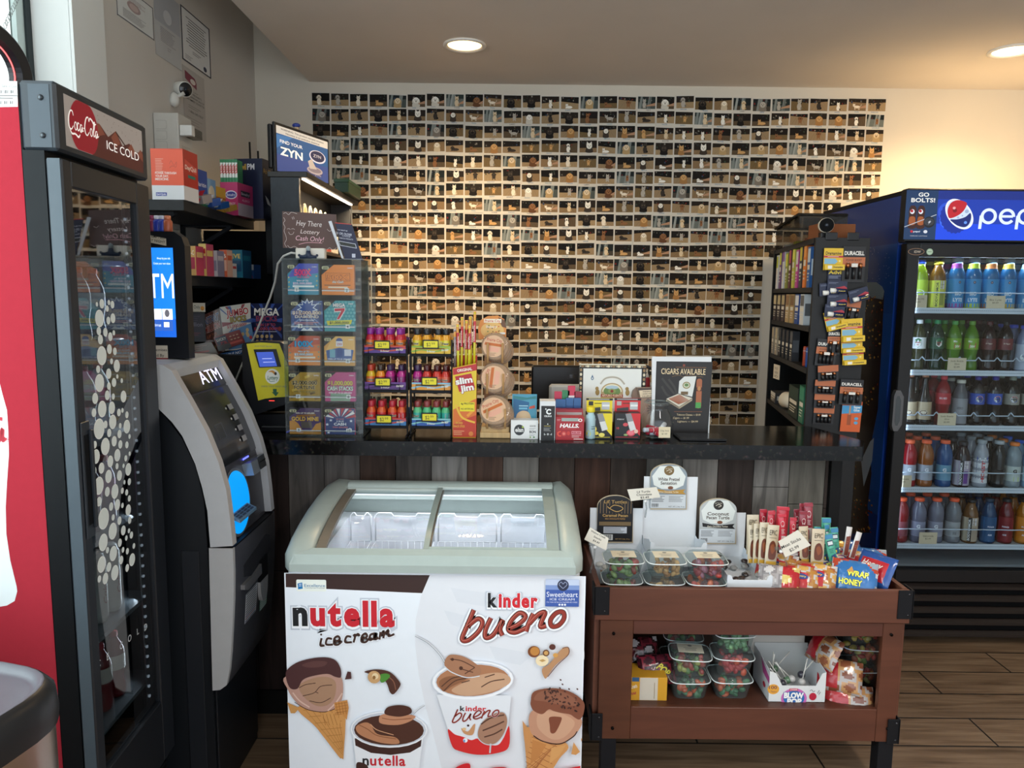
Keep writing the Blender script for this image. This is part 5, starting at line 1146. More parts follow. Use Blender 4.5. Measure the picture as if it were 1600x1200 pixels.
def photo_mesh(i):
 q = random.Random(100 + i); b = MB(); W,H = 108,86
 b.box(0,W / 1000,-.0004,0,-H / 1000,0,'#d8d2c6','paper')
 cv = CV(b,(0,-.0004,0),su=.001,lift=3e-5,mat='photo')
 x0,y0,w,h = 4,6,100,64
 blue = q.random() < .13
 bgc = q.choice(['#17130f','#1d1814','#231c16','#14110f','#2a221b']) if not blue else q.choice(['#27302f','#2f3836','#1e2526'])
 cv.rect(x0,y0,w,h,bgc)
 fl = y0 + h * q.uniform(.25,.58)
 fc = q.choice(['#8a7050','#9a8262','#75603f','#a58c68','#5c4c38']) if not blue else q.choice(['#6f7570','#515853','#4a4238'])
 cv.poly([(x0,fl + q.uniform(-6,10)),(x0,y0 + h),(x0 + w,y0 + h),(x0 + w,fl + q.uniform(-6,10))],fc)
 vx = x0 + w * q.uniform(.2,.8)
 for k in range(5):
  xb = x0 + w * (k + .5) / 5; cv.line([(vx + (xb - vx) * .4,fl + 9),(xb,y0 + h - .5)],.9,tuple(v * .6 for v in lin(fc)))
 for k in range(q.randint(4,8)):   # clutter behind the dog
  xx,yy = x0 + 4 + (w - 18) * q.random(),y0 + 2 + 22 * q.random(); c = q.choice(['#4a463f','#6c675e','#7a2822','#35435a','#8a857a','#3a4a3c','#2c2c30'])
  s_ = q.uniform(3,9); cv.poly([(xx,yy),(xx + q.uniform(-2,2),yy + s_),(xx + s_ * 1.1,yy + s_ * q.uniform(.6,1.3)),(xx + s_,yy + q.uniform(-2,2))],c)
 if blue:
  for k in range(3): xx = x0 + w * q.random() * .8; cv.poly([(xx,y0),(xx - 10,y0 + h),(xx + 4,y0 + h),(xx + 12,y0)],q.choice(['#858b86','#666c68','#9ea39e']))
 ci = i % len(COATS); c1,c2 = COATS[ci]; cx = x0 + w * q.uniform(.36,.64); base = y0 + h - q.uniform(3,10)
 pose = q.choice(['sit','sit','sit','stand','face','side','lie'])
 def head(hx,hy,r):
  if q.random() < .55: cv.ell(hx - r * .95,hy + r * .2,r * .38,r * .75,c2,15); cv.ell(hx + r * .95,hy + r * .2,r * .38,r * .75,c2,-15)
  else: cv.poly([(hx - r,hy - r * .3),(hx - r * .8,hy - r * 1.5),(hx - r * .1,hy - r * .8)],c1); cv.poly([(hx + r,hy - r * .3),(hx + r * .8,hy - r * 1.5),(hx + r * .1,hy - r * .8)],c1)
  cv.ell(hx,hy,r,r * .95,c1,n=14); cv.ell(hx,hy + r * .4,r * .5,r * .42,c1 if q.random() < .5 else c2,n=10); cv.ell(hx,hy + r * .28,r * .17,r * .13,'#0c0a09',n=8)
  for sg in (-1,1): cv.ell(hx + sg * r * .38,hy - r * .12,r * .12,r * .13,'#0c0a09' if ci != 4 else '#8a7a5a',n=8)
 if pose == 'sit':
  s_ = q.uniform(11,15); cv.ell(cx,base - s_ * 1.1,s_ * .85,s_ * 1.25,c1,n=16); cv.ell(cx + s_ * .7,base - s_ * .4,s_ * .5,s_ * .45,c2,n=10)
  for sg in (-1,1): cv.rect(cx + sg * s_ * .35 - s_ * .2,base - s_,s_ * .4,s_,c1); cv.ell(cx + sg * s_ * .38,base,s_ * .3,s_ * .16,c1,n=8)
  cv.ell(cx,base - s_ * 1.0,s_ * .35,s_ * .6,c1); head(cx + q.uniform(-2,2),base - s_ * 2.7,s_ * .72)
 elif pose == 'stand':
  s_ = q.uniform(10.5,14); cv.ell(cx,base - s_ * 1.2,s_ * .75,s_ * .8,c1,n=16)
  for sg in (-.45,.45): cv.rect(cx + sg * s_ - s_ * .17,base - s_ * 1.1,s_ * .34,s_ * 1.1,c1)
  head(cx,base - s_ * 2.2,s_ * .68); cv.curve([(cx + s_ * .6,base - s_ * 1.7),(cx + s_ * 1.2,base - s_ * 2.2),(cx + s_ * 1.1,base - s_ * 2.8)],1.6,c1)
 elif pose == 'side':
  s_ = q.uniform(10.5,14); cv.ell(cx,base - s_ * 1.25,s_ * 1.5,s_ * .62,c1,n=16)
  for dx in (-1.1,-.75,.75,1.1): cv.rect(cx + dx * s_ - 1.3,base - s_ * 1.1,2.6,s_ * 1.1,c1 if dx in (-1.1,1.1) else c2)
  head(cx - s_ * 1.5,base - s_ * 1.9,s_ * .58); cv.curve([(cx + s_ * 1.4,base - s_ * 1.4),(cx + s_ * 1.9,base - s_ * 1.9),(cx + s_ * 2,base - s_ * 2.5)],1.6,c1)
 elif pose == 'lie':
  s_ = q.uniform(10.5,14); cv.ell(cx,base - s_ * .55,s_ * 1.7,s_ * .6,c1,n=16); cv.ell(cx - s_ * 1.3,base - s_ * .15,s_ * .6,s_ * .2,c1,n=8); head(cx - s_ * 1.1,base - s_ * 1.3,s_ * .62)
 else:
  s_ = q.uniform(13,17); cv.blob([(cx - s_ * 1.2,y0 + h - .5),(cx - s_,y0 + h * .62),(cx,y0 + h * .5),(cx + s_,y0 + h * .62),(cx + s_ * 1.2,y0 + h - .5)],c2); head(cx,y0 + h * .47,s_)
 if q.random() < .3: cv.poly([(x0 + w - 1,y0 + h * .5),(x0 + w - 1,y0 + h * .75),(cx + 14,y0 + h * .8),(cx + 12,y0 + h * .72)],'#b98f70')
 nm = NAMES[i % len(NAMES)]; nc = q.choice(['#2c7f9e','#2c7f9e','#2f6f98','#2b2a2c'])
 if i % 9 != 4: cv.text(nm,54 + q.uniform(-16,12),79.5,7.0,nc,bold=.0,shear=q.uniform(-.1,.25),w=min(60,6.2 * len(nm)),rot=q.uniform(-2,2))
 return b,COATN[ci],{'sit': 'sitting','stand': 'standing','face': 'close up','side': 'standing sideways','lie': 'lying down'}[pose]
PM = [photo_mesh(i) for i in range(48)]
PMM = [(b.mesh('instant_photo'),a_,c_) for b,a_,c_ in PM]
def ncols(r): return 30 if r <= 6 else 28 if r == 7 else 27 if r <= 10 else 24
q = random.Random(31); cnt = 0; rest = MB()
for r in range(NR):
 for c in range(ncols(r)):
  if (c == 0 and r >= 3) or (c == 1 and r >= 8): continue
  vi = q.randrange(48); me,coat,pose = PMM[vi]
  x = PWX0 + c * CP + CP / 2 - .054 + q.uniform(-.002,.002); z = PZ0 - r * RP + q.uniform(-.0022,.0022) - (.004 * math.sin(c * .6 + r))
  y = WALL_Y - .0006 - .0016 * ((c + r) % 2) - .0008 * (r % 2) - (NR - r) * .00004; a = R(q.gauss(0,.8))
  if cnt < 300:
   o = bpy.data.objects.new('instant_photo',me); COLL.objects.link(o); o.location = (x,y,z); o.rotation_euler = (0,a,0); o.scale = (CP * .985 / .108 if CP < .108 else 1,1,1)
   tag(o,f"instant photo of a dog, {ORD[c]} from the left in row {r + 1} of the photo wall",'photo','instant photos of dogs on the back wall'); cnt += 1
  else:
   src = PM[vi][0]; M = Matrix.Translation((x,y,z)) @ Matrix.Rotation(a,4,'Y'); o0 = len(rest.v)
   rest.v += [tuple(M @ Vector(p)) for p in src.v]; rest.f += [tuple(o0 + j for j in f) for f in src.f]; rest.c += src.c; rest.m += src.m; rest.s += src.s
o = rest.build('instant_photos'); tag(o,'lower rows of small instant photos of dogs covering the back wall behind the counter','photos','instant photos of dogs on the back wall','stuff')
# ================================================================== helpers for printed goods
def carton(name,label,cat,x0,y0,x1,y1,Y,depth,col,draw=None,rz=0,z0=None,mat='print',group=None,side=None,top=None,h=None,b_=.0006,tilt=0):
 # a box whose front face spans these photograph pixels at distance Y; z0 puts it on its support
 a,c = P(x0,y1,Y),P(x1,y0,Y); w = c.x - a.x; zb = a.z if z0 is None else z0; hh = h or (c.z - zb)
 m = MB(); m.box(-w / 2,w / 2,0,depth,0,hh,side or col,mat,b_)
 cv = CV(m,(-w / 2,0,hh),su=w / 100,sv=hh / 100,lift=6e-5,mat=mat)
 if side or draw: cv.rect(0.3,0.3,99.4,99.4,col)
 if draw: draw(cv)
 if top: cvt = CV(m,(-w / 2,depth,hh),U=(1,0,0),V=(0,1,0),su=w / 100,sv=depth / 100,lift=6e-5); cvt.rect(0,0,100,100,top)
 o = m.build(name,None,((a.x + c.x) / 2,Y,zb),(tilt,0,R(rz))); tag(o,label,cat,group); return o
def carton3(name,label,cat,pts,z0,h,col,faces=(),mat='print',group=None,top=None):
 # an upright box from its footprint corners (front-left, front-right, back-right, back-left), faces = [(edge index, draw)]
 m = MB(); m.prism(pts,z0,z0 + h,col,mat,'Z')
 for e,dr in faces:
  p,q_ = Vector((*pts[e],0)),Vector((*pts[(e + 1) % 4],0)); L = (q_ - p).length
  cv = CV(m,(p.x,p.y,z0 + h),U=(q_ - p),V=(0,0,1),su=L / 100,sv=h / 100,lift=6e-5,mat=mat); dr(cv)
 o = m.build(name); tag(o,label,cat,group); return o
def D(*fs):
 def f(c):
  for g in fs: g(c)
 return f
def T(s,x,y,h,c,**k): return lambda cv: cv.text(s,x,y,h,c,**k)
def RC(x,y,w,h,c): return lambda cv: cv.rect(x,y,w,h,c)
def PG(pts,c): return lambda cv: cv.poly(pts,c)
def EL(x,y,rx,ry,c,**k): return lambda cv: cv.ell(x,y,rx,ry,c,**k)
def LN(x,y,w,n,dy,th,c,**k): return lambda cv: cv.lines(x,y,w,n,dy,th,c,**k)

# ================================================================== papers and devices on the left wall
LWX = LW + .0012
def wallpaper_sheet(name,label,cat,corners,col,draw=None,k=0,base='paper'):
 ps = [PXX(px,py,LWX) for px,py in corners]           # tl, tr, br, bl in photograph pixels
 y0 = (ps[0].y + ps[3].y) / 2; y1 = (ps[1].y + ps[2].y) / 2; z1 = (ps[0].z + ps[1].z) / 2; z0 = (ps[2].z + ps[3].z) / 2
 m = MB(); m.box(LWX + k * .0008 - .0006,LWX + k * .0008,y0,y1,z0,z1,col,base)
 cv = CV(m,(LWX + k * .0008,y0,z1),U=(0,1,0),V=(0,0,1),su=(y1 - y0) / 100,sv=(z1 - z0) / 100,lift=5e-5)
 if draw: draw(cv)
 return one(m,name,label,cat)
wallpaper_sheet('paper_notice','white framed certificate with red seal, leftmost sheet on the left wall','notice',[(180,-30),(240,10),(240,68),(183,18)],'#d8dad8',
 D(RC(0,0,100,3,'#55565c'),RC(0,0,2,100,'#55565c'),RC(98,0,2,100,'#55565c'),RC(0,96,100,3,'#4a4b55'),EL(45,45,18,14,'#b09a98'),EL(45,45,12,9,'#c8b4b0'),LN(15,65,65,8,3.2,1,'#77787c'),LN(20,20,60,4,4,1.2,'#9a8a88')))
wallpaper_sheet('paper_notice','grey permit sheet without frame beside the framed certificate','notice',[(240,-25),(279,5),(284,112),(242,82)],'#bfc0c0',
 D(RC(0,0,100,50,'#a9acb2'),EL(50,35,16,10,'#c4c6ca'),LN(20,55,60,9,2.4,.9,'#8a8b90'),LN(45,80,15,2,3,.9,'#8a8b90')),1)
wallpaper_sheet('paper_notice','white notice with thick dark border, highest of the wall papers','notice',[(282,8),(328,46),(328,125),(283,88)],'#d9dad9',
 D(RC(0,0,100,2.5,'#2a2c3a'),RC(0,97.5,100,2.5,'#2a2c3a'),RC(0,0,3.5,100,'#2a2c3a'),RC(96.5,0,3.5,100,'#2a2c3a'),LN(15,14,72,11,5,1.6,'#4b4c52',jit=.3,al='c'),LN(35,72,30,2,3.5,1.2,'#6a6b70'),EL(78,90,6,5,'#2f3350'),LN(10,86,25,3,3,1,'#88898c')),2)
wallpaper_sheet('paper_notice','faded law notice with red emblem below the bordered notice','notice',[(285,100),(320,125),(321,222),(288,205)],'#b9b4ae',
 D(PG([(10,6),(55,10),(62,16),(62,26),(10,18)],'#7d2f44'),EL(45,17,12,4,'#d8cfc8'),T('U.S. LAW',50,33,2.6,'#5b5650',w=34),T('LAW PROHIBITS',52,38,3,'#4b4640',w=62,bold=.02),T('POSSESSION OR SALE OF',52,43,3,'#4b4640',w=86,bold=.02),T('UNSTAMPED CIGARETTES',52,48,3,'#4b4640',w=86,bold=.02),LN(20,55,60,2,3,1,'#88827a'),T('1-866-540-7837',55,66,3.6,'#3f3a36',w=66,bold=.02),LN(10,74,75,3,4,.9,'#8f8981')),1)
# security camera on its round foot
t = thing('security_camera','white bullet security camera on the left wall above the fire alarm panel','security camera',(0,0,0))
p = PXX(268,156,LW); b = MB(); b.ball((LW + .012,p.y,p.z),(.02,.024,.030),'#dcdcd6','satin'); b.cyl((LW + .02,p.y,p.z + .01),(LW + .05,p.y + .01,p.z + .03),.008,'#d5d5cf','satin'); b.build('mount',t)
c0 = Vector((LW + .03,p.y + .035,p.z + .052)); dr_ = Vector((.75,-.62,-.20)).normalized()
b = MB(); T_ = Matrix.Translation(c0) @ dr_.to_track_quat('Z','Y').to_matrix().to_4x4(); b.lathe([(.001,-.05),(.018,-.047),(.027,-.035),(.031,-.01),(.0315,.028),(.0285,.031)],24,'#e2e2dc','satin',T_); b.build('housing',t)
b = MB(); b.lathe([(.028,.0312),(.026,.0335),(.0001,.034)],24,'#15181d','gloss',T_); b.lathe([(.008,.0345),(.0001,.035)],12,'#2a3340','gloss',T_); b.build('lens_face',t)
# fire alarm panel, bell cover
t = thing('alarm_panel','cream metal fire alarm box fixed to the left wall under the camera','alarm panel',(0,0,0))
p0,p1 = PXX(283,176,LW + .075),PXX(302,250,LW + .075)
b = MB(); za_,zb2 = P(283,250,3.05).z,P(283,176,3.0).z; b.box(LW + .002,LW + .10,3.0,3.125,za_,zb2,'#c9c7c1','satin',.003); b.build('box',t)
b = MB(); cv = CV(b,(LW + .004,2.9995,zb2),su=.001)
for k in range(3):
 y_ = 30 + 40 * k; cv.curve([(8,y_),(44,y_),(50,y_ + 6),(50,y_ + 26),(44,y_ + 32),(8,y_ + 32)],1.2,'#a3a19b')
cv = CV(b,(LW + .1005,3.003,zb2),U=(0,1,0),su=.001); cv.lines(20,120,80,6,5,1.2,'#8c8a84'); cv.text('FIRE',88,185,16,'#6b3f3a',w=40)
b.build('panel_marking',t)
t = thing('pull_station','small white box with clear plastic cover beside the alarm panel','alarm switch',(0,0,0))
b = MB(); p = PXX(290,205,LW + .08); b.box(LW + .102,LW + .15,3.005,3.035,zb2 - .085,zb2 - .045,'#e4e4e0','satin',.002); b.build('switch_box',t)
b = MB(); b.box(LW + .104,LW + .145,3.036,3.12,zb2 - .083,zb2 - .047,'#c8c8c4','clearbox',.003); b.build('clear_cover',t)
# antennas of a router behind the medicine shelf
t = thing('wireless_router','black router with two upright antennas behind the medicine boxes','router',(0,0,0))
b = MB(); b.box(LW + .13,LW + .24,3.405,3.44,1.86,1.89,'#131416','satin',.003); b.build('router_box',t)
for px,py in ((391,222),(404,236)):
 b = MB(); p = P(px,py,3.42); b.cyl((p.x,3.42,1.88),(p.x - .003,3.42,p.z),.0045,'#17181a','satin',8); b.build('antenna',t)

# ================================================================== black wall shelves with medicine
SX = -1.145
ZA = P(279,312,2.62).z; ZB = 1.60
b = MB(); b.box(LW + .0015,LW + .006,2.86,3.44,.5,ZA - .21,'#141518','matte'); struct(b,'wall_left_backing')
b = MB(); b.box(LW + .0015,-.97,3.445,3.46,0,ZA - .04,'#141518','matte'); struct(b,'wall_left_partition')
for nm,z,y0,lab in (('wall_shelf',ZA,2.62,'black wall shelf with steel bracket holding medicine boxes, upper one'),('wall_shelf',ZB,2.50,'black wall shelf behind the cash machine sign, lower one')):
 t = thing(nm,lab,'shelf',(0,0,0))
 b = MB(); b.prism([(LW + .002,y0),(SX - .0,y0),(SX - .035,3.42),(LW + .002,3.42)],z - .036,z,'#232529','darkwood','Z'); b.build('board',t)
 for yb in (y0 + .05,3.2):
  b = MB(); b.box(LW + .002,SX - .06,yb,yb + .03,z - .044,z - .036,'#2c2f34','blackmetal'); b.box(LW + .002,LW + .012,yb,yb + .03,z - .20,z - .036,'#2c2f34','blackmetal')
  b.prism([(LW + .012,z - .18),(LW + .012,z - .155),(SX - .08,z - .044),(SX - .055,z - .044)],yb + .005,yb + .025,'#2a2d32','blackmetal','Y'); b.build('bracket',t)
def q4(x,y,w,d,a=0):
 c,s_ = math.cos(R(a)),math.sin(R(a)); return [(x + u * c - v * s_,y + u * s_ + v * c) for u,v in ((0,0),(w,0),(w,d),(0,d))]
A1 = ZA + .0005
# large orange and white cold medicine box
carton3('medicine_box','tall orange and white medicine display box at the near end of the upper shelf','box',q4(-1.255,2.625,.112,.115,-1),A1,.172,'#d9dbe0',[(0,D(RC(0,0,100,72,'#e2532f'),PG([(0,0),(100,3),(100,0)],'#c84527'),T('POWER THROUGH',12,50,4.6,'#f3e6de',al='l',w=66,bold=.04),T('YOUR DAY,',12,56,4.6,'#f3e6de',al='l',w=42,bold=.04),T('MEDICINE.',12,62,4.6,'#f3e6de',al='l',w=42,bold=.04),LN(14,20,26,9,3,.8,'#f0b9a6'),lambda c: c.curve([(58,30),(64,24),(72,33),(80,26),(78,36),(66,34),(58,38)],.8,'#a83a24'),RC(12,86,34,7,'#2c3e9c'),T('DAYQUIL',29,91.6,4,'#e8e8f4',w=30,bold=.05))),
   (1,D(RC(0,0,100,72,'#b9382c'),PG([(10,18),(90,30),(92,44),(12,34)],'#d8564a'),T('DayQuil',50,38,9,'#f0e2da',w=76,bold=.04),RC(30,48,50,6,'#2c7a6c')))])
# blue boxes behind it
carton3('medicine_box','dark blue allergy tablet box standing behind the orange box','box',q4(-1.235,2.79,.06,.10,-4),A1,.135,'#243a7a',[(0,D(RC(0,0,100,100,'#27407f'),EL(40,30,30,6,'#d8dde8'),T('24',30,62,9,'#c8a050',w=30))),(1,D(RC(0,0,100,100,'#2b4690'),T('Claritin',50,45,12,'#e8eaf2',w=80),RC(0,80,100,20,'#2a7a50')))])
carton3('medicine_box','pale blue and white tablet box behind the dark blue box','box',q4(-1.235,2.905,.06,.07,-4),A1,.115,'#9fb4c8',[(0,D(RC(0,0,100,100,'#b5c4d4'),EL(50,40,30,20,'#e6e2da'),RC(0,70,100,30,'#35537e'))),(1,D(RC(0,0,100,100,'#7ea2c4'),EL(50,45,35,24,'#e0d2b8'),RC(0,74,100,26,'#27457a')))])
carton3('medicine_box','yellow medicine box standing in the middle of the upper shelf','box',q4(-1.215,3.00,.035,.075,-8),A1,.098,'#d8a53a',[(0,D(RC(0,0,100,100,'#dba63a'),T('12',40,70,12,'#2c3a50',w=40))),(1,D(RC(0,0,100,100,'#dca844'),RC(0,40,100,24,'#b9682a'),T('Motrin',50,58,12,'#f4e6c8',w=80)))])
for k,(y_,h_,c1,c2,lab) in enumerate(((2.80,.055,'#8a8486','#c5303c','open grey box with red tablets lying on the upper shelf'),(2.885,.05,'#2a4f9a','#d8dce4','torn open blue and white carton at the upper shelf edge'),(2.97,.045,'#1f4f8f','#dfe4ea','second torn blue carton leaning over the upper shelf edge'),(3.055,.04,'#b08a3c','#d4bf8a','small gold carton lying at the upper shelf edge'))):
 t = thing('open_carton',lab,'box',(SX - .034,y_,A1 + .004),R(-12))
 b = MB(); b.box(-.02,.032,0,.06,0,h_ * .55,c1,'print',.001,Matrix.Rotation(R(14),4,'X')); b.build('carton',t)
 b = MB(); b.add([(-.03,-.012,.004),(.028,-.02,.006),(.02,.03,h_),(-.034,.02,h_ * .9)],[(0,1,2,3),(3,2,1,0)],c2,'paper'); b.build('torn_flap',t)
# pink antihistamine box with the row of green and white tubes on it, dark box behind
carton3('medicine_box','large pink allergy medicine box at the far end of the upper shelf','box',q4(-1.222,3.15,.075,.14,-6),A1 + .0,.135,'#c0366c',[(0,D(RC(0,0,100,100,'#c23a70'),EL(62,38,34,13,'#e8e2ec'),EL(62,38,30,10,'#3b3a8c'),T('Benadryl',62,42,9,'#f0eaf4',w=50),T('ALLERGY',55,68,7,'#f2d8e2',w=60,bold=.03))),(1,D(RC(0,0,100,62,'#c93a72'),RC(0,62,100,38,'#b7a5ae'),RC(20,22,60,18,'#221a2a'),T('Benadryl',50,35,9,'#e8e2ec',w=54),T('ALLERGY',52,54,7,'#f4dfe8',w=50)))])
for k in range(6):
 x = -1.222 + .0125 * k; b = MB(); b.box(x,x + .0115,3.155 - .001 * k,3.21,A1 + .1355,A1 + .228,'#1f7a4a','print',.0006)
 cv = CV(b,(x,3.155 - .001 * k,A1 + .228),su=.000115,sv=.00092,lift=6e-5); cv.rect(0,0,100,14,'#1d7a48'); cv.rect(6,14,88,66,'#e4e6e0'); cv.poly([(6,30),(94,20),(94,60),(6,66)],'#c8343c'); cv.text('ZYRTEC',72,74,52,'#f4f4ee','l',rot=-90,w=50,bold=.03)
 cv.sv = cv.sv; one(b,'allergy_tablet_tube',f'green and white allergy tablet tube, {ORD[k]} of six standing on the pink box','medicine tube',group='green and white tubes on the pink box')
carton3('medicine_box','dark navy painkiller display box behind the green and white tubes','box',q4(-1.215,3.30,.13,.09,-10),A1,.255,'#141c3a',[(0,D(RC(0,0,100,100,'#141d3e'),T('Advil',8,18,10,'#e0b23a',al='l',w=34,bold=.05),T('PM',46,18,10,'#e8e8ec',al='l',w=26,bold=.05))),(1,D(RC(0,0,100,100,'#151d38'),T('AdvilPM',50,24,9,'#d8b24a',w=84),PG([(20,60),(50,66),(80,78),(40,74)],'#d8dade')))])
# black hanging packs and cables at the far end of the shelves
t = thing('hanging_pack','black plastic pack with torn white label hanging beside the tall cabinet','pack',(0,0,0))
b = MB(); b.box(-1.11,-1.03,3.36,3.39,1.62,1.93,'#0f1116','satin',.004); b.build('pack',t)
b = MB(); b.add([(-1.10,3.358,1.915),(-1.07,3.357,1.925),(-1.035,3.358,1.895),(-1.04,3.358,1.885),(-1.07,3.358,1.905)],[(0,1,2,3,4)],'#cfd0d2','paper'); b.build('torn_label',t)
# lower shelf
B1 = ZB + .0005
def small(lab,x,y,w,d,h,col,c2,txt=None,a=-3,cat='box',nm='medicine_box',tc='#f2e8dc'):
 carton3(nm,lab,cat,q4(x,y,w,d,a),B1,h,col,[(0,D(RC(0,0,100,100,col),RC(6,38,88,40,c2),*( [T(txt,50,30,16,tc,w=80,bold=.04)] if txt else []))),(1,D(RC(0,0,100,100,c2),RC(10,20,80,18,col)))])
t = thing('spray_bottle','clear capped bottle with orange liquid and white label on the lower shelf','bottle',(SX - .035,2.62,B1))
b = MB(); b.lathe([(.024,0),(.027,.005),(.027,.09),(.02,.105),(.014,.112)],16,'#d98a58','liquid'); b.build('bottle_body',t)
b = MB(); b.lathe([(.017,.112),(.018,.115),(.018,.152),(.016,.156)],16,'#d8d8d4','clearbox'); b.build('cap',t)
b = MB(); b.lathe([(.0274,.02),(.0274,.08)],20,'#dfe2e6','print'); cy = CY(b,.0276,.08,su=.001,ang=.4); cy.lines(-12,6,24,8,3.4,1.4,'#5a6a90'); cy.rect(-10,36,20,18,'#8fb0cc'); b.build('label',t)
for k,(x,y,w,d,h,col,c2,txt,lab) in enumerate(((-1.205,2.70,.062,.06,.105,'#d8b070','#b4405c','Emergen-C','orange and pink fizzy tablet box, first box right of the orange bottle'),(-1.165,2.775,.028,.06,.118,'#e0c070','#c2506a','M','yellow carton with a red letter M on the lower shelf'),
 (-1.175,2.86,.045,.06,.098,'#c8bfc4','#8f8aa0',None,'white and lilac carton beside the yellow letter M carton'),(-1.15,2.93,.03,.05,.105,'#d96a48','#e8b8a0','IB','orange and white tablet carton in the middle of the lower shelf'),
 (-1.15,2.99,.028,.04,.055,'#b8383c','#e0dcd8','Tylenol','small red tablet box on the lower shelf'),(-1.19,3.06,.085,.09,.112,'#22708a','#1a4a6e','ALEVE','teal pain relief box at the far end of the lower shelf'))):
 small(lab,x,y,w,d,h,col,c2,txt,tc='#b8202c' if txt == 'M' else '#e8c85a' if txt == 'ALEVE' else '#f2e8dc')
t = thing('open_carton','torn open light blue and white carton beside the teal box','box',(SX - .055,3.14,B1 + .003),R(-10))
b = MB(); b.box(-.04,.04,0,.06,0,.045,'#7aa8cc','print',.001); b.build('carton',t); b = MB(); b.poly if False else b.add([(-.04,-.002,.012),(.04,-.003,.0),(.04,-.002,.045),(.0,-.003,.03),(-.035,-.002,.055)],[(0,1,2,3,4)],'#d8dde4','paper'); b.build('torn_flap',t)
carton3('medicine_box','small blue and red white-topped box at the very end of the lower shelf','box',q4(-1.165,3.25,.04,.06,-10),B1,.06,'#2a5590',[(0,D(RC(0,0,100,40,'#d8dce0'),PG([(20,30),(70,60),(90,100),(40,70)],'#b83440')))])
# small blue and green cold remedies on a ledge left of the shelves, above the sign
for k,(px,c1,c2,lab) in enumerate(((238,'#7a2c48','#8a3458','maroon capped bottle'),(246,'#26379a','#d8dae6','blue bottle with white print'),(254,'#2b3f9e','#c8ccdc','second blue bottle'),(262,'#a8583c','#c87a58','orange bottle'))):
 t = thing('remedy_bottle',f'{lab} standing on the lit ATM sign box','bottle',(P(px,350,TY + .02).x,TY + .02,z1 + .0005),group='small remedy bottles on top of the lit sign box')
 b = MB(); b.lathe([(.012,0),(.0135,.003),(.0135,.03),(.009,.036)],14,c1,'satin'); b.build('bottle_body',t)
 b = MB(); b.lathe([(.009,.036),(.0095,.037),(.0095,.046),(.008,.047)],12,c2,'satin'); b.build('cap',t)

# ================================================================== lottery posters leaning under the shelves
ZL = P(380,560,2.95).z
b = MB(); b.box(-1.40,-.97,2.84,2.90,0,1.30,'#141416','blackmetal',.003); one(b,'poster_stand','black stand carrying the lottery posters behind the cash machine','stand')
def poster(label,px,Y,col,draw,group=None,k=0):
 ps = [P(x,y,Y) for x,y in px]; m = MB()
 m.add([(p.x,Y,p.z) for p in ps] + [(p.x,Y + .002,p.z) for p in ps],[(0,3,2,1),(4,5,6,7),(0,1,5,4),(1,2,6,5),(2,3,7,6),(3,0,4,7)],col,'printgloss')
 U = (ps[1] - ps[0]); V = (ps[0] - ps[3]); cv = CV(m,(ps[0].x,Y,ps[0].z),U=(U.x,0,U.z),V=(V.x,0,V.z),su=U.length / 100,sv=V.length / 100,lift=6e-5,mat='printgloss'); cv.N = Vector((0,-1,0)); draw(cv)
 return one(m,'lottery_poster',label,'poster',group=group)
burst = lambda c1,n=14,cx=50,cy=40: (lambda cv: [cv.poly([(cx + 6 * math.cos(2 * math.pi * k / n),cy + 5 * math.sin(2 * math.pi * k / n)),(min(99,max(1,cx + 90 * math.cos(2 * math.pi * k / n - .06))),min(99,max(1,cy + 90 * math.sin(2 * math.pi * k / n - .06)))),(min(99,max(1,cx + 90 * math.cos(2 * math.pi * k / n + .06))),min(99,max(1,cy + 90 * math.sin(2 * math.pi * k / n + .06))))],c1) for k in range(n)])
coins = lambda x,y,n,m_,dx,dy,r=3.4,c='#c9ab7c': (lambda cv: [cv.ell(x + dx * i,y + dy * j,r,r * .9,c,n=12) for i in range(n) for j in range(m_)])
poster('dark blue lottery poster with red dollar amount, rightmost of the posters',[(392,474),(442,474),(441,540),(391,540)],2.93,'#1b2348',D(burst('#3c56a0'),T('MEGA',50,28,17,'#e8e4dc',w=78,bold=.06,out='#2a1c3a'),T('BUCKS',50,42,13,'#8f3a4c',w=66,bold=.05,out='#20306a'),T('WIN UP TO',48,54,7,'#b84a56',w=60,bold=.03),T('$2,000,000!',48,63,7,'#b84a56',w=74,bold=.03),LN(16,66,70,1,2,1.4,'#c8ccd8'),coins(22,78,4,2,15,12,5),EL(92,60,6,5,'#8a3a3a')))
poster('white starburst lottery poster with red and gold title between the others',[(343,480),(391,473),(393,545),(352,548)],2.915,'#c9c4bc',D(burst('#8f3c44',10),burst('#3c5690',7),T('JUMBO',55,24,15,'#a8222e',w=72,bold=.06,out='#e8e2d6'),T('BUCKS',55,38,12,'#a8903a',w=52,bold=.05,out='#2a2420'),T('$5,000,000!',48,50,7,'#b04a50',w=64,bold=.03),PG([(20,58),(95,46),(99,99),(12,99)],'#5b83ae'),coins(36,68,4,1,14,0,5),coins(80,60,1,2,0,12,5),EL(88,78,5,4,'#b83a40'),EL(89,92,5,4,'#b83a40')))
poster('brown and red lottery poster partly hidden behind the starburst one',[(318,492),(346,480),(360,545),(322,562)],2.935,'#5b3a34',D(burst('#7d4a40'),T('INSTANT',40,24,16,'#4f5f86',w=84,bold=.06,out='#c8b8b0'),T('MILLION',45,42,14,'#9a4038',w=84,bold=.06,out='#c8b8b0'),T('UP TO',40,56,7,'#c8785a',w=50),coins(25,80,3,2,16,10,5,'#a08058')))
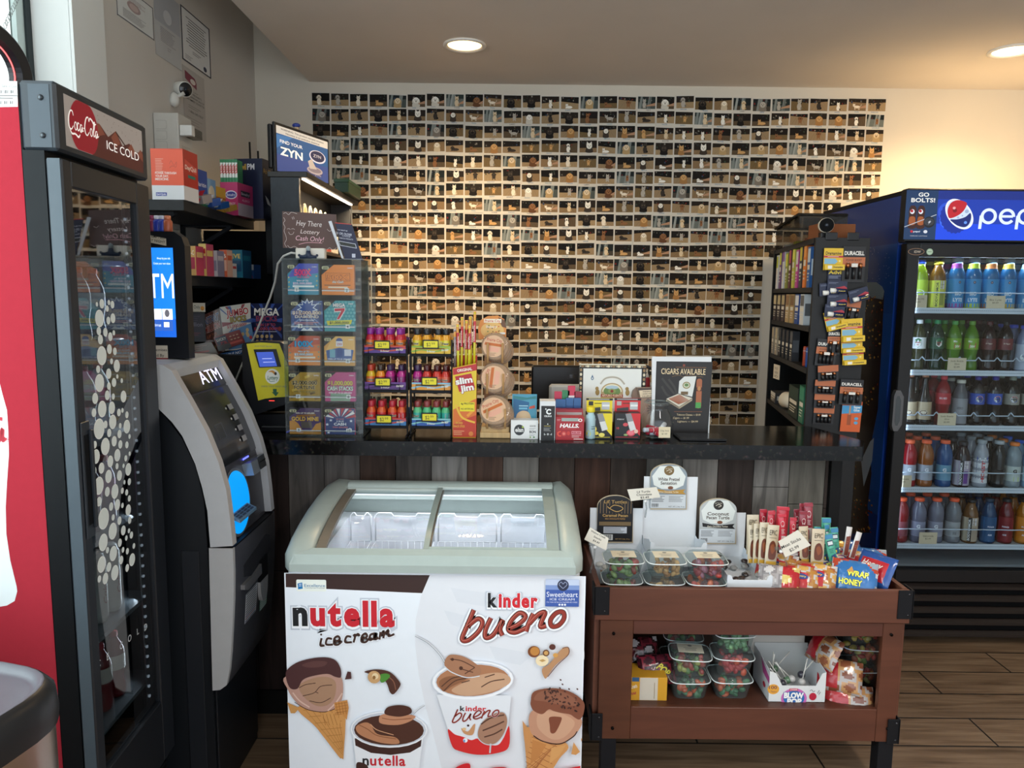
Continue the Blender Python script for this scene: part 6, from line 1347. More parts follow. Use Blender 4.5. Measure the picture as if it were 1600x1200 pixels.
poster('small red game ticket poster propped in front of the others',[(333,527),(374,515),(383,535),(342,549)],2.905,'#7a2e30',D(PG([(4,10),(44,8),(46,60),(6,62)],'#28364c'),T('LUCKY',25,36,17,'#d8d4cc',w=36,bold=.05),T('7\'S',28,60,15,'#a83a3c',w=24,bold=.05),coins(60,26,3,2,13,22,4.5,'#b89a80'),RC(50,64,46,14,'#b8504c'),PG([(0,62),(50,66),(50,100),(0,100)],'#4c4c50')))
poster('faded gold lottery poster low down at the left, behind the cash machine',[(291,540),(330,534),(343,556),(292,564)],2.91,'#6b5a50',D(LN(5,15,80,6,13,5,'#8a6e60'),coins(16,40,2,2,14,26,6,'#3c3c50'),RC(30,52,60,10,'#9a4a44')))
poster('blue strip poster reading available, lowest of the posters',[(322,558),(386,543),(386,552),(324,568)],2.90,'#1c4a80',D(T('AVAILABLE NOW',58,62,42,'#d8dde8',w=76,bold=.04,shear=.2)))
t = thing('cash_only_holder','clear holder with cash only slip above a dark million ticket','sign holder',(0,0,0))
b = MB(); cv = FC(b,290,472,324,540,2.89); cv.rect(290,473,33,14,'#cdc6b6','paper'); cv.text('Cash Only',302.5,482,5.4,'#2e2a26',w=23); cv.ell(318,481.5,3.3,3.5,'#d8902c'); cv.line([(316.4,483),(318,484),(319.6,483)],.5,'#5a3010'); b.build('cash_slip',t)
b = MB(); cv = FC(b,290,472,324,540,2.892); cv.rect(290,488,32,46,'#1d1a24'); cv.rect(292,491,27,36,'#2a2030'); cv.text('Million',305,510,7,'#77707e',w=24); cv.lines(294,494,20,3,3,.8,'#4a3f50'); cv.lines(296,520,18,2,3,.8,'#7a2a3a'); b.build('ticket_panel',t)


# ================================================================== tall black cabinet with lit top and the screen on it
t = thing('cigarette_cabinet','tall narrow black cabinet with warm light strip under its top, before the photo wall','cabinet',(0,0,0))
KX0,KX1,KY0,KY1,KZ = -.965,-.852,3.0,3.95,1.995
b = MB(); b.box(KX0,KX1,KY0,KY0 + .02,0,KZ,'#20262d','darkwood',.001); b.box(KX0,KX1,KY1 - .02,KY1,0,KZ,'#20242a','darkwood',.001); b.box(KX0,KX0 + .012,KY0 + .02,KY1 - .02,0,KZ,'#1a1614','darkwood'); b.build('carcass',t)
b = MB(); b.box(KX0 - .01,KX1 + .035,KY0 - .004,KY1 + .01,KZ,KZ + .022,'#25221f','darkwood',.002); b.build('top_board',t)
b = MB(); b.box(KX1 + .006,KX1 + .020,KY0 + .02,KY1 - .06,KZ - .006,KZ - .001,(1.0,.82,.62),'glowstrong'); b.build('glow_strip',t)
b = MB()
for k in range(5): b.box(KX0 + .012,KX1 - .005,KY0 + .02,KY1 - .02,KZ - .28 - .26 * k,KZ - .268 - .26 * k,'#2a211b','darkwood')
b.build('shelf',t)
light('cabinet_lamp','AREA',(KX1 + .02,3.55,KZ - .012),5.5,(1.0,.72,.42),(0,R(-20),0),shape='RECTANGLE',size=.02,size_y=.8)
q = random.Random(8)
for k in range(8):
 y = KY0 + .05 + .085 * k; b = MB()
 b.prism([(y + .032 * math.cos(R(a)),KZ - .135 + .05 * math.sin(R(a))) for a in range(0,360,24)],KX1 - .018,KX1 - .014,'#d8cdb8','print','X')
 b.prism([(y + .022 * math.cos(R(a)),KZ - .135 + .036 * math.sin(R(a))) for a in range(0,360,24)],KX1 - .014,KX1 - .0136,['#7a9a6a','#c8a05a','#5a6a9a','#a8503c','#c8b890','#6a4a3a','#b87a5a','#8a8a8a'][k],'print','X')
 one(b,'brand_tag',f'oval brand tag, {ORD[k]} from the near end on the lit cabinet shelf','tag',group='oval tags under the cabinet light')
b = MB()
for k in range(4): pass
b = MB(); b.box(KX0 + .03,KX1 - .012,KY0 + .05,KY1 - .25,KZ - .266,KZ - .18,'#c8b8a0','print',.001)
cv = CV(b,(KX1 - .0118,KY0 + .05,KZ - .18),U=(0,1,0),su=.001)
for k in range(9): cv.rect(2 + k * 72,2,68,80,q.choice(['#a83c34','#d8d2c4','#3a5a8a','#c8a050','#5a7a5a']))
one(b,'cigarette_pack_row','row of small coloured packs on the top shelf of the lit cabinet','packs')
b = MB(); b.box(KX1 + .04,KX1 + .12,KY1 - .46,KY1 - .14,KZ + .0,KZ + .0,'#000') if False else None
b = MB(); b.box(-.86,-.79,3.62,3.90,KZ + .0225,KZ + .085,'#1e3a26','satin',.004); b.box(-.862,-.788,3.618,3.902,KZ + .07,KZ + .088,'#23452c','satin',.003); one(b,'green_box','flat dark green box on top of the tall cabinet','box')
t = thing('advert_screen','flat screen showing a blue nicotine pouch advert, standing on the tall cabinet','screen',(0,0,0))
ZY = 3.06; a_ = [P(428,189,ZY),P(514,216,ZY + .36),P(516,284,ZY + .36),P(437,271,ZY)]
U_ = Vector((a_[1].x - a_[0].x,.36,0)); L_ = U_.length; zb_ = KZ + .0235; zt_ = a_[0].z; ztr = a_[1].z
Mz = Matrix.Translation((a_[0].x,ZY,0)) @ Matrix.Rotation(math.atan2(U_.y,U_.x),4,'Z')
b = MB(Mz); b.box(0,L_,0,.012,zb_,zt_,'#15161a','satin',.003); b.box(-.008,L_ * .9,.012,.03,zb_ + .02,zt_ - .01,'#101114','satin',.004); b.build('screen_case',t)
b = MB(Mz); S_ = CV(b,(.012,-.0004,zt_ - .012),su=(L_ - .024) / 100,sv=(zt_ - zb_ - .024) / 100,lift=3e-5,mat='glow'); S_.U = Mz.to_3x3() @ Vector((1,0,0)); S_.O = Mz @ Vector((.012,-.0004,zt_ - .012)); S_.N = Mz.to_3x3() @ Vector((0,-1,0)); b.T = Matrix()
gd = lambda h,k=.55: tuple(v * k for v in lin(h))
S_.rect(0,0,100,100,gd('#28588c')); S_.rect(0,0,100,17,gd('#d8d0c4')); S_.rect(0,62,100,38,gd('#3c4f8c')); S_.poly([(0,20),(30,17),(0,50)],gd('#3a76b0'))
S_.text('WARNING: This product contains nicotine.',50,7.5,4,gd('#241f1c'),w=84,bold=.02); S_.text('Nicotine is an addictive chemical.',50,14.5,4,gd('#241f1c'),w=66,bold=.02)
S_.text('FIND YOUR',6,36,7.5,gd('#e8e4da',.7),'l',.03,w=42); S_.text('ZYN',6,62,18,gd('#efe8da',.75),'l',.05,w=42)
S_.ell(78,44,17,15,gd('#c8c4cc',.7)); S_.ell(78,43,14.5,12.5,gd('#26284c')); S_.text('ZYN',77,46,7,gd('#d8d2d0'),w=16,bold=.03)
S_.ell(72,82,16,10,gd('#3a3c70')); S_.ell(72,78,16,9,gd('#b8a8a4')); S_.ell(72,77,13,6,gd('#8a7a80')); S_.poly([(62,76),(58,60),(66,52),(70,62),(76,74)],gd('#c8b8a8')); S_.text('ZYN',78,90,5,gd('#c8c0c0'),w=12)
b.build('screen',t)
b = MB(); p = P(437,275,ZY - .01); b.tube([P(430,200,ZY + .01),P(428,250,ZY + .01),P(424,290,ZY - .02),P(423,340,ZY - .07)],.0018,'#0c0d0f','satin',6); b.build('cable',t)
b = MB(); b.ball(P(463,196,3.25),(.018,.012,.010),'#2a3c8a','satin'); b.cyl(tuple(P(463,199,3.25)),(P(463,199,3.25).x,3.25,KZ + .0225),.011,'#b8a890','satin',14); one(b,'small_jar','small jar with blue cap just showing behind the advert screen','jar')
# neon sign hanging in the side window, top left
t = thing('hanging_sign','oval black sign with red glowing inner rim hanging on a chain in the window','sign',(0,0,0))
HX = -1.34
def hq(px,py): p = PXX(px,py,HX); return (p.y,p.z)
cyz = hq(-6,105); ry = abs(hq(52,120)[0] - cyz[0]); rz_ = abs(hq(0,38)[1] - cyz[1])
b = MB(); n = 36
def ovl(f,x): return [(x,cyz[0] + ry * f * math.cos(2 * math.pi * k / n),cyz[1] + rz_ * f * math.sin(2 * math.pi * k / n)) for k in range(n)]
loft(b,[ovl(1.0,HX - .03),ovl(1.0,HX),ovl(.93,HX + .006),ovl(.66,HX + .004),ovl(.62,HX - .01),ovl(.62,HX - .03)],'#2b2d31','satin',False,False); b.build('housing',t)
b = MB(); loft(b,[ovl(.62,HX - .012),ovl(.60,HX - .010),ovl(.58,HX - .012)],(1.0,.12,.12),'glowmid',True,False); b.build('red_tube',t)
b = MB(); b.box(HX - .02,HX - .004,cyz[0] - ry * .55,cyz[0] + ry * .1,cyz[1] - .05,cyz[1] + .05,'#1b1d20','satin',.003); b.build('centre_block',t)
b = MB(); top = PXX(30,-8,HX); bot = PXX(8,40,HX)
for k in range(12):
 a = Vector(bot).lerp(Vector(top),k / 11); ang = k % 2 * math.pi / 2
 b.tube([(a.x + .004 * math.cos(t_) * math.cos(ang),a.y + .004 * math.cos(t_) * math.sin(ang),a.z + .008 * math.sin(t_)) for t_ in [2 * math.pi * j / 8 for j in range(8)]],.0008,'#8a8f8e','metal',5,True)
b.build('chain',t)
# ================================================================== goods on the counter
Z0 = CT + .0004
def YB(x,y): return PZ(x,y,CT).y
# ---- ticket dispenser
t = thing('ticket_dispenser','clear acrylic dispenser with ten numbered lottery ticket slots at the left of the counter','ticket dispenser',(0,0,0))
DY = 2.515; q0,q1 = P(447,684,DY),P(564,405,DY); xa,xb,zt_ = q0.x,q1.x,q1.z
b = MB()
for x in (xa,xb - .003): b.box(x,x + .003,DY,DY + .13,Z0,zt_,'#dfe8ea','clearbox')
b.box(xa + .003,xb - .003,DY + .127,DY + .13,Z0,zt_,'#b8c0c4','clearbox'); b.box(xa + .003,xb - .003,DY,DY + .13,zt_ - .003,zt_,'#e4ecee','clearbox'); b.box(xa + .003,xb - .003,DY,DY + .13,Z0,Z0 + .003,'#e4ecee','clearbox')
xm = P(502,600,DY).x; b.box(xm - .002,xm + .001,DY,DY + .127,Z0 + .003,zt_ - .003,'#e6eef0','clearbox'); b.build('case',t)
rows_y = [462,519,573,629,684]
for k,y in enumerate(rows_y):
 z = P(500,y,DY).z
 b = MB(); b.box(xa + .003,xb - .003,DY,DY + .127,max(z,Z0 + .003),max(z,Z0 + .003) + .0022,'#dce4e6','clearbox')
 zb = P(500,y - 10,DY).z; b.box(xa + .003,xb - .003,DY - .0025,DY,zb - .002,zb + .0025,'#eef2f2','clearbox'); b.build('shelf',t)
b = MB(); b.box(xa,xb,DY - .0008,DY,Z0,zt_,'#fff','acrylic'); b.build('front_pane',t)
def ticket(n,x0,y0,x1,y1,bg,draw,desc,price):
 Yt = DY + .012
 a,c = P(x0,y1,Yt),P(x1,y0,Yt); zf = [P(500,y,DY).z for y in rows_y][(n - 1) // 2] + .0026; zf = max(zf,Z0 + .0056)
 b = MB(); b.box(a.x,c.x,Yt,Yt + .02,zf,c.z,bg,'printgloss',.0006)
 cv = CV(b,(a.x,Yt,c.z),su=(c.x - a.x) / 100,sv=(c.z - zf) / 100,lift=5e-5,mat='printgloss')
 for f in draw: f(cv)
 cv.poly([(0,0),(38,0),(0,34)],'#1c1c20'); cv.rrect(1,5,22,11,5,'#c8c49a'); cv.text('$' + price,12,14.5,8,'#26261e',w=14,bold=.05); cv.text('Lottery',88,12,5,'#e8e8e8',w=16,shear=.2,bold=.02)
 cv.rect(0,84,100,3.5,'#d8dade'); x = 22 if n % 2 else 70; cv.rect(x,77,14 if n < 10 else 18,13,'#eceeee'); cv.text(str(n),x + 7 + (n > 9) * 2,88,9,'#17181a',bold=.04)
 o = b.build('lottery_ticket_pack'); tag(o,f'{desc} in slot {n} of the clear dispenser','lottery tickets','ticket packs in the clear dispenser')
WU = lambda s,y=58,c='#f0f0f0': T(s,50,y,7,c,w=74,bold=.04)
ticket(1,450,412,497,460,'#2f8fae',[PG([(30,0),(100,0),(100,30),(0,45)],'#4a55b8'),T('500X',50,38,20,'#e0427a',w=56,bold=.08,out='#5a2a78'),T('THE CASH',50,47,7,'#d8507c',w=40,bold=.04),T('WIN UP TO',48,58,6,'#f2e4f0',w=38,bold=.04),T('$25,000,000!',48,67,7,'#f2d4e8',w=62,bold=.04),RC(16,70,70,6,'#e8f0f0')] + [EL(x,y,2.4,2.4,'#c8b85a') for x,y in ((4,45),(5,60),(4,75),(94,40),(95,55),(94,70),(70,18))],'blue and teal lottery tickets with pink 500X','50')
ticket(2,503,414,553,461,'#ee8a3a',[RC(12,27,76,27,'#a8542a'),RC(13.5,28.5,73,24,'#ef8c3e'),T('500X',50,49,16,'#ef8c3e',w=66,bold=.06,out='#a04c22',ow=.05),T('the Cash',50,60,8,'#f4ece0',w=34,shear=.3,bold=.04,out='#7a4a30'),LN(8,66,84,1,2,3,'#8a5a40'),RC(20,72,60,5,'#f0dcc4')],'orange lottery tickets with outlined 500X','50')
ticket(3,455,470,504,517,'#3a4f86',[burst('#6e8cc0',12),lambda cv: cv.star(52,26,34,'#dfe6ef',11,.6),lambda cv: cv.star(52,26,28,'#3c5698',11,.6),T('$15,000,000',50,45,11,'#d8c8b8',w=90,bold=.06,out='#7a4038'),T('DIAMOND',50,57,9,'#d6d0cc',w=74,bold=.05,out='#6a4038'),T('Spectacular',50,66,6,'#e8ecf4',w=50,shear=.3,bold=.03),LN(10,70,80,2,5,3,'#b8848a'),PG([(30,99),(40,88),(50,96),(62,88),(72,99)],'#dfe4ec')],'blue and white starburst diamond lottery tickets','30')
ticket(4,507,470,554,517,'#3f9ca6',[lambda cv: [cv.ell(6 + 11 * i + (j % 2) * 5.5,6 + 11 * j,4.4,4.4,'#62b4ba',n=8) for i in range(9) for j in range(8)],T('MEGA',50,20,11,'#eef0ee',w=40,bold=.07,out='#2a5a66'),PG([(33,24),(70,22),(70,32),(52,62),(40,62),(54,36),(34,38)],'#e8e8e6'),PG([(35,26),(68,24),(68,31),(50,60),(42,60),(57,33),(36,35)],'#c2283e'),PG([(8,66),(92,62),(88,76),(12,80)],'#d8d44a'),T('$1,000,000!',50,75,8,'#2c3c30',w=64,bold=.05)],'turquoise lottery tickets with a large red seven','30')
ticket(5,451,525,500,572,'#d0703a',[PG([(30,0),(100,0),(100,28),(0,40)],'#b84a30'),PG([(0,60),(100,50),(100,99),(0,99)],'#e08a3e'),T('100X',50,36,19,'#2f9ac8',w=58,bold=.07,out='#1e4c74'),T('THE CASH',50,45,6,'#3aa0c8',w=34,bold=.04),T('WIN UP TO',48,56,6,'#dce8ee',w=36,bold=.04,out='#3a5a74'),T('$2,000,000!',48,66,7.5,'#cfe4f0',w=58,bold=.05,out='#2f5a7c'),RC(18,70,66,6,'#e8dcc8')] + [EL(x,y,2.4,2.4,'#5a9a7a') for x,y in ((4,40),(6,58),(4,72),(94,36),(95,54),(94,70))],'orange lottery tickets with blue 100X','20')
ticket(6,507,526,554,573,'#d8a04e',[PG([(30,0),(100,0),(100,46),(0,60)],'#e8b868'),PG([(6,48),(50,38),(96,46),(90,82),(10,82)],'#46649e'),EL(50,16,11,11,'#4a5c96'),RC(39,16,22,18,'#e4e4ea'),T('250',50,30,8,'#b84a5a',w=16,bold=.05),RC(18,44,18,28,'#7ab0c4'),RC(42,42,18,28,'#34508e'),RC(66,44,22,22,'#d4d8e4'),T('WIN UP TO $1,000,000!',50,80,6,'#e4e4f0',w=76,bold=.04)],'gold lottery tickets with blue game cards','10')
ticket(7,452,582,500,628,'#a8852e',[lambda cv: [cv.poly([(x,y),(x + 16,y - 6),(x + 18,y + 2),(x + 2,y + 8)],c) for x,y,c in ((50,14,'#d0b050'),(74,30,'#7a5c1c'),(8,60,'#c8a848'),(66,70,'#5c4416'),(30,92,'#d4b860'),(80,88,'#8a6a24'),(4,84,'#66501a'))],T('$2,000,000',50,42,13,'#2c2414',w=80,bold=.06,out='#dcc890'),T('FORTUNE',50,58,12,'#2c2414',w=66,bold=.06,out='#dcc890'),T('WIN UP TO $2,000,000!',50,70,6,'#2c2414',w=68,bold=.04,out='#d8bc60')],'gold banknote patterned fortune lottery tickets','10')
ticket(8,508,582,555,628,'#c04c84',[RC(18,72,64,27,'#8aa890'),T('$1,000,000',50,44,15,'#d8c84a',w=82,bold=.07,out='#7a3a60'),T('CASH STACKS',50,62,14,'#f0f0ec',w=84,bold=.03,out='#3e8a6a',ow=.09),T('WIN UP TO $1,000,000!',50,73,6,'#f0e0ea',w=76,bold=.04)],'pink lottery tickets with green and gold cash stacks','5')
ticket(9,453,638,501,683,'#4a3560',[PG([(0,50),(14,46),(28,60),(40,84),(0,84)],'#c88a34'),PG([(100,54),(84,60),(70,84),(100,84)],'#c88a34'),RC(0,84,100,16,'#b8823a'),PG([(36,52),(70,52),(72,76),(38,76)],'#5c5248'),T('WIN UP TO $50,000!',50,22,6,'#e0d8c0',w=60,bold=.04),PG([(22,26),(84,22),(84,30),(22,34)],'#8a5c28'),T('GOLD MINE',50,48,15,'#dcae48',w=86,bold=.07,out='#6a4418')],'purple and gold mine lottery tickets','3')
ticket(10,508,638,555,684,'#38487e',[RC(0,0,100,2,'#b83a48'),RC(98,0,2,100,'#b83a48'),RC(0,0,2,100,'#b83a48'),lambda cv: [cv.poly([(50 + 12 * math.cos(R(a)),44 + 12 * math.sin(R(a))),(50 + 54 * math.cos(R(a - 6)),max(2,44 + 54 * math.sin(R(a - 6)))),(50 + 54 * math.cos(R(a + 6)),max(2,44 + 54 * math.sin(R(a + 6))))],c) for a,c in ((200,'#e8e6e4'),(216,'#b83a44'),(232,'#e8e6e4'),(248,'#b83a44'),(264,'#e8e6e4'),(280,'#b83a44'),(296,'#e8e6e4'),(312,'#b83a44'),(328,'#e8e6e4'),(342,'#b83a44'))],PG([(30,34),(70,34),(72,46),(28,46)],'#38487e'),T('RED WHITE',50,44,5,'#d88a90',w=26,bold=.04),T('& BLUE',50,52,6,'#dfe4ee',w=24,bold=.04),T('CASH',50,65,10,'#e8eaf0',w=40,bold=.07),T('WIN $50,000!',50,75,6,'#d08088',w=50,bold=.04)] + [(lambda x,y: lambda cv: cv.star(x,y,6,'#dfe4f0'))(x,y) for x,y in ((20,46),(86,48),(8,62),(82,78),(12,92))],'red, white and blue striped star lottery tickets','5')
# ---- on top of the dispenser
t = thing('chalk_sign','small rose brown chalkboard reading hey there lottery cash only','sign',(0,0,0))
SY = DY + .055
b = MB(); c = [P(441,330,SY),P(525,335,SY),P(527,390,SY),P(442,387,SY)]
b.add([(p.x,SY,p.z) for p in c] + [(p.x,SY + .004,p.z) for p in c],[(0,3,2,1),(4,5,6,7),(0,1,5,4),(1,2,6,5),(2,3,7,6),(3,0,4,7)],'#5d4742','satin'); b.build('board',t)
b = MB(); cv = FC(b,430,320,570,500,SY - .0003); Q = lambda x,y: (430 + x / 6.664,320 + y / 6.667)
for tx,x,y,h,w_,c_ in (('Hey There',352,218,58,270,'#e6dcd8'),('Lottery',362,298,46,205,'#ecdcd8'),('Cash Only!',358,372,52,300,'#f0c0cc')):
 X,Y_ = Q(x,y); cv.text(tx,X,Y_,h / 6.667,c_,w=w_ / 6.664,shear=.18,rot=3,bold=-.008)
cv.curve([Q(*p) for p in ((240,408),(340,388),(490,392))],.7,'#f0b0bc')
wv = lambda ps: cv.curve([Q(*p) for p in ps],.5,'#d8ccc8')
wv([(85,90),(110,80),(140,100),(170,75),(230,90)]); wv([(85,130),(100,160),(82,190),(98,230),(88,270),(105,320),(110,360),(90,400),(110,440)]); wv([(120,420),(150,445),(190,430),(225,445)]); wv([(540,460),(570,440),(600,462),(640,440)]); wv([(120,250),(140,245),(155,255)]); wv([(165,250),(185,245),(200,255)]); wv([(135,280),(150,305),(180,300),(192,278)]); wv([(545,245),(570,268),(595,255)]); wv([(175,125),(185,150)]); wv([(190,120),(200,145)])
b.build('chalk_writing',t)
b = MB(); p,p2 = P(463,404,DY + .03),P(508,388,DY + .03); b.box(p.x,p2.x,DY + .02,DY + .05,zt_ + .0003,zt_ + .036,'#e4dfd4','satin',.003); one(b,'power_adapter','white power box on top of the ticket dispenser','adapter')
b = MB(); p = P(482,404,DY + .008); fx = p.x
for a_,c_,r_,r2 in (((fx,DY + .008,zt_ + .001),(fx,DY + .008,zt_ + .026),.013,.007),((fx,DY + .008,zt_ + .012),(fx - .026,DY + .004,zt_ + .004),.006,.004),((fx,DY + .008,zt_ + .012),(fx + .026,DY + .004,zt_ + .004),.006,.004),((fx - .028,DY + .004,zt_ + .006),(fx + .028,DY + .004,zt_ + .006),.006,.005)): b.cyl(a_,c_,r_,'#27344c','satin',12,r2)
b.ball((fx - .03,DY + .004,zt_ + .011),.0045,'#27344c'); b.ball((fx + .03,DY + .004,zt_ + .011),.0045,'#27344c'); t = one(b,'figurine','small seated dark blue figurine with pale head on the ticket dispenser','figurine')
b = MB(); b.ball((fx,DY + .008,zt_ + .033),(.008,.008,.010),'#9aa6ac','satin'); b.build('head',t)
t = thing('age_sign','tilted navy age restriction sign with red top edge beside the chalk sign','sign',(0,0,0))
b = MB(); c = [P(524,349,SY - .03),P(550,351,SY - .03),P(567,407,SY - .03),P(539,405,SY - .03)]
b.add([(p.x,SY - .03,p.z) for p in c] + [(p.x,SY - .026,p.z) for p in c],[(0,3,2,1),(4,5,6,7),(0,1,5,4),(1,2,6,5),(2,3,7,6),(3,0,4,7)],'#1f2340','print')
b.add([P(513,346,SY - .028),P(518,345,SY - .031),P(537,404,SY - .031),P(534,404,SY - .028)],[(0,3,2,1)],'#d8dce4','print'); b.build('board',t)
b = MB(); cv = FC(b,430,320,570,500,SY - .0303)
for tx,x,y,h,w_ in (('YOU MUST BE',706,262,12,110),('21 OR OLDER',722,305,24,170),('TO PURCHASE',745,325,12,90),('TOBACCO PRODUCTS',745,350,13,150)): X,Y_ = Q(x,y); cv.text(tx,X,Y_,h / 6.667,'#c8cad8',w=w_ / 6.664,rot=7,bold=.03)
cv.poly([Q(*p) for p in ((662,365),(845,395),(858,445),(680,415))],'#c8cad8'); cv.poly([Q(*p) for p in ((668,372),(840,400),(850,438),(684,410))],'#2a2e28'); cv.rect(*Q(805,500),5.5,6,'#c8cad8'); cv.poly([Q(630,175),Q(800,190),Q(802,198),Q(632,184)],'#b83c38'); b.build('sign_print',t)
b = MB(); b.box(c[3].x - .005,c[2].x + .003,SY - .035,SY - .008,zt_ + .0002,c[3].z + .001,'#cfd4e4','satin',.001); b.build('stand',t)
# white cable
b = MB(); b.tube([P(463,396,DY + .03),P(455,395,DY + .03),P(443,400,DY + .05),P(434,412,DY + .08),P(430,440,DY + .12),P(422,465,DY + .16),P(408,500,DY + .2),P(396,530,DY + .25),P(388,545,DY + .28),P(378,570,DY + .3),P(366,600,DY + .32)],.0035,'#c9c8c4','satin',8); one(b,'power_cable','white cable curving down from the white power box past the posters','cable')
# clear price list holder
t = thing('price_list_holder','clear rounded holder with beige price list right of the ticket dispenser','sign holder',(0,0,0))
b = MB(); HY = 2.66; g = [(565,425),(572,415),(580,413),(586,420),(586,507),(568,508)]; b.prism([(P(x,y,HY).x,P(x,y,HY).z) for x,y in g],HY,HY + .012,'#e4e8e8','clearbox','Y'); b.box(P(566,508,HY).x,P(590,508,HY).x,HY - .02,HY + .05,Z0,P(566,506,HY).z,'#dfe4e4','clearbox',.002); b.build('holder',t)
b = MB(); c = [P(563,436,HY - .004),P(577,440,HY - .001),P(577,501,HY - .001),P(564,497,HY - .004)]; b.add([tuple(p) for p in c] ,[(0,3,2,1)],'#a59884','paper'); cv = FC(b,560,400,600,520,HY - .0046)
cv.poly([(563.5,429),(576,433),(576,439),(563.5,435)],'#3c4c3a')
for k in range(7): cv.rect(565,443 + k * 7.8,1.2,2,'#4a4238'); cv.rect(568.5,444 + k * 7.8,5,2,'#4a4238')
b.build('price_list',t)

# ---- yellow ticket checker
t = thing('ticket_checker','yellow and black lottery ticket checker with small blue screen','ticket checker',(0,0,0))
KY = 2.60
def kq(x,y,Y=KY): p = P(370 + x / 6.67,520 + y / 6.667,Y); return (p.x,p.z)
b = MB(); b.prism([kq(50,130),kq(70,105),kq(250,90),kq(450,95),kq(490,120),kq(540,330),kq(540,700),kq(520,740),kq(180,860),kq(60,520)],KY + .002,KY + .07,'#17191e','satin','Y')
b.prism([kq(190,860),kq(525,850),kq(540,1050),kq(230,1060)],KY + .01,KY + .08,'#0e0f14','satin','Y'); b.box(kq(230,0)[0],kq(545,0)[0],KY - .01,KY + .10,Z0,Z0 + .02,'#101116','satin',.003); b.build('housing',t)
b = MB(); pan = [kq(103,115),kq(250,100),kq(445,112),kq(540,350),kq(540,665),kq(400,672),kq(300,685),kq(225,705)]; b.prism(pan,KY - .002,KY + .002,'#c9bf35','satin','Y',sidecol='#3a3c3e')
cv = FC(b,370,520,470,700,KY - .0022); kk = lambda x,y: (370 + x / 6.67,520 + y / 6.667)
X,Y_ = kk(285,142); cv.text('SCAN TICKET BELOW',X,Y_,2,'#8a8a6a',w=28,bold=.05); cv.ell(*kk(375,448),12,12,'#dfe0d8'); cv.blob([kk(*p) for p in ((330,400),(380,385),(420,420),(400,430),(370,405))],'#c98a3a'); cv.ell(*kk(410,418),2,2.6,'#2a2422')
X,Y_ = kk(378,480); cv.text('Lottery',X,Y_,6.2,'#2f6a4e',w=18,shear=.25,bold=.03); cv.curve([kk(*p) for p in ((335,480),(350,500),(400,495))],.8,'#2f6a4e'); X,Y_ = kk(388,560); cv.text('CHECK YOUR TICKET HERE',X,Y_,2.6,'#8d8f66',w=42,bold=.05)
cv.poly([kk(*p) for p in ((375,578),(418,578),(418,612),(440,612),(408,656),(362,612),(380,612))],'#24593f'); b.build('front_panel',t)
b = MB(); b.prism([kq(180,172),kq(415,168),kq(465,352),kq(238,362)],KY - .006,KY - .0022,'#23262a','satin','Y'); cv = FC(b,370,520,470,700,KY - .0062,mat='glow'); cv.poly([kk(*p) for p in ((205,198),(388,192),(430,340),(240,350))],(.03,.06,.30)); cv.poly([kk(*p) for p in ((268,262),(375,258),(376,264),(268,268))],(.3,.34,.6)); cv.poly([kk(*p) for p in ((278,298),(405,293),(406,299),(278,304))],(.3,.34,.6)); b.build('screen',t)
b = MB(); cv = FC(b,370,520,470,700,KY + .0012,mat='glowmid'); cv.N = Vector((0,-1,0)); cv.rect(*kk(330,700),9,.9,(1.0,.04,.03)); b.build('scan_light',t)

# ---- energy shot racks
SHAPES['shot'] = [(.9,0),(1,.03),(1,.52),(.96,.60),(.66,.72),(.64,.74)]; CAPR['shot'] = .68
def shot(c_body,c_mid,c_cap,lab='#e8dcc0',back=False):
 root = thing('energy_shot',None,'bottle'); h,r = .084,.0165
 b = MB(); n = len(SHAPES['shot']); b.lathe([(a * r,z * h,c_mid if z > .3 else c_body) for a,z in SHAPES['shot']],12,c_body,'printgloss')
 cy = CY(b,r,h * .5,su=.001)
 if back: cy.rect(-8,2,16,28,'#c8ccd4'); cy.lines(-7,5,14,7,3.4,1.4,'#6a6e7a')
 else: cy.text('5-hour',0,13,8,'#1b1a1a',w=26,bold=.08,out='#efe6c8'); cy.text('ENERGY',0,25,7,'#1b1a1a',w=26,bold=.06,out='#efe6c8')
 b.build('bottle_body',root)
 b = MB(); b.lathe([(.64 * r,h * .74),(.68 * r,h * .76),(.68 * r,h * .98),(.6 * r,h)],12,c_cap,'printgloss'); b.build('cap',root)
 return root
kinds = {'berry': ('#d8702a','#c02a3c','#8a2a90'),'lemon': ('#d8c838','#e0a030','#23262a'),'citrus': ('#d8402e','#e8902c','#3a2a20'),'yellow': ('#e0702a','#d8b028','#b8402c'),'grape': ('#8a2a6c','#b82a84','#3a2448'),'peach': ('#d86a50','#c8382c','#4a1a1a'),'pomegranate': ('#c83030','#d8582a','#b82a3a'),'watermelon': ('#3aa898','#58b880','#8a3a3a')}
tiers = [[('A',0,[(575,'berry',0),(591,'berry',0),(608,'berry',0),(624,'berry',0)],('#5a3a8a','#c8452e')),('B',0,[(649,'lemon',0),(666,'lemon',0),(684,'lemon',1),(698,'lemon',0)],('#d8b030','#8ab040'))],
         [('A',1,[(577,'yellow',0),(593,'citrus',0),(608,'grape',0),(626,'grape',1)],('#4a2a6a','#6a3a8a')),('B',1,[(650,'grape',0),(666,'peach',0),(682,'peach',0),(698,'peach',0)],('#e09a3a','#8ac0d8'))],
         [('A',2,[(576,'pomegranate',0),(594,'pomegranate',0),(611,'pomegranate',0),(628,'pomegranate',1)],('#3a78b0','#c83a30')),('B',2,[(649,'watermelon',0),(666,'watermelon',0),(681,'watermelon',0),(697,'watermelon',1)],('#2a5aa8','#8ac8c8'))]]
ty = [552,609,665]; RX = {'A': (566.5,637),'B': (640,707)}; RY = 2.545
racks = {}
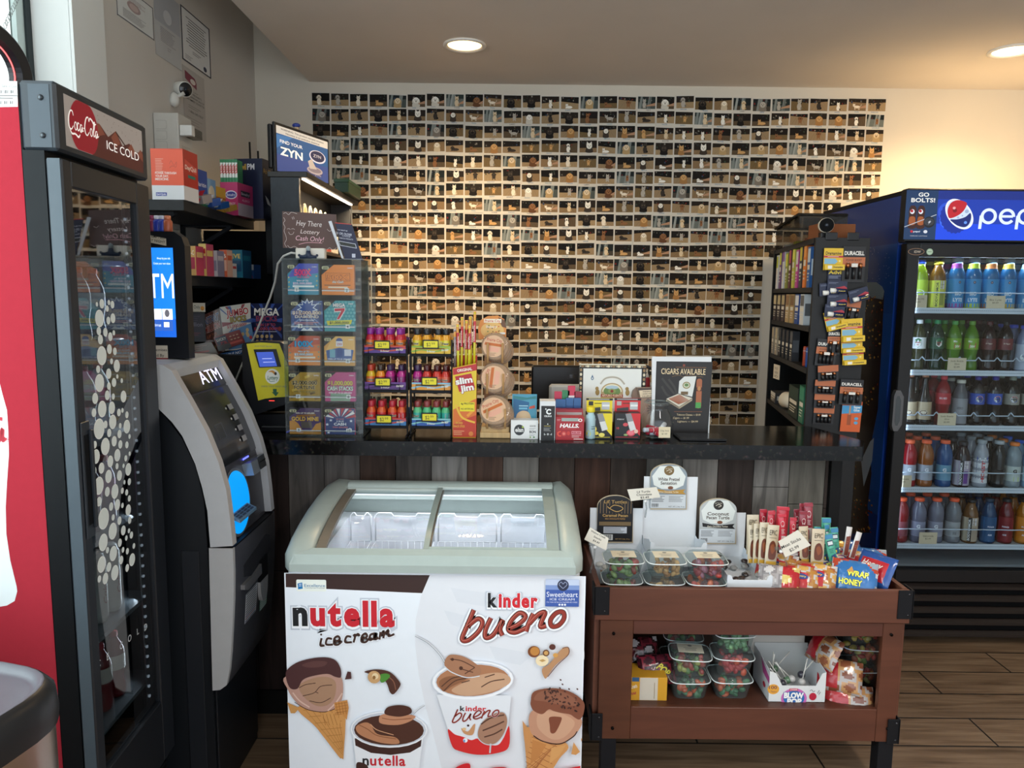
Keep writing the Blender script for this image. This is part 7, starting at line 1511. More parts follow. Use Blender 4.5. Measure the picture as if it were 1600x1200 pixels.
for rk in 'AB':
 t = thing('shot_rack','black three tier wire rack of energy shots, ' + ('next to the ticket dispenser' if rk == 'A' else 'next to the meat stick box'),'rack',(0,0,0)); racks[rk] = t
 xl,xr = P(RX[rk][0],600,RY).x,P(RX[rk][1],600,RY).x; ztop = P(600,530,RY).z
 for x in (xl,xr - .005):
  b = MB(); b.box(x,x + .005,RY + .002,RY + .012,Z0 + .005,ztop,'#121316','blackmetal'); b.box(x,x + .005,RY + .10,RY + .11,Z0 + .005,ztop,'#121316','blackmetal'); b.box(x,x + .006,RY - .03,RY + .12,Z0,Z0 + .007,'#121316','blackmetal',.001); b.build('side_frame',t)
 for i,y in enumerate(ty):
  z = P(600,y,RY).z; b = MB(); b.box(xl + .005,xr - .005,RY,RY + .11,z - .010,z,'#15161a','blackmetal',.001)
  b.tube([(xl + .022,RY - .002,z - .002),(xl + .022,RY - .002,z + .018),(xr - .028,RY - .002,z + .018),(xr - .028,RY - .002,z - .002)],.0014,'#101114','blackmetal',6); s_ = b.build('shelf',t)
  tgx,tgy = {('A',0): (597,539),('A',1): (598,597),('A',2): (600,655),('B',0): (673,538),('B',1): (671,596),('B',2): (671,652)}[(rk,i)]
  b = MB(); cv = FC(b,tgx - 13,tgy - 7,tgx + 13,tgy + 7,RY - .004); p,p2 = P(tgx - 12.5,tgy + 7,RY),P(tgx + 12.5,tgy - 7,RY); b.box(p.x,p2.x,RY - .004,RY - .0015,p.z,p2.z,'#141414','satin',.001)
  cv.rrect(tgx - 11,tgy - 5.2,22,10.4,1.2,'#e6d822'); cv.text('$2',tgx - 3.4,tgy + 3.2,6,'#1c1a10',w=6.4); cv.text('99',tgx + 3.8,tgy + .6,3.6,'#1c1a10',w=5.4); b.build('price_tag',s_)
protos = {}; KN = dict(berry='red and purple',lemon='yellow',citrus='orange',yellow='yellow and red',grape='magenta',peach='white and red',pomegranate='red and orange',watermelon='green')
for tier in tiers:
 for rk,i,items,(tc1,tc2) in tier:
  z = P(600,ty[i],RY).z + .0004; xl,xr = P(RX[rk][0],600,RY).x + .007,P(RX[rk][1],600,RY).x - .007
  t = thing('shot_tray',f"printed card tray on the {['top', 'middle', 'bottom'][i]} tier of the rack by the {'ticket dispenser' if rk == 'A' else 'meat stick box'}",'tray',(xl,RY + .003,z))
  w = xr - xl; b = MB(); b.box(0,w,0,.001,0,.026,tc1,'print'); b.box(0,w,.099,.1,0,.05,tc1,'print'); b.box(0,.001,.001,.099,0,.028,tc1,'print'); b.box(w - .001,w,.001,.099,0,.028,tc1,'print'); b.box(.001,w - .001,.001,.099,0,.001,tc1,'print'); b.build('tray',t)
  b = MB(); cv = CV(b,(0,0,.026),su=w / 100,sv=.00026); cv.rect(0,0,100,22,tc2); cv.curve([(0,80),(25,50),(60,70),(100,30)],14,tc2); cv.text('5-hour',50,82,26,'#e8e4d8',w=22,bold=.05); cv.text('ENERGY',86,64,26,'#f0ecd8',w=18,bold=.06); b.build('tray_print',t)
  for j,(px,kd,bk) in enumerate(items):
   for d in (0,1):
    key = (kd,bk if d == 0 else 0)
    x = P(px,600,RY).x + (.001 if d else 0); x = min(max(x,xl + .0175),xr - .0175)
    if key not in protos: o = protos[key] = shot(*kinds[kd],back=bool(key[1]))
    else: o = copy_tree(protos[key])
    o.location = (x,RY + .0225 + .036 * d,z + .0015); o.rotation_euler = (0,0,R(rnd.uniform(-25,25)) if d == 0 else rnd.uniform(-3,3))
    o['label'] = f"{KN[kd]} energy shot, {ORD[j]} from left{' behind' if d else ''}, {['top', 'middle', 'bottom'][i]} tier, {'left' if rk == 'A' else 'right'} rack"; o['group'] = 'energy shots in the two racks'

# ---- meat stick box
MY = YB(726,684)
def mq(x,y): return (700 + x / 5.713,480 + y / 5.714)
t = thing('meat_stick_box','tall yellow and red open display box of meat sticks','display box',(0,0,0))
a,c = P(707,684,MY),P(744,575,MY); zl = P(709,575,MY).z; zr = P(745,567,MY).z
b = MB(); b.prism([(a.x,Z0),(c.x,Z0),(c.x,zr),(a.x,zl)],MY,MY + .0012,'#d8a020','print','Y'); b.box(a.x,a.x + .0012,MY + .0012,MY + .07,Z0,zl,'#c8301e','print'); b.box(c.x - .0012,c.x,MY + .0012,MY + .07,Z0,zr,'#b82a1c','print'); b.box(a.x,c.x,MY + .07,MY + .0712,Z0,zr + .02,'#c83020','print'); b.build('box',t)
b = MB(); cv = FC(b,707,566,745,685,MY - .0002)
cv.rect(707.5,578,36.5,105,'#e0c02c'); cv.poly([(707.5,576),(744,568),(744,578),(708,586)],'#b8242c'); cv.text('ORIGINAL',726,579.5,4.4,'#f0e6d8',w=23,bold=.06,rot=-9)
cv.poly([(708,640),(744,622),(744,683),(707.5,683)],'#d8702a'); cv.poly([(708,664),(725,655),(744,648),(744,683),(707.5,683)],'#c03c24'); cv.curve([(712,632),(722,652),(742,660)],3,'#e8b83a'); cv.curve([(730,650),(740,640)],4,'#e89a30')
cv.poly([mq(*p) for p in ((62,618),(205,588),(240,715),(205,735),(100,755))],'#b8222c')
for tx,x,y,h,w_ in (('slim',145,678,56,150),('jim',172,742,56,118)): X,Y_ = mq(x,y); cv.text(tx,X,Y_,h / 5.7,'#f4f0ea',w=w_ / 5.7,bold=.08,rot=-10,out='#a01c28')
cv.rect(*mq(105,845),23,14.5,'#e6d426'); X,Y_ = mq(172,866); cv.text('6g PROTEIN',X,Y_,2.8,'#3a2a14',w=20,bold=.05); X,Y_ = mq(172,912); cv.text('NO ARTIFICIAL',X,Y_,2.4,'#3a2a14',w=20,bold=.04)
for tx,y in (('SMOKED',1042),('SNACK STICK',1072)): X,Y_ = mq(100,y); cv.text(tx,X,Y_,3.4,'#e8b040',w=11 if y < 1050 else 18,bold=.05)
cv.lines(709,673,17,3,2.8,1.2,'#e0a070'); cv.ell(*mq(205,1130),3.6,3.8,'#d8803a'); b.build('box_print',t)
for k,(xb_,yb_,xt_,yt_,c) in enumerate(((733,570,734,510,'#b8242f'),(741,566,742,488,'#b8242f'),(721,572,722,497,'#b8242f'),(728,575,729,502,'#b8242f'),(716,574,715,508,'#a82030'),(711,574,711,516,'#8a7a7a'),(736,568,735,496,'#b8242f'))):
 Yk = MY + .016 + .009 * (k % 4) + .004 * (k // 4); p0,p1 = P(xb_,yb_,Yk),P(xt_,yt_,Yk); p0 = p0 + (p0 - p1) * .25; d = (p1 - p0)
 b = MB(); b.T = Matrix.Translation(p0) @ d.to_track_quat('Z','Y').to_matrix().to_4x4(); L_ = d.length
 b.lathe([(.0045,0),(.0046,L_ * .45,'#d8cc2c' if k != 5 else '#b8b0b0'),(.0046,L_ * .52,'#c8222e' if k != 5 else '#9a9090'),(.0046,L_ * .86,'#e09a2c'),(.0046,L_ * .97),(.0038,L_)],8,'#d8cc2c' if k != 5 else '#7a6a6a','foil')
 b.T = Matrix(); b.box(p1.x - .0048,p1.x + .0048,Yk - .001,Yk + .001,p1.z - .012,p1.z + .004,'#e09a2c' if k != 5 else '#c8c4c4','foil')
 cv = CV(b,(p0.x,Yk - .0055,p1.z),su=.001); cv.text('ORIGINAL',1.6,L_ * 1000 * .46,4.2,'#f0dcd8','l',.04,rot=-90,w=L_ * 1000 * .26)
 one(b,'meat_stick',f'wrapped meat stick, {ORD[[2, 6, 3, 4, 1, 0, 5][k]]} from the left in the yellow and red box','snack',group='meat sticks in the yellow and red box')
# ---- cookie stand
t = thing('cookie_stand','pale wooden stand with dowels holding three piles of wrapped cookies','stand',(0,0,0))
CYY = YB(774,685); x0,x1 = P(750,685,CYY).x,P(797,685,CYY).x; cx = (x0 + x1) / 2
b = MB(); b.box(x0,x1,CYY,CYY + .09,Z0,P(774,676,CYY).z,'#c9a878','palewood',.002); b.box(x0 + .004,x1 - .004,CYY + .012,CYY + .09,P(774,676,CYY).z,P(774,668,CYY).z,'#c0a070','palewood'); b.build('base',t)
b = MB(); b.box(x0 + .01,x1 - .01,CYY + .10,CYY + .108,Z0,P(774,530,CYY).z,'#c0a070','palewood',.001); b.build('back_board',t)
hd = [(748,530),(747,512),(751,500),(762,494),(778,493),(788,499),(791,512),(791,530)]
b = MB(); b.prism([(P(x,y,CYY + .095).x,P(x,y,CYY + .095).z) for x,y in hd],CYY + .094,CYY + .098,'#d88a3c','print','Y'); cv = FC(b,740,480,800,560,CYY + .0938); cv.ell(769,516,18,13,'#e0b468'); q = random.Random(3)
for k in range(14): cv.ell(756 + 26 * q.random(),508 + 18 * q.random(),1.1,1,q.choice(['#8a5a2c','#c84838','#4a7a3c','#6a3c20']),n=6)
cv.poly([(778,495),(788,500),(791,512),(784,510)],'#6a4428'); cv.rect(756,498,27,6,'#f0e4cc'); cv.text('Prairie City',769.5,502.8,3.8,'#c8502c',w=24,bold=.03); cv.text('Bakery',768,512,4,'#f4ead6',w=17,bold=.02); cv.rect(781,519,8,3,'#e8e6e0'); b.build('header_card',t)
for sx_,sy_,n in ((762,552,0),(785,552,0),(761,600,1),(786,600,1),(761,655,2),(789,655,2)):
 b = MB(); Yd = CYY + [.045,.02,-.006][n] - .004; p0 = P(sx_,sy_ + 15,Yd); p1 = P(sx_,sy_ - 16,Yd); b.cyl((p0.x,Yd,p0.z),(p0.x,Yd,p1.z),.0038,'#b98f5c','palewood',10); b.build('dowel',t)
def cookie(r,rot,withlab):
 b = MB(); q = random.Random(int(rot)); n = 28; prof = [(.001,0),(r * .9,0),(r,.004),(r * .97,.009),(r * .8,.011),(.001,.012)]
 b.lathe(prof,n,'#b08a58','baked')
 for v in range(len(b.v)):
  x,y,z = b.v[v]; k = 1 + .02 * math.sin(5 * math.atan2(y,x) + rot); b.v[v] = (x * k,y * k,z)
 b.lathe([(r * 1.03,.002),(r * 1.04,.010),(r * .9,.0135),(.001,.014)],n,'#efe6da','clearfilm',cap=False)
 if withlab:
  cv = CV(b,(0,0,.0142),U=(1,0,0),V=(0,1,0),su=r / 10); cv.ell(-1,0,8,8,'#d9b08c',n=30); cr,sr = math.cos(R(rot)),math.sin(R(rot)); ro = lambda x,y: (-1 + x * cr - y * sr,x * sr + y * cr)
  cv.poly([ro(-6.5,-2.2),ro(6.5,-2.2),ro(6.8,-.2),ro(-6.8,-.2)],'#c2672c'); cv.text('Prairie City',*ro(0,-3.4),2.3,'#b84a38',w=11,rot=rot,bold=.02); cv.poly([ro(-5,.6),ro(5,.6),ro(4,4),ro(-4,4)],'#dfa58c')
  cv.lines(-4,5,5,3,.8,.3,'#8a6a54')
 return b
for si,(cxp,cyp,r,dy,rot,tl) in enumerate(((775,541,.048,.045,8,78),(775,590,.052,.02,-84,76),(775,640,.054,-.004,-26,66))):
 for k in range(4):
  r_ = r * (1 + .01 * k); Yc = CYY + dy + .004; p = P(cxp - 1.5 + 2.2 * k,cyp,Yc); b = cookie(r_,rot + 11 * k,k == 0)
  tl_ = R(tl); nrm = Vector((0,-math.sin(tl_),math.cos(tl_)))
  pos = Vector((p.x,Yc,p.z)) - nrm * (.0155 * k + .014); pos.z -= .003 * k
  nm = ['top','middle','bottom'][si]; one(b,'cookie',f"large wrapped oat cookie{' with round orange label' if k == 0 else ''}, {ORD[k]} from the front in the {nm} pile",'cookie',tuple(pos),(tl_,0,0),group='wrapped cookies on the wooden stand')

# ---- the row of small boxes at the counter edge
def oc(name,label,cat,x0,y0,x1,y1,dep,col,draw,**k): return carton(name,label,cat,x0,y0,x1,y1,YB((x0 + x1) / 2,y1),dep,col,draw,z0=Z0,**k)
q3 = lambda x,y: (790 + x / 8.888,560 + y / 8.889)
t = oc('snack_box','white open snack display box with black round logo beside the cookie stand','display box',798,657,841,686,.05,'#e4e4e2',D(EL(31,52,19,29,'#2c2e30'),T('elan',31,62,24,'#e8e8e4',w=30,bold=.06),EL(44,36,4,5,'#a8c04a'),T('GOOD',80,35,10,'#3a3c3c',w=22,bold=.04),LN(68,42,24,2,5,2,'#8a8c8c'),T('BON',80,68,14,'#2a2c2c',w=23,bold=.06),LN(68,75,24,2,5,2,'#8a8c8c'),EL(72,90,3,4,'#7a9a3a'),EL(85,90,4,4,'#5a8a5a')))
Yp = YB(820,686) + .051; b = MB(); p,p2 = P(800,659,Yp),P(839,616,Yp); b.box(p.x,p2.x,Yp - .002,Yp + .002,Z0,p2.z,'#3d8da6','printgloss'); cv = FC(b,790,560,960,695,Yp - .0022)
cv.poly([q3(*q_) for q_ in ((110,560),(330,610),(300,860),(110,860))],'#245f8a'); cv.poly([q3(*q_) for q_ in ((110,520),(300,545),(420,520),(425,560),(230,580),(110,560))],'#2f7a80'); cv.blob([q3(*q_) for q_ in ((150,850),(170,770),(240,730),(320,750),(358,830),(350,870),(160,870))],'#c3a683'); cv.rect(*q3(190,655),14,1.6,'#9ac4d4'); cv.rect(*q3(190,685),13,3,'#6aaac4'); cv.poly([q3(*q_) for q_ in ((335,670),(405,650),(408,690),(330,705))],'#c8503c'); cv.rect(*q3(100,855),36,6,'#e0cc2c')
b.build('snack_pouch',t).matrix_parent_inverse = Matrix.Translation(t.location).inverted()
oc('drink_mix_box','narrow black and white drink mix box between the snack box and red lozenge box','box',843,627,868,688,.06,'#141516',D(RC(0,0,100,12,'#d9dbdc'),RC(0,12,8,88,'#d4d6d8'),RC(97,12,3,88,'#d4d6d8'),T('C',56,33,13,'#eceeee',w=32,bold=.1),EL(38,20,4,2,'#eceeee'),T('CELSIUS',52,40,4,'#eceeee',w=48,bold=.05),PG([(52,56),(56,60),(48,60)],'#eceeee'),LN(28,63,44,1,2,1,'#c8b85a'),LN(26,68,50,4,2.4,.9,'#9a9c9c'),T('I- 0 -I',54,87,5,'#e0e2e2',w=50,bold=.04)),side='#d4d6d8')
oc('lozenge_box','red cough lozenge display box with white lettering','display box',868,652,913,688,.05,'#a3222c',D(T('HALLS.',48,45,17,'#f2ecea',w=68,bold=.08,shear=.2),RC(20,4,60,14,'#9aa6a0'),T('O',86,19,13,'#f0e8e4',bold=.1),LN(22,50,52,1,2,1.4,'#d8605a'),lambda c: c.curve([(18,62),(8,68),(10,80),(20,82)],5,'#e0503c'),EL(29,72,9,11,'#c43a38'),EL(29,72,5,6,'#e07a6c'),EL(45,70,6,9,'#c83c36'),RC(56,60,34,14,'#d88a94'),T('RELIEF',73,71,8,'#a02430',w=30,bold=.06),LN(57,78,34,3,4,2,'#dca0a0'),LN(64,93,34,1,2,3,'#e8dcd8'),LN(4,10,14,2,4,1.5,'#d8a0a0')))
oc('lozenge_box','thin silver fronted flap of a second lozenge box behind the red one','box',868,640,911,652,.04,'#8e8a88',D(RC(0,0,100,20,'#9a2a34'),LN(8,34,84,4,14,6,'#c8c4c0')),) if False else None
YH = YB(890,688) + .052
carton('lozenge_box','taller lozenge carton with silver strip standing behind the red one','box',868,640,911,660,YH,.035,'#9a2a34',D(RC(4,10,92,45,'#a8a4a0'),LN(10,18,80,3,12,5,'#d0ccc8')),z0=Z0)
for k,(xa_,xb_,y0_) in enumerate(((868,884,624),(884,896,622),(896,908,622))):
 carton('gum_pack',f'dark blue gum pack, {ORD[k]} of three behind the red lozenge box','pack',xa_,y0_,xb_,650,YH + .037 + .001 * k,.012,'#1f4c84',D(RC(10,40,34,55,'#3a74a8'),RC(14,45,20,40,'#c8ccd0'),RC(60,55,30,40,'#3f8ac0'),RC(0,0,100,20,'#2f6096')),z0=Z0,group='dark blue gum packs behind the lozenge box')
for k,(x_,y_,c1,c2) in enumerate(((872,612,'#b8324c','#3a8a5c'),(884,610,'#2f7a50','#c0354e'),(893,603,'#c23450','#cfe0d0'),(903,612,'#8a2438','#3f8a60'))):
 carton('gum_pack',f'red and green gum pack, {ORD[k]} from the left of the loose ones on top','pack',x_ - 6,y_,x_ + 6,y_ + 26,YH + .055,.008,c1,D(RC(0,50,100,50,c2),RC(10,20,80,10,'#e8d8d8')),rz=0,z0=Z0,group='red and green gum packs')
t = thing('supplement_bottle','pale blue supplement bottle with yellow cap beside the red lozenge box','bottle',(P(923,687,YB(923,687)).x,YB(923,687) + .02,Z0))
hb = P(923,637,YB(923,687)).z - Z0; rb = .018
b = MB(); b.lathe([(rb * .9,0),(rb,.004),(rb,hb * .60),(rb * .92,hb * .72),(rb * .68,hb * .80),(rb * .66,hb * .84)],20,'#a9c7ce','satin'); cy = CY(b,rb,hb * .6,su=.001); cy.ell(-9,46,9,10,'#d8d43a',n=20); cy.text('mood',9,24,4.5,'#2a3a44',w=14,bold=.04); cy.text('support',9,31,4.5,'#2a3a44',w=16,bold=.04); b.build('bottle_body',t)
b = MB(); b.lathe([(rb * .78,hb * .84),(rb * .8,hb * .86),(rb * .8,hb * .97),(rb * .7,hb)],20,'#e0cc2a','satin'); b.build('cap',t)
def mixbox(x0,x1,yt,yb,main,acc,lab,fruit,txt):
 Yf = YB((x0 + x1) / 2,yb)
 t = carton('drink_mix_box',lab,'display box',x0,yt + 24,x1,yb,Yf,.045,'#17181b',D(PG([(45,0),(100,0),(100,88),(55,40)],main),T(txt,22,26,5,'#c8c8c8',w=28,bold=.03),*fruit,PG([(40,2),(62,0),(84,62),(60,70)],'#8a8b8e'),PG([(50,34),(72,30),(84,62),(62,69)],'#d4d4d2'),LN(4,92,92,1,2,2,acc),T('10',12,62,8,acc,w=10,bold=.05)),z0=Z0)
 b = MB(); p,p2 = P(x0,yt + 26,Yf + .047),P(x1,yt,Yf + .047); b.box(p.x,p2.x,Yf + .0455,Yf + .047,Z0,p2.z,main,'print'); cv = FC(b,x0,yt,x1,yt + 30,Yf + .0454); cv.rect(x0,yt,x1 - x0,3.4,'#1c1c1e'); cv.lines(x0 + 4,yt + 1.2,x1 - x0 - 8,1,1,.9,'#c8c8c8'); cv.rect(x0 + 4,yt + 5,7,6.5,'#2b2b2d' if main != '#c5272c' else '#b0aaa4'); cv.rect(x0 + 13,yt + 7.5,14,1.2,'#3a3018'); cv.rect(x0 + 24,yt + 6,12,12,'#b8babc'); cv.rect(x0 + 25,yt + 10,11,3,'#e6e6e4'); cv.poly([(x0 + 4,yt + 16),(x0 + 22,yt + 14),(x0 + 22,yt + 20),(x0 + 4,yt + 20)],'#3a3a3c')
 b.build('back_flap',t).matrix_parent_inverse = Matrix.Translation(t.location).inverted()
mixbox(916,957,622,686,'#e0cb25','#d8c83a','yellow and black lemon drink mix display box',[EL(24,62,16,14,'#e0c83c'),EL(24,62,12,10,'#efe0a0'),EL(60,84,12,8,'#e4d468'),EL(38,78,10,7,'#d8c048')],'LEMONADE')
mixbox(960,1001,622,686,'#c5272c','#c5343a','red and black watermelon drink mix display box',[EL(64,76,17,13,'#d84858'),EL(64,76,12,9,'#e87a84'),EL(42,44,10,7,'#c84a50'),EL(84,70,8,8,'#e0b8a8'),EL(44,84,8,4,'#9ab070')],'WATERMELON SALT')
# brown display behind the jar
t = thing('pouch_display','brown card display with rounded top and beige warning panel behind the glass jar','display box',(0,0,0)); YA = YB(1020,684) + .105
aq = lambda x,y,Y: (P(940 + x / 8,550 + y / 8,Y).x,P(940 + x / 8,550 + y / 8,Y).z)
b = MB(); b.prism([aq(500,1060,YA)[:1] + (Z0,),aq(800,1060,YA)[:1] + (Z0,),aq(790,560,YA),aq(760,440,YA),aq(445,445,YA),aq(475,570,YA)],YA,YA + .01,'#9a7f6a','print','Y'); b.prism([aq(480,1060,YA)[:1] + (Z0,),aq(500,1060,YA)[:1] + (Z0,),aq(475,570,YA),aq(445,448,YA),aq(400,490,YA),aq(385,560,YA)],YA + .01,YA + .05,'#7d6555','print','Y')
b.build('card_body',t)
b = MB(); cv = FC(b,940,550,1140,700,YA - .0002); g8 = lambda x,y: (940 + x / 8,550 + y / 8); cv.poly([g8(*q_) for q_ in ((447,448),(755,440),(790,560),(482,575))],'#4a3a32'); cv.poly([g8(*q_) for q_ in ((466,478),(742,460),(762,548),(486,568))],'#d8c6a8')
for tx,y in (('WARNING: This product',496),('contains nicotine. Nicotine',522),('is an addictive chemical.',550)): X,Y_ = g8(614,y); cv.text(tx,X,Y_,2,'#2c241e',w=26,rot=-3,bold=.04)
X,Y_ = g8(660,610); cv.text('ALP',X,Y_,4.6,'#4c3c3a',w=12,bold=.04); cv.ell(*g8(580,600),3,3,'#6a5852')
for a_ in range(0,360,24):
 x,y = g8(655,720); cv.poly([(x,y),(x + 9 * math.cos(R(a_ - 7)),y + 9 * math.sin(R(a_ - 7))),(x + 12 * math.cos(R(a_)),y + 12 * math.sin(R(a_))),(x + 9 * math.cos(R(a_ + 7)),y + 9 * math.sin(R(a_ + 7)))],'#6d5a56')
b.build('display_print',t)
# glass jar of lip balms
JX,JY = P(1029,688,YB(1029,688)).x,YB(1029,688) + .045
t = thing('glass_jar','round tilted glass jar holding red and white lip balm tubes','jar',(JX,JY,Z0))
b = MB(); b.lathe([(.030,.001),(.048,.008),(.058,.030),(.060,.050),(.054,.080),(.042,.10),(.040,.108),(.044,.116),(.046,.124),(.043,.126)],32,'#f0f4f4','acrylic',cap=False); b.lathe([(.043,.124),(.0465,.126),(.0445,.130),(.041,.127),(.043,.124)],32,'#e8eeee','clearbox',cap=False); b.lathe([(.03,.0012),(.047,.008),(.045,.010),(.001,.006)],32,'#dfe8e8','clearbox'); b.build('bowl',t)
b = MB(); cv = CV(b,(-.004,-.062,.050),su=.001); b.box(-.004,.036,-.062,-.0612,.012,.050,'#d9ccae','paper'); cv.text('Chap Stick',20,16,6,'#3a3428',w=30); cv.text('$1.49',20,27,6,'#3a3428',w=18); b.build('price_card',t)
q = random.Random(5)
for k in range(9):
 a_ = k * 2.4; rr = [.0,.024,.026,.030,.028,.022,.030,.012,.026][k]; p = Vector((JX + rr * math.cos(a_),JY - .006 + rr * math.sin(a_),Z0 + .018 + .012 * (k // 4))); d = Vector((math.cos(a_ * 1.7),math.sin(a_ * 1.7) * .9,.12 * q.uniform(-1,1))).normalized()
 b = MB(); b.T = Matrix.Translation(p - d * .024) @ d.to_track_quat('Z','Y').to_matrix().to_4x4(); b.lathe([(.0076,0),(.008,.002),(.008,.034,'#e4e4e6'),(.008,.036),(.008,.047),(.007,.048)],14,'#b8283c' if k % 4 else '#c8ccd4','satin')
 one(b,'lip_balm',f'red and white lip balm tube, {ORD[k]} in the glass jar','lip balm',group='lip balm tubes in the glass jar')['label'] = 'red and white lip balm tube lying in the round glass jar'
# framed cigar notice
YC = YB(1065,670) + .0; t = thing('cigar_sign','white framed black sign reading cigars available with prices','sign',(0,0,0)); YC = 2.66
cq = lambda x,y: (P(940 + x / 8,550 + y / 8,YC).x,P(940 + x / 8,550 + y / 8,YC).z)
b = MB(); c = [cq(632,58),cq(1375,60),cq(1350,900),cq(630,900)]; c = [c[0],c[1],(c[2][0],Z0 + .0),(c[3][0],Z0 + .0)]; b.prism([c[3],c[2],c[1],c[0]],YC,YC + .012,'#dcdee0','satin','Y'); b.box(c[3][0] + .05,c[2][0] - .05,YC + .012,YC + .09,Z0,Z0 + .006,'#c8cacc','satin'); b.build('frame',t)
b = MB(); cv = FC(b,940,550,1140,700,YC - .0003); cv.poly([g8(*q_) for q_ in ((665,108),(1345,108),(1325,1040),(665,1040))],'#1a1614');
for st in ([(740,320),(820,420),(900,520)],[(740,420),(800,520),(860,560)],[(820,330),(900,440),(930,540)]): cv.curve([g8(*q_) for q_ in st],3.4,'#33302c')
X,Y_ = g8(996,268); cv.text('CIGARS AVAILABLE',X,Y_,9.2,'#e2cba2',w=67,bold=.02,rot=.4); cv.line([g8(900,180),g8(1270,180)],.4,'#a8703c'); cv.curve([g8(*q_) for q_ in ((860,300),(940,280),(1000,300),(1060,280),(1240,300))],.6,'#7a5a30'); cv.star(*g8(1000,155),2.6,'#8a3c28',8,.5)
cv.poly([g8(*q_) for q_ in ((1010,295),(1155,290),(1115,550),(945,510),(950,355))],'#d8dad6'); cv.ell(*g8(1040,405),6,5.5,'#8a7a4a'); cv.ell(*g8(1040,405),4.6,4,'#c8ccb4'); cv.ell(*g8(1040,402),3,2.4,'#5f7f48'); cv.rect(*g8(975,485),11,5,'#6a5636')
cv.poly([g8(*q_) for q_ in ((800,580),(940,515),(1118,565),(960,680))],'#cfc8b6')
for k in range(9): x = 826 + 15 * k; y = 578 - 6 * k; cv.poly([g8(x,y),g8(x + 12,y - 5),g8(x + 140,y + 62 + k),g8(x + 128,y + 70)],'#a85a34' if k % 2 else '#8f4628')
cv.poly([g8(*q_) for q_ in ((800,585),(960,685),(960,705),(800,605))],'#8a7a66'); cv.poly([g8(*q_) for q_ in ((960,685),(1118,570),(1115,600),(962,705))],'#a89880')
cv.rrect(*g8(1160,320),8.4,47,3.6,'#a5603e'); cv.rect(*g8(1160,430),8.4,6,'#5a2a1c'); cv.ell(*g8(1194,445),2.6,3.6,'#b8804c'); cv.rect(*g8(1158,620),8.2,9,'#4a9a4c')
for tx,y,xr_ in (('Tobaccos Chateau — $9.99',790,1224),('Cigars — $1.99',832,1085),('Lighters — $4.99',876,1196)): X,Y_ = g8(xr_,y); cv.text(tx,X,Y_,3.1,'#d8c29a','r',w=(36 if y == 790 else 24 if y == 832 else 31),bold=.01)
cv.line([g8(900,740),g8(1240,738)],.4,'#b06a44'); b.build('poster',t)
# glossy black counter tray
t = thing('counter_screen','glossy black tablet tray lying flat in front of the cigar sign','tray',(0,0,0)); b = MB(); p,p2 = PZ(1063,690,CT),PZ(1136,690,CT); b.box(p.x,p2.x,p.y + .01,p.y + .125,Z0,Z0 + .007,'#0b0b0d','gloss',.002); b.build('slab',t)
b = MB(); b.box(p.x + .006,p2.x - .006,p.y + .016,p.y + .119,Z0 + .007,Z0 + .0078,'#08080a','gloss'); b.build('glass_top',t)
# cigar box lid standing open
t = thing('cigar_box','open white cigar box lid with ornate black and gold border','cigar box',(0,0,0)); YG = 2.70
gx0_,gx1_ = P(905,600,YG).x,P(1008,600,YG).x; gzt_ = P(950,569,YG).z
b = MB(); b.box(gx0_,gx1_,YG,YG + .008,Z0 + .03,gzt_,'#e2e0d4','satin',.001); b.box(gx0_,gx1_,YG - .03,YG,Z0,Z0 + .032,'#6a4a30','brownwood',.001); b.build('lid',t)
b = MB(); cv = FC(b,905,569,1008,640,YG - .0003); cv.rect(905.5,569.5,102,70,'#20201c'); cv.rect(905.5,569.5,102,1,'#c8b890')
for k in range(13):
 x = 907 + 7.9 * k; cv.ell(x + 3.5,572.2,2.8,1.5,'#d8ccae' if k % 2 else '#8a6a44',n=10); cv.ell(x,572.2,.8,.9,'#d8d0b8',n=6)
for k in range(9):
 for xx in (908,1004.5): cv.ell(xx,578 + 7 * k,1.8,2.6,'#d8ccae' if k % 2 else '#94744c',n=8)
cv.rect(911.5,575.5,89,64,'#dfe1dc'); cv.ell(925.5,591,2.2,2.8,'#4a6a8a'); cv.poly([(925.5,585),(923.6,590),(927.4,590)],'#4a6a8a'); cv.ell(925.5,591,1,1.4,'#dfe1dc')
cv.ell(956,612,17,14,'#b09a70',a0=180,a1=360); cv.rect(939,611,34,11,'#b09a70'); cv.ell(956,612,15,12,'#e4dcc0',a0=180,a1=360); cv.ell(956,611,13,8,'#6d8a50'); cv.ell(956,605,10,3,'#a8c0cc'); cv.ell(956,611,2.8,2.8,'#7a3028'); cv.ell(956,611,6,4,'#8a9a5a'); cv.ell(956,611,2.4,2.4,'#8a3a30')
cv.rect(939,616,34,4.4,'#9a3a34'); cv.text('ARTURO FUENTE',956,619.6,3.4,'#e8d8b8',w=31,bold=.05); cv.curve([(938,600),(944,592),(952,589),(960,589),(968,592),(975,600)],3.6,'#cfcabc'); cv.curve([(938,600),(944,592),(952,589),(960,589),(968,592),(975,600)],1.4,'#9a9486')
for x in (933,979): cv.ell(x,607,2.6,3,'#9a7f48'); cv.ell(x + .8,613,3.2,5,'#9a7f48')
b.build('lid_print',t)
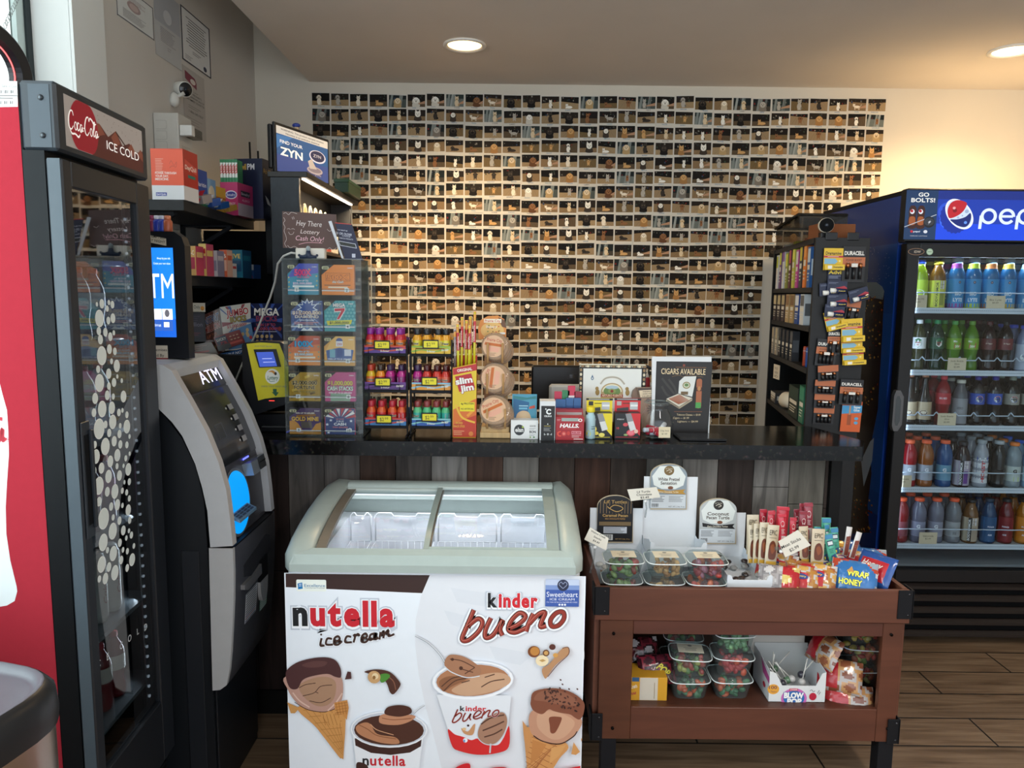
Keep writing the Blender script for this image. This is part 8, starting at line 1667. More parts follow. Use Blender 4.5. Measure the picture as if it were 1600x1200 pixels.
# monitor and grey card reader base behind
t = thing('cash_register_screen','black back of a register screen standing behind the small boxes','monitor',(0,0,0)); YM = 2.86
b = MB(); p,p2 = P(830,640,YM),P(922,572,YM); b.box(p.x,p2.x,YM,YM + .03,P(830,640,YM).z,p2.z,'#0d0e11','satin',.006); b.build('screen_case',t)
b = MB(); c_ = P(894,588,YM); b.box(c_.x - .016,c_.x + .016,YM - .002,YM,c_.z - .012,c_.z + .012,'#15161a','satin'); b.box(c_.x - .010,c_.x + .010,YM - .003,YM - .002,c_.z - .007,c_.z + .007,'#0b0c0f','gloss'); b.build('rear_mount',t)
b = MB(); b.box(-.05,.05,-.01,.05,0,.03,'#101114','satin',.004,Matrix.Translation(((p.x + p2.x) / 2,YM + .06,.9205))); b.box(-.02,.02,0,.02,.03,.25,'#101114','satin',0,Matrix.Translation(((p.x + p2.x) / 2,YM + .035,.9205))); b.build('stand',t)
b = MB(); YR = 2.74; p,p2 = P(858,640,YR),P(920,602,YR); b.box(p.x,p2.x,YR,YR + .04,Z0,p2.z,'#a9a8a4','satin',.008); one(b,'receipt_printer','light grey rounded receipt printer before the black register screen','printer')
t = thing('sauce_bottle','small red and white bottle standing between the cigar box and cigar sign','bottle',(P(1012,600,2.72).x,2.74,Z0)); b = MB(); zb_ = P(1012,587,2.72).z - Z0; b.lathe([(.012,0),(.013,.004),(.013,zb_ - .018),(.009,zb_ - .008)],14,'#9a2030','satin'); b.build('bottle_body',t); b = MB(); b.lathe([(.009,zb_ - .008),(.005,zb_ + .004),(.003,zb_ + .006)],12,'#d8d8d8','satin'); b.build('nozzle',t)
t = thing('webcam','small black camera on a mount peeking above the cigar sign','camera',(0,0,0)); b = MB(); p = P(1006,571,2.80); b.cyl((p.x,2.80,p.z),(p.x + .03,2.80,p.z - .012),.006,'#2a2c30','satin',12); b.cyl((p.x + .02,2.802,.9204),(p.x + .02,2.802,p.z - .008),.003,'#1c1d20','satin',8); b.build('camera_head',t)
# ================================================================== goods on the bench
S2 = SH2 + .0004; S1 = SH1 + .0004
def turtle_box(lab,bx,hx,by,hy,Yb,Yf,base,lip,draw,content,cc,zlo=S2):
 # white card tray with a tall back and a round topped header
 t = thing('confection_box',lab,'display box',(0,0,0)); X = lambda x,Y=Yb: P(x,850,Y).x; Z = lambda y,Y=Yb: P(1050,y,Y).z
 zt,zb = Z(by[0]),Z(by[1]); zl = P(1050,lip,Yf).z; zh = max(P(1050,base,Yf).z,zlo); x0,x1 = X(bx[0]),X(bx[1])
 b = MB(); b.box(x0,x1,Yb,Yb + .003,zh,zt,'#dfe2e6','paper'); b.build('back_panel',t)
 b = MB(); b.box(x0,x1,Yf,Yb,zh,zh + .002,'#d4d8dc','paper')
 for x in (x0,x1 - .002): b.prism([(Yf,zh + .002),(Yb,zh + .002),(Yb,zb + .005),(Yb - .03,zb + .002),(Yf + .03,zl + .012),(Yf + .012,zl + .01),(Yf,zl + .01)],x,x + .002,'#d9dee6','paper','X')
 w = x1 - x0; b.prism([(x0 + .002,zh + .002),(x1 - .002,zh + .002),(x1 - .002,zl + .012),(x1 - .012,zl + .010),(x1 - .018,zl - .004),(x0 + .018,zl - .004),(x0 + .012,zl + .010),(x0 + .002,zl + .012)],Yf,Yf + .002,'#dde0e4','paper','Y'); b.build('tray',t)
 b = MB(); hw = (hx[1] - hx[0]) / 2; hc = sum(hx) / 2; ys = hy[0] + hw * .62
 arch = [(hc + hw * math.cos(R(a)),ys - (ys - hy[0]) * math.sin(R(a))) for a in range(0,181,12)] + [(hx[0],hy[1]),(hx[1],hy[1])]
 b.prism([(P(x,y,Yb - .004).x,P(x,y,Yb - .004).z) for x,y in arch],Yb - .006,Yb - .003,'#b9a88c','print','Y'); cv = FC(b,hx[0],hy[0],hx[1],hy[1],Yb - .0062)
 sc = lambda k: [(hc + (x - hc) * k,(hy[0] + hy[1]) / 2 + (y - (hy[0] + hy[1]) / 2) * (1 - (1 - k) * .7)) for x,y in arch]
 draw(cv,sc,hc,hw,hy); b.build('header',t)
 b = MB(); q = random.Random(len(lab))
 for k in range(16): b.ball((x0 + .02 + (w - .04) * q.random(),Yf + .02 + (Yb - Yf - .04) * q.random(),zh + .008 + .012 * q.random()),(.014,.012,.008),q.choice(cc),'foil',8,5,Matrix.Rotation(q.random() * 3,4,'Z'))
 o = b.build('wrapped_sweets',t); o['kind'] = 'stuff'
def h1(cv,sc,hc,hw,hy):
 cv.poly(sc(.95),'#17161a');
 for k in range(11): x = hc - hw * .82 + hw * .164 * k; cv.rect(x,hy[0] + 10,.9,29,'#8a7050')
 cv.ell(hc + 1,hy[0] + 21,12,7.5,'#17161a'); cv.text("Lil' Turtles",hc,hy[0] + 13,5,'#c09a5a',w=34,bold=.02,out='#17161a',ow=.1); cv.curve([(hc - 9,hy[0] + 21),(hc - 2,hy[0] + 16),(hc + 8,hy[0] + 18),(hc + 11,hy[0] + 22),(hc + 2,hy[0] + 26),(hc - 9,hy[0] + 21),(hc - 12,hy[0] + 18)],1.1,'#c9a05a')
 cv.rect(hc - 26,hy[0] + 29,52,11,'#17161a'); cv.text('Caramel Pecan',hc,hy[0] + 34,4.2,'#c9a05a',w=38,bold=.04); cv.text('MILK CHOCOLATE TURTLE',hc,hy[0] + 38.5,2.4,'#b88a4a',w=30,bold=.03); cv.rect(hc - 24,hy[0] + 42,48,6,'#7a6444'); cv.rect(hc - 17,hy[0] + 50,35,10,'#c8ccd4'); cv.lines(hc - 16,hy[0] + 51,33,5,1.8,.7,'#55565c'); cv.rect(hc - 19,hy[0] + 62,16,9,'#d8d8d6'); [cv.rect(hc - 17 + 1.4 * k,hy[0] + 62.6,.7,7.5,'#222') for k in range(9)]; cv.text('NET WT. 2 lbs. 10 oz.',hc + 12,hy[0] + 70,2,'#c09a5a',w=22)
def h23(t1,t2,ban,bancol):
 def f(cv,sc,hc,hw,hy):
  cv.poly(sc(.95),'#8d99a2' if ban == 'White Chocolate Turtles' else '#b8bcbc'); y = hy[0]; cv.poly([(hc - 14,y + 4),(hc + 14,y + 4),(hc + 25,y + 20),(hc + 22,y + 34),(hc + 10,y + 40),(hc - 10,y + 40),(hc - 22,y + 34),(hc - 25,y + 20)],'#e0e4e0'); cv.ell(hc,y + 11,7.5,7.5,'#2a2622' if bancol == '#1c1a1a' else '#7a6238'); cv.curve([(hc - 4,y + 12),(hc,y + 10),(hc + 4,y + 12),(hc,y + 14)],.9,'#d8d0c0'); cv.text("Lil' Turtles",hc,y + 9,2.4,'#d8d0c0',w=10)
  cv.text(t1,hc,y + 27,5.2,'#4a3c34',w=32,bold=.04); cv.text(t2,hc,y + 33,5.2,'#4a3c34',w=24 if len(t2) < 11 else 34,bold=.04)
  cv.ell(hc - 3,y + 37,3.5,2.6,'#e8e6e0'); cv.ell(hc + 3,y + 38,4,2.6,'#7a4a30'); cv.poly([(hc - 23,y + 39),(hc,y + 43),(hc + 25,y + 40),(hc + 22,y + 44),(hc + 26,y + 48),(hc,y + 47),(hc - 22,y + 45)],bancol); cv.text(ban,hc,y + 45.6,2.4,'#e8e0cc',w=30,bold=.03)
  cv.rect(hc - hw * .92,y + 49,hw * 1.84,hy[1] - y - 51,'#cfd4d8'); cv.lines(hc - hw * .85,y + 51,hw * .7,6,1.7,.7,'#5a5c62'); cv.lines(hc + 1,y + 51,hw * .8,6,1.7,.6,'#6a6c72'); [cv.rect(hc - hw * .85 + 1.3 * k,y + 63,.6,5.5,'#222') for k in range(8)]; cv.text('NET WT. 2 lbs. 9 oz.',hc + 13,y + 68.5,2,'#33343a',w=24)
 return f
turtle_box('white sweets box with black and gold caramel pecan header, left of the bench',(921,1003),(933,989),(795,852),(773,848),2.46,2.275,917,893,h1,1,['#c8c4bc','#8a6a50','#d8d8d4'])
turtle_box('white sweets box with grey white pretzel header, tallest on the bench',(1003,1086),(1016,1073),(745,838),(724,796),2.47,2.32,893,853,h23('White Pretzel','Sensation','White Chocolate Turtles','#b88a34'),1,['#c9c4b4','#b5ac98','#dcdcd4'],zlo=.672)
turtle_box('open white sweets box with coconut pecan header, half empty',(1100,1163),(1093,1150),(800,856),(778,850),2.45,2.17,919,903,h23('Coconut','Pecan Turtle','Dark Chocolate Turtles','#1c1a1a'),1,['#3a2a26','#2c2220','#8a8a88'])
b = MB(); p,p2 = P(1003,880,2.32),P(1086,880,2.32); b.box(p.x,p2.x,2.345,2.47,S2,.6715,'#cfd3d8','paper',.001); one(b,'riser_box','plain white card box lifting the white pretzel sweets box','box')
# price clips
def card(name,lab,pts,Y,lines_,rot,foot,Yft):
 t = thing(name,lab,'price sign',(0,0,0)); c = [P(x,y,Y) for x,y in pts]; b = MB()
 b.add([tuple(p) for p in c] + [(p.x,Y + .0012,p.z) for p in c],[(0,3,2,1),(4,5,6,7),(0,1,5,4),(1,2,6,5),(2,3,7,6),(3,0,4,7)],'#e2dccf','paper'); x0,y0 = min(p[0] for p in pts),min(p[1] for p in pts)
 cv = FC(b,x0,y0,x0 + 50,y0 + 50,Y - .0002)
 for tx,x,y,h,w in lines_: cv.text(tx,x,y,h,'#2f2c28',w=w,rot=rot,bold=.02)
 b.build('card',t); b = MB(); m = (c[2] + c[3]) / 2; f = P(*foot,Yft); b.box(m.x - .02,m.x + .02,Y + .0013,Y + .008,m.z - .004,m.z + .006,'#dfe2e2','clearbox',.001); b.tube([(m.x,Y + .006,m.z),((m.x + f.x) / 2 + .004,(Y + Yft) / 2,(m.z + f.z) / 2),tuple(f)],.003,'#e4e6e6','clearbox',8); b.ball((m.x,Y + .006,m.z - .008),.006,'#ececec','satin'); b.build('clip',t)
card('price_card','small white price card clipped above the black and gold sweets header',[(980,765),(1026,761),(1032,777),(986,783)],2.40,[('Lil Turtle',1005,769.5,3.4,20),('Chocolate',1006,774,3.4,23),('$3.49',1007,778.6,3.4,13)],-4,(1008,808),2.44)
card('price_card','beige walnut creek price card tilted at the left end of the bench',[(922,824),(951,841),(947,860),(913,843)],2.15,[('Walnut Creek',934,836,3,25),('Snacks',933,842,3,13),('$4.49',931,847.5,3,11)],27,(922,895),2.16)
card('price_card','large tilted white price card reading meat sticks, among the snack packs',[(1247,828),(1267,852),(1227,871),(1216,846)],2.20,[('Meat Sticks',1237,850.5,5.2,31),('$2.99',1242,859,5.2,15)],-29,(1232,900),2.24)
# clear tubs
def tub(name,lab,x,y,z,cols,kind,w=.125,d=.115,h=.062,rz=0,group=None,lab_c='#d8d0bc',paper=True):
 t = thing(name,lab,'tub',(x,y,z),rz,group); F_ = lambda s,zz,n=20: [(a * s * w / 2,c * s * d / 2,zz) for a,c in pl(1,1,n,4.5)]
 b = MB(); loft(b,[F_(.74,.0005),F_(.78,.004),F_(.93,h * .72),F_(.94,h * .76)],'#dfe6e6','clearbox',True,False); loft(b,[F_(.74,.0005),F_(.001,.0006)],'#dfe6e6','clearbox',True,False); b.build('tub_body',t)
 b = MB(); loft(b,[F_(.94,h * .76),F_(1.0,h * .78),F_(1.0,h * .83),F_(.90,h * .86),F_(.84,h * .99),F_(.80,h),F_(.001,h)],'#e6ecec','clearbox',True,False); b.tube([(a * w / 2,c * d / 2,h * .80) for a,c in pl(1,1,24,4.5)],.0016,'#e8eeee','satin',6,True); b.build('lid',t)
 if paper: b = MB(); b.box(-w * .30,w * .30,-d * .28,d * .2,h + .0005,h + .001,lab_c,'paper'); cv = CV(b,(-w * .30,-d * .28,h + .001),U=(1,0,0),V=(0,1,0),su=w * .006,sv=d * .0048); cv.y0 = 100; cv.ell(50,22,9,9,'#6a6a66'); cv.lines(22,45,56,3,14,4,'#5a5a56',al='c'); b.build('paper_label',t)
 q = random.Random(int(x * 977 + z * 571)); b = MB()
 for k in range(34):
  zz = .007 + (h * .66) * (k / 34); s = .70 + .2 * zz / h; r_ = (.0145,.011,.008) if kind != 'nut' else (.0115,.0075,.007)
  b.ball(((q.random() - .5) * (w * s - .026),(q.random() - .62) * (d * s - .026) * (1 if k % 3 else 0) - (0 if k % 3 else (d * s / 2 - .013)),zz),r_,q.choice(cols),'candy' if kind != 'nut' else 'baked',7,5,Euler((q.random() * 3,q.random() * 3,q.random() * 3)).to_matrix().to_4x4())
 o = b.build('sweets' if kind != 'nut' else 'nuts',t); o['kind'] = 'stuff'; return t
GUM = ['#5d7f45','#7f9a58','#a83a34','#86382c','#6d8f50']; NUT = ['#b08450','#c49a62','#97693a']; RED = ['#8f1f2c','#b83a30','#d8602c','#7a1a28','#9c5a70']; GRN = ['#3f6f4c','#4f7f58','#2f5a40','#c8582c']; BEAR = ['#c8a83c','#b83a30','#d8c878','#7f9a3c','#c05a34']
for px,cols,kd,nm,w_ in ((971,GUM,'gum','green and red fruit sweets',.122),(1036,NUT,'nut','golden brown cashews',.122),(1100,RED,'gum','dark red and orange fruit slices',.122)):
 x = P(px,890,2.205).x
 for lv in (0,1): tub('snack_tub',f"clear tub of {nm}, {['lower' , 'upper'][lv]} of two stacked on the bench",x + .003 * lv,2.20,S2 + .0645 * lv,cols,kd,w_,.115,.0625,paper=bool(lv))
# thin upright packs
def pack(lab,x0,y0,x1,y1,Y,col,draw=None,lean=0,group=None,tilt=6):
 a,c = P(x0,y1,Y),P(x1,y0,Y); w,h = c.x - a.x,c.z - a.z; b = MB(); n = 6; g = [[((i / n - .5) * w,-.005 * (1 - abs(2 * j / n - 1) ** 3) * (1 - abs(2 * i / n - 1) ** 3) ,h * j / n) for i in range(n + 1)] for j in range(n + 1)]
 b.sheet(g,col,'foil'); b.sheet([[(x,-y + .0006,z) for x,y,z in reversed(r)] for r in g],col,'foil'); cv = CV(b,(-w / 2,-.0054,h),su=w / 100,sv=h / 100,lift=4e-5,mat='print')
 if draw: draw(cv)
 one(b,'snack_pack',lab,'snack',((a.x + c.x) / 2,Y,a.z),(R(-tilt),R(lean),0),group)
EP = D(T('EPIC',50,24,13,'#4a4238',w=62,bold=-.005),LN(18,30,64,1,2,1.4,'#8a8070'),lambda c: c.blob([(26,46),(60,38),(84,56),(80,80),(48,84),(22,78)],'#6a3420'),lambda c: c.blob([(34,52),(58,46),(72,60),(50,70)],'#8f4c28'),RC(8,88,84,10,'#c89a30'))
for k,(x0,y0,x1,y1,Y,ln) in enumerate(((1194,822,1216,884,2.25,4),(1184,818,1202,882,2.265,2),(1176,820,1194,880,2.28,1),(1168,822,1186,880,2.295,0),(1166,806,1188,866,2.33,0))): pack(f'beige meat bar pack, {ORD[k]} counted from the front of the left bunch',x0,y0,x1,y1,Y,'#cdbfa4',EP,ln,'beige meat bar packs')
for k,(x0,y0,x1,y1,Y,ln) in enumerate(((1266,828,1290,884,2.25,2),(1250,824,1268,880,2.27,-3))): pack(f"beige meat bar pack {['in front', 'behind'][k]}, right of the tilted price card",x0,y0,x1,y1,Y,'#cbb99a',EP,ln,'beige meat bar packs')
BF = lambda c1: D(RC(2,2,96,7,c1),EL(50,27,24,8,'#e8c8c8'),EL(50,27,20,6,c1),RC(32,30,6,6,'#e8c8c8'),RC(60,30,6,6,'#e8c8c8'),LN(30,42,44,4,3.2,1.5,'#e8c8c8'),RC(30,60,50,34,'#e0d4d0'),RC(38,64,12,24,c1))
for k,(x0,y0,x1,y1,Y,c) in enumerate(((1217,804,1233,860,2.33,'#cf2f42'),(1233,810,1246,860,2.31,'#c02a3c'),(1203,799,1217,855,2.36,'#c8283a'),(1186,797,1200,850,2.37,'#b8283a'),(1209,793,1232,850,2.39,'#d03444'),(1196,800,1210,855,2.345,'#c43040'))): pack(f'bright red meat stick pack, {ORD[k]} counted from the front of the bunch',x0,y0,x1,y1,Y,c,BF(c),rnd.uniform(-4,4),'red meat stick packs')
for k,(x0,y0,x1,y1,Y,c) in enumerate(((1247,800,1263,856,2.34,'#8f2434'),(1257,787,1274,850,2.38,'#9c3040'),(1240,797,1252,850,2.37,'#82202f'),(1250,788,1262,845,2.405,'#a83a48'))): pack(f'dark red meat stick pack, {ORD[k]} counted from the front of the bunch',x0,y0,x1,y1,Y,c,BF(c),rnd.uniform(-3,3),'red meat stick packs')
MN = D(RC(4,2,92,16,'#3f87b0'),RC(16,24,68,20,'#2c4a5c'),RC(22,28,56,12,'#d8e0e0'),LN(20,54,60,3,6,3,'#2a7a6a'),PG([(30,80),(80,74),(84,98),(34,98)],'#2a4a7a'),RC(40,84,18,10,'#e0d440'))
for k,(x0,y0,x1,y1,Y,ln) in enumerate(((1296,834,1312,876,2.26,-14),(1284,833,1297,876,2.28,-8),(1300,825,1315,865,2.30,-6),(1283,810,1300,850,2.35,0),(1290,820,1300,860,2.32,-5),(1271,824,1284,862,2.34,0))): pack(f'mint green snack stick pack, {ORD[k]} counted from the front',x0,y0,x1,y1,Y,'#4fae93',MN,ln,'mint green snack stick packs')
for k,(x0,y0,x1,y1) in enumerate(((1316,824,1328,868),(1326,831,1338,872))): pack(f"brown and clear jerky pack, {['left', 'right'][k]} one at the end of the mint packs",x0,y0,x1,y1,2.30 - .02 * k,'#d4cfca',D(PG([(10,34),(80,30),(76,96),(12,98)],'#7a3524'),LN(20,50,40,2,6,2,'#a8603c')),8 + 8 * k,'jerky packs')
# puffed pastry bags
class PBG(CV):
 def __init__(s,mb,w,l,th): s.mb = mb; s.k = 1; s.w,s.l,s.th = w,l,th; s.mat = 'print'; s.su = s.sv = 1; s.lift = .0002
 def pt(s,x,y):
  X,Y = x / 100 * s.w,-y / 100 * s.l; return (X,Y,bag_h(2 * X / s.w,2 * Y / s.l,s.th) + .0014 + s.k * s.lift)
def bag_h(u,v,th): return th * max(0,1 - abs(u) ** 2.6) ** .6 * max(0,1 - abs(v) ** 2.2) ** .6
def bag(lab,px,py,Y,w,l,th,rx,rz,colf,texts=(),group='bagged pastries piled at the right of the bench'):
 b = MB(); q = random.Random(int(px * 7 + py)); nu,nv = 22,18; rows = []
 for sgn in (1,-.6):
  g = []
  for j in range(nv + 1):
   v = 2 * j / nv - 1; g.append([(u * w / 2,v * l / 2,sgn * bag_h(u,v,th) + (q.uniform(-.0016,.0016) if 0 < j < nv else 0)) for u in [2 * i / nu - 1 for i in range(nu + 1)]])
  if sgn < 0: g = [r[::-1] for r in g]
  o = len(b.f); b.sheet(g,'#fff','foil')
  for fi in range(o,len(b.f)): i,j = (fi - o) % nu,(fi - o) // nu; b.c[fi] = lin(colf(2 * (i + .5) / nu - 1,2 * (j + .5) / nv - 1,q))
 cv = PBG(b,w,l,th)
 for f in texts: f(cv)
 p = P(px,py,Y); one(b,'snack_bag',lab,'snack',tuple(p),(R(rx),0,R(rz)),group)
def pk(u,v,cs,s=0): return cs[int(((math.sin(3.3 * u + 5.1 * v + s) + math.sin(5.3 * u - 3.7 * v + 1.7 * s) + 2) / 4.001) * len(cs))]
redy = lambda u,v,q: '#b8252c' if abs(v - .1 + .2 * math.sin(4 * u)) < .5 and u < .45 else pk(u,v,['#d8a85a','#c8c0ba','#b8803c','#a8623c','#c4bebc'])
sil = lambda u,v,q: pk(u,v,['#c9c6c6','#a8a2a2','#8a8486','#d0cccc']) if u < .2 else pk(u,v,['#b5232c','#b5232c','#d8c070'])
choc = lambda u,v,q: '#3a221e' if abs(u) < .6 and abs(v) < .55 else pk(u,v,['#b8b4b4','#8f1f2a','#c8c4c4'],2)
blue = lambda u,v,q: '#2f6fae' if u * u + v * v < .95 else pk(u,v,['#c8ccd4','#b8442c','#9aa4b0'])
mixc = lambda u,v,q: pk(u,v,['#2f4a8a','#b82a34','#2f4a8a','#d8c8b8','#7a3a6a','#a87a3c'],1)
LG = D(EL(6,-8,18,9,'#2c3f80'),T('Bakery',6,-6,6,'#e0c86a',w=26,bold=.04),PG([(-34,14),(-6,10),(-8,24),(-34,26)],'#e0c27a'))
HB = D(T('Honey',-2,-4,17,'#f0e4dc',w=56,bold=.03,shear=.25,rot=0),T('Bun',2,22,19,'#f0e4dc',w=44,bold=.03,shear=.25))
BW2 = D(T('WRAP',8,-4,15,'#ecec50',w=46,bold=.07,out='#1a2440'),T('HONEY',-6,20,15,'#ecec50',w=50,bold=.07,out='#1a2440'),PG([(-16,-14),(-6,-30),(0,-14)],'#c8924a'))
for a in (('red and gold bun bag at the left edge of the pile',1213,888,2.27,.125,.10,.022,55,-30,redy,[LG]),('silver and red bag under the gold bun bag',1216,908,2.19,.12,.10,.02,50,-22,sil,[]),('red and silver bag second in the front row',1247,907,2.20,.12,.10,.022,52,-24,redy,[LG]),('dark chocolate cake bag below the tilted price card',1252,884,2.28,.12,.10,.024,48,14,choc,[]),('red bag with gold pastries, third in the front row',1272,904,2.205,.125,.10,.024,52,-28,redy,[LG]),
          ('multicoloured bun bag in the middle of the pile',1302,888,2.28,.125,.10,.02,50,12,mixc,[T('BUN',0,6,18,'#e8e850',w=52,bold=.07,out='#1a1c34')]),('purple and red bag behind the middle bag',1293,872,2.34,.12,.09,.02,45,-12,mixc,[]),('round blue honey bag with yellow lettering at the front',1334,905,2.185,.13,.115,.022,58,-28,blue,[BW2]),('blue and red honey bun bag at the right end',1366,890,2.22,.12,.105,.018,58,-58,lambda u,v,q: '#b8242e' if abs(v + .1) < .62 and abs(u) < .72 else '#254f94',[HB]),
          ('red and white bag behind the round blue bag',1326,880,2.33,.125,.10,.02,45,-30,redy,[]),('blue bag lying at the back right of the pile',1352,876,2.36,.13,.10,.018,40,-20,blue,[]),('blue and yellow bag at the back of the pile',1322,863,2.40,.12,.09,.018,42,8,lambda u,v,q: '#2f5f9e' if u > 0 else '#d8a03a',[])): bag(a[0],*a[1:9],a[9],a[10])
# ---- lower shelf behind the window
x = P(1015,1085,2.17); carton('wafer_box','yellow box with a white unprinted strip at the left of the lower shelf','box',985,1059,1043,1107,2.165,.09,'#d29a2c',D(RC(2,0,20,18,'#2f5a84'),T('Crunch',10,46,16,'#e8e0d0',w=18,shear=.3,rot=-20,bold=.05),T('bar',10,74,14,'#a8323a',w=16,rot=-20,bold=.05),RC(24,1,50,98,'#cdc4b4'),RC(64,22,1.6,70,'#8f7a50')),z0=S1)
for lab,px,py,Y,w,l,cf,tx in (('dark candy bag with yellow lettering on the yellow box',1026,1046,2.23,.12,.09,lambda u,v,q: pk(u,v,['#5a1f2c','#3a1a22','#8a2a3a','#4a2c34']),[T('POP',6,10,22,'#d8c83a',w=40,bold=.07,out='#1a1414',rot=50)]),('dark red crinkled bag at the top left of the lower shelf',1003,1018,2.30,.11,.09,lambda u,v,q: pk(u,v,['#4a1a20','#6a222c','#2c1618','#b0a8a8']),[])): bag(lab,px,py,Y,w,l,.02,60,8,cf,tx,'bags on the lower bench shelf')
def stack(px,Y,n,base,specs,nm,w=.13):
 xx = P(px,1080,Y).x
 for k,(cols,d_) in enumerate(specs): tub('snack_tub',f'clear tub of {d_}, {nm}',xx + .004 * (k % 2),Y + .06,base + .0745 * k,cols,'gum',w,.12,.072,rz=R([0,-6,4][k % 3]),paper=(k == n - 1))
stack(1081,2.16,2,S1,[(GRN,'dark green leaf sweets, bottom of the left stack'),(['#5d7f45','#a83a34','#86382c','#a8a858'],'melon sweets, top of the left stack')],'on the lower shelf')
stack(1068,2.29,3,S1,[(GRN,'sweets, bottom of the rear left stack'),(GUM,'sweets, middle of the rear left stack'),(['#6a8f58','#b8704c','#a03a34'],'mixed sweets, top of the rear left stack')],'lower shelf')
stack(1148,2.165,3,S1,[(['#2f6a44','#3f7a50','#c8582c'],'green leaves, bottom of the centre stack'),(['#b83038','#d8502c','#a02834'],'red and orange rings, middle of the centre stack'),(['#5f9468','#78a878','#4f8058'],'pale green sweets, top of the centre stack')],'lower shelf')
stack(1350,2.24,3,S1,[(BEAR,'gummy bears, bottom of the right stack'),(BEAR,'gummy bears, middle of the right stack'),(BEAR,'gummy bears, top of the right stack')],'lower shelf')
t = thing('lollipop_box','white open box of lollipops with pink and blue oval logo','display box',(0,0,0)); LY = 2.165
p,p2 = P(1200,1108,LY),P(1290,1072,LY); x0,x1 = p.x,p2.x; zf = p2.z; zs = P(1240,1050,LY).z; ztb = P(1240,1012,2.30).z
b = MB(); b.prism([(x0,S1),(x1,S1),(x1,zs),(x1 - .012,zs - .004),(x1 - .03,zf),(x0 + .04,zf),(x0 + .02,zs - .006),(x0,zs + .002)],LY,LY + .0015,'#dadcdc','print','Y')
for x in (x0,x1 - .0015): b.prism([(LY + .0015,S1),(LY + .15,S1),(LY + .15,ztb),(LY + .10,ztb),(LY + .0015,zs)],x,x + .0015,'#cfd0d4','print','X')
b.box(x0,x1,LY + .15,LY + .1515,S1,ztb + .01,'#b8bab8','print'); b.box(x0,x1,LY,LY + .15,S1,S1 + .001,'#ccc','print'); b.build('box',t)
b = MB(); cv = FC(b,1180,985,1385,1115,LY - .0002); u = lambda x,y: (1180 + x / 7.805,985 + y / 7.805)
cv.ell(*u(250,725),8.8,8,'#e0a03a'); X,Y_ = u(245,722); cv.text('100',X,Y_,5.4,'#5a2a4a',w=12,bold=.02); X,Y_ = u(255,765); cv.text('Years',X,Y_,3.4,'#7a3a5a',w=9,shear=.3)
cv.ell(*u(498,840),19.4,16.6,'#c86ab0',n=32); cv.ell(*u(498,835),16,12,'#2f6fb0',n=28); cv.rect(*u(438,712),13,4,'#c03a4c'); X,Y_ = u(490,735); cv.text('CHARMS',X,Y_,2.2,'#f0e0e4',w=11,bold=.05)
for tx,x,y,w in (('BLOW',495,830,30),('POP',505,905,22)): X,Y_ = u(x,y); cv.text(tx,X,Y_,8.6,'#f4f4f2',w=w,bold=.12,out='#27489a',ow=.07)
cv.ell(*u(718,810),5.6,6,'#b8243c'); cv.line([u(715,860),u(708,890)],.6,'#c8c0bc'); cv.curve([u(*q_) for q_ in ((680,740),(700,725),(720,750),(740,735))],.6,'#4a3a44'); cv.line([u(770,770),u(790,730)],.6,'#4a3a44'); cv.line([u(785,785),u(805,750)],.6,'#4a3a44'); cv.ell(*u(690,935),5,3.2,'#5f9a3c'); cv.ell(*u(620,955),3,1.6,'#7aa83c'); cv.poly([u(*q_) for q_ in ((315,880),(400,930),(400,962),(315,955))],'#b83038'); cv.lines(1203,1104,26,2,1.8,.9,'#6a6c78')
cv = CV(b,(x0 - .0002,LY + .15,ztb),U=(0,-1,0),su=.0015,sv=(ztb - S1) / 100); cv.poly([(46,6),(99,30),(99,48),(60,40)],'#b8508f'); cv.ell(70,70,8,8,'#b8243c')
b.build('box_print',t); b = MB(); b.box(x0 - .02,x1 - .01,LY + .153,LY + .155,ztb - .03,ztb + .045,'#b9b4ac','print'); b.build('raised_lid',t)
q = random.Random(4)
for k in range(9):
 bx_ = x0 + .025 + (x1 - x0 - .06) * q.random(); by_ = LY + .02 + .10 * q.random(); z = zf - .012 + .008 * q.random(); d = Vector((q.uniform(-1.2,1.2),q.uniform(-.3,.5),1)).normalized(); t = thing('lollipop','wrapped lollipop with white stick in the white box','lollipop',(bx_,by_,z),group='lollipops in the white box')
 b = MB(); b.ball((0,0,0),.012,q.choice(['#5a7a5c','#7a2a34','#b8b4b0','#3c3a44']),'foil',12,8); b.build('sweet',t); b = MB(); b.cyl(tuple(d * .01),tuple(d * .075),.0018,'#d8d4cc','satin',6); b.build('stick',t)
choc2 = lambda u,v,q: '#a8202a' if u < -.1 and abs(v) < .8 else pk(u,v,['#8a5238','#b88a5a','#a8a09c','#7a4630'])
for lab,px,py,Y,w,l,rx,rz in (('red and brown cake bag, top of the pile right of the lollipops',1288,1015,2.24,.12,.10,62,-70),('red and gold cake bag, middle of the pile right of the lollipops',1312,1056,2.20,.13,.10,62,-24),('silver edged cake bag, bottom of the pile right of the lollipops',1326,1094,2.18,.145,.09,66,-10)): bag(lab,px,py,Y,w,l,.024,rx,rz,choc2,[],'bags on the lower bench shelf')
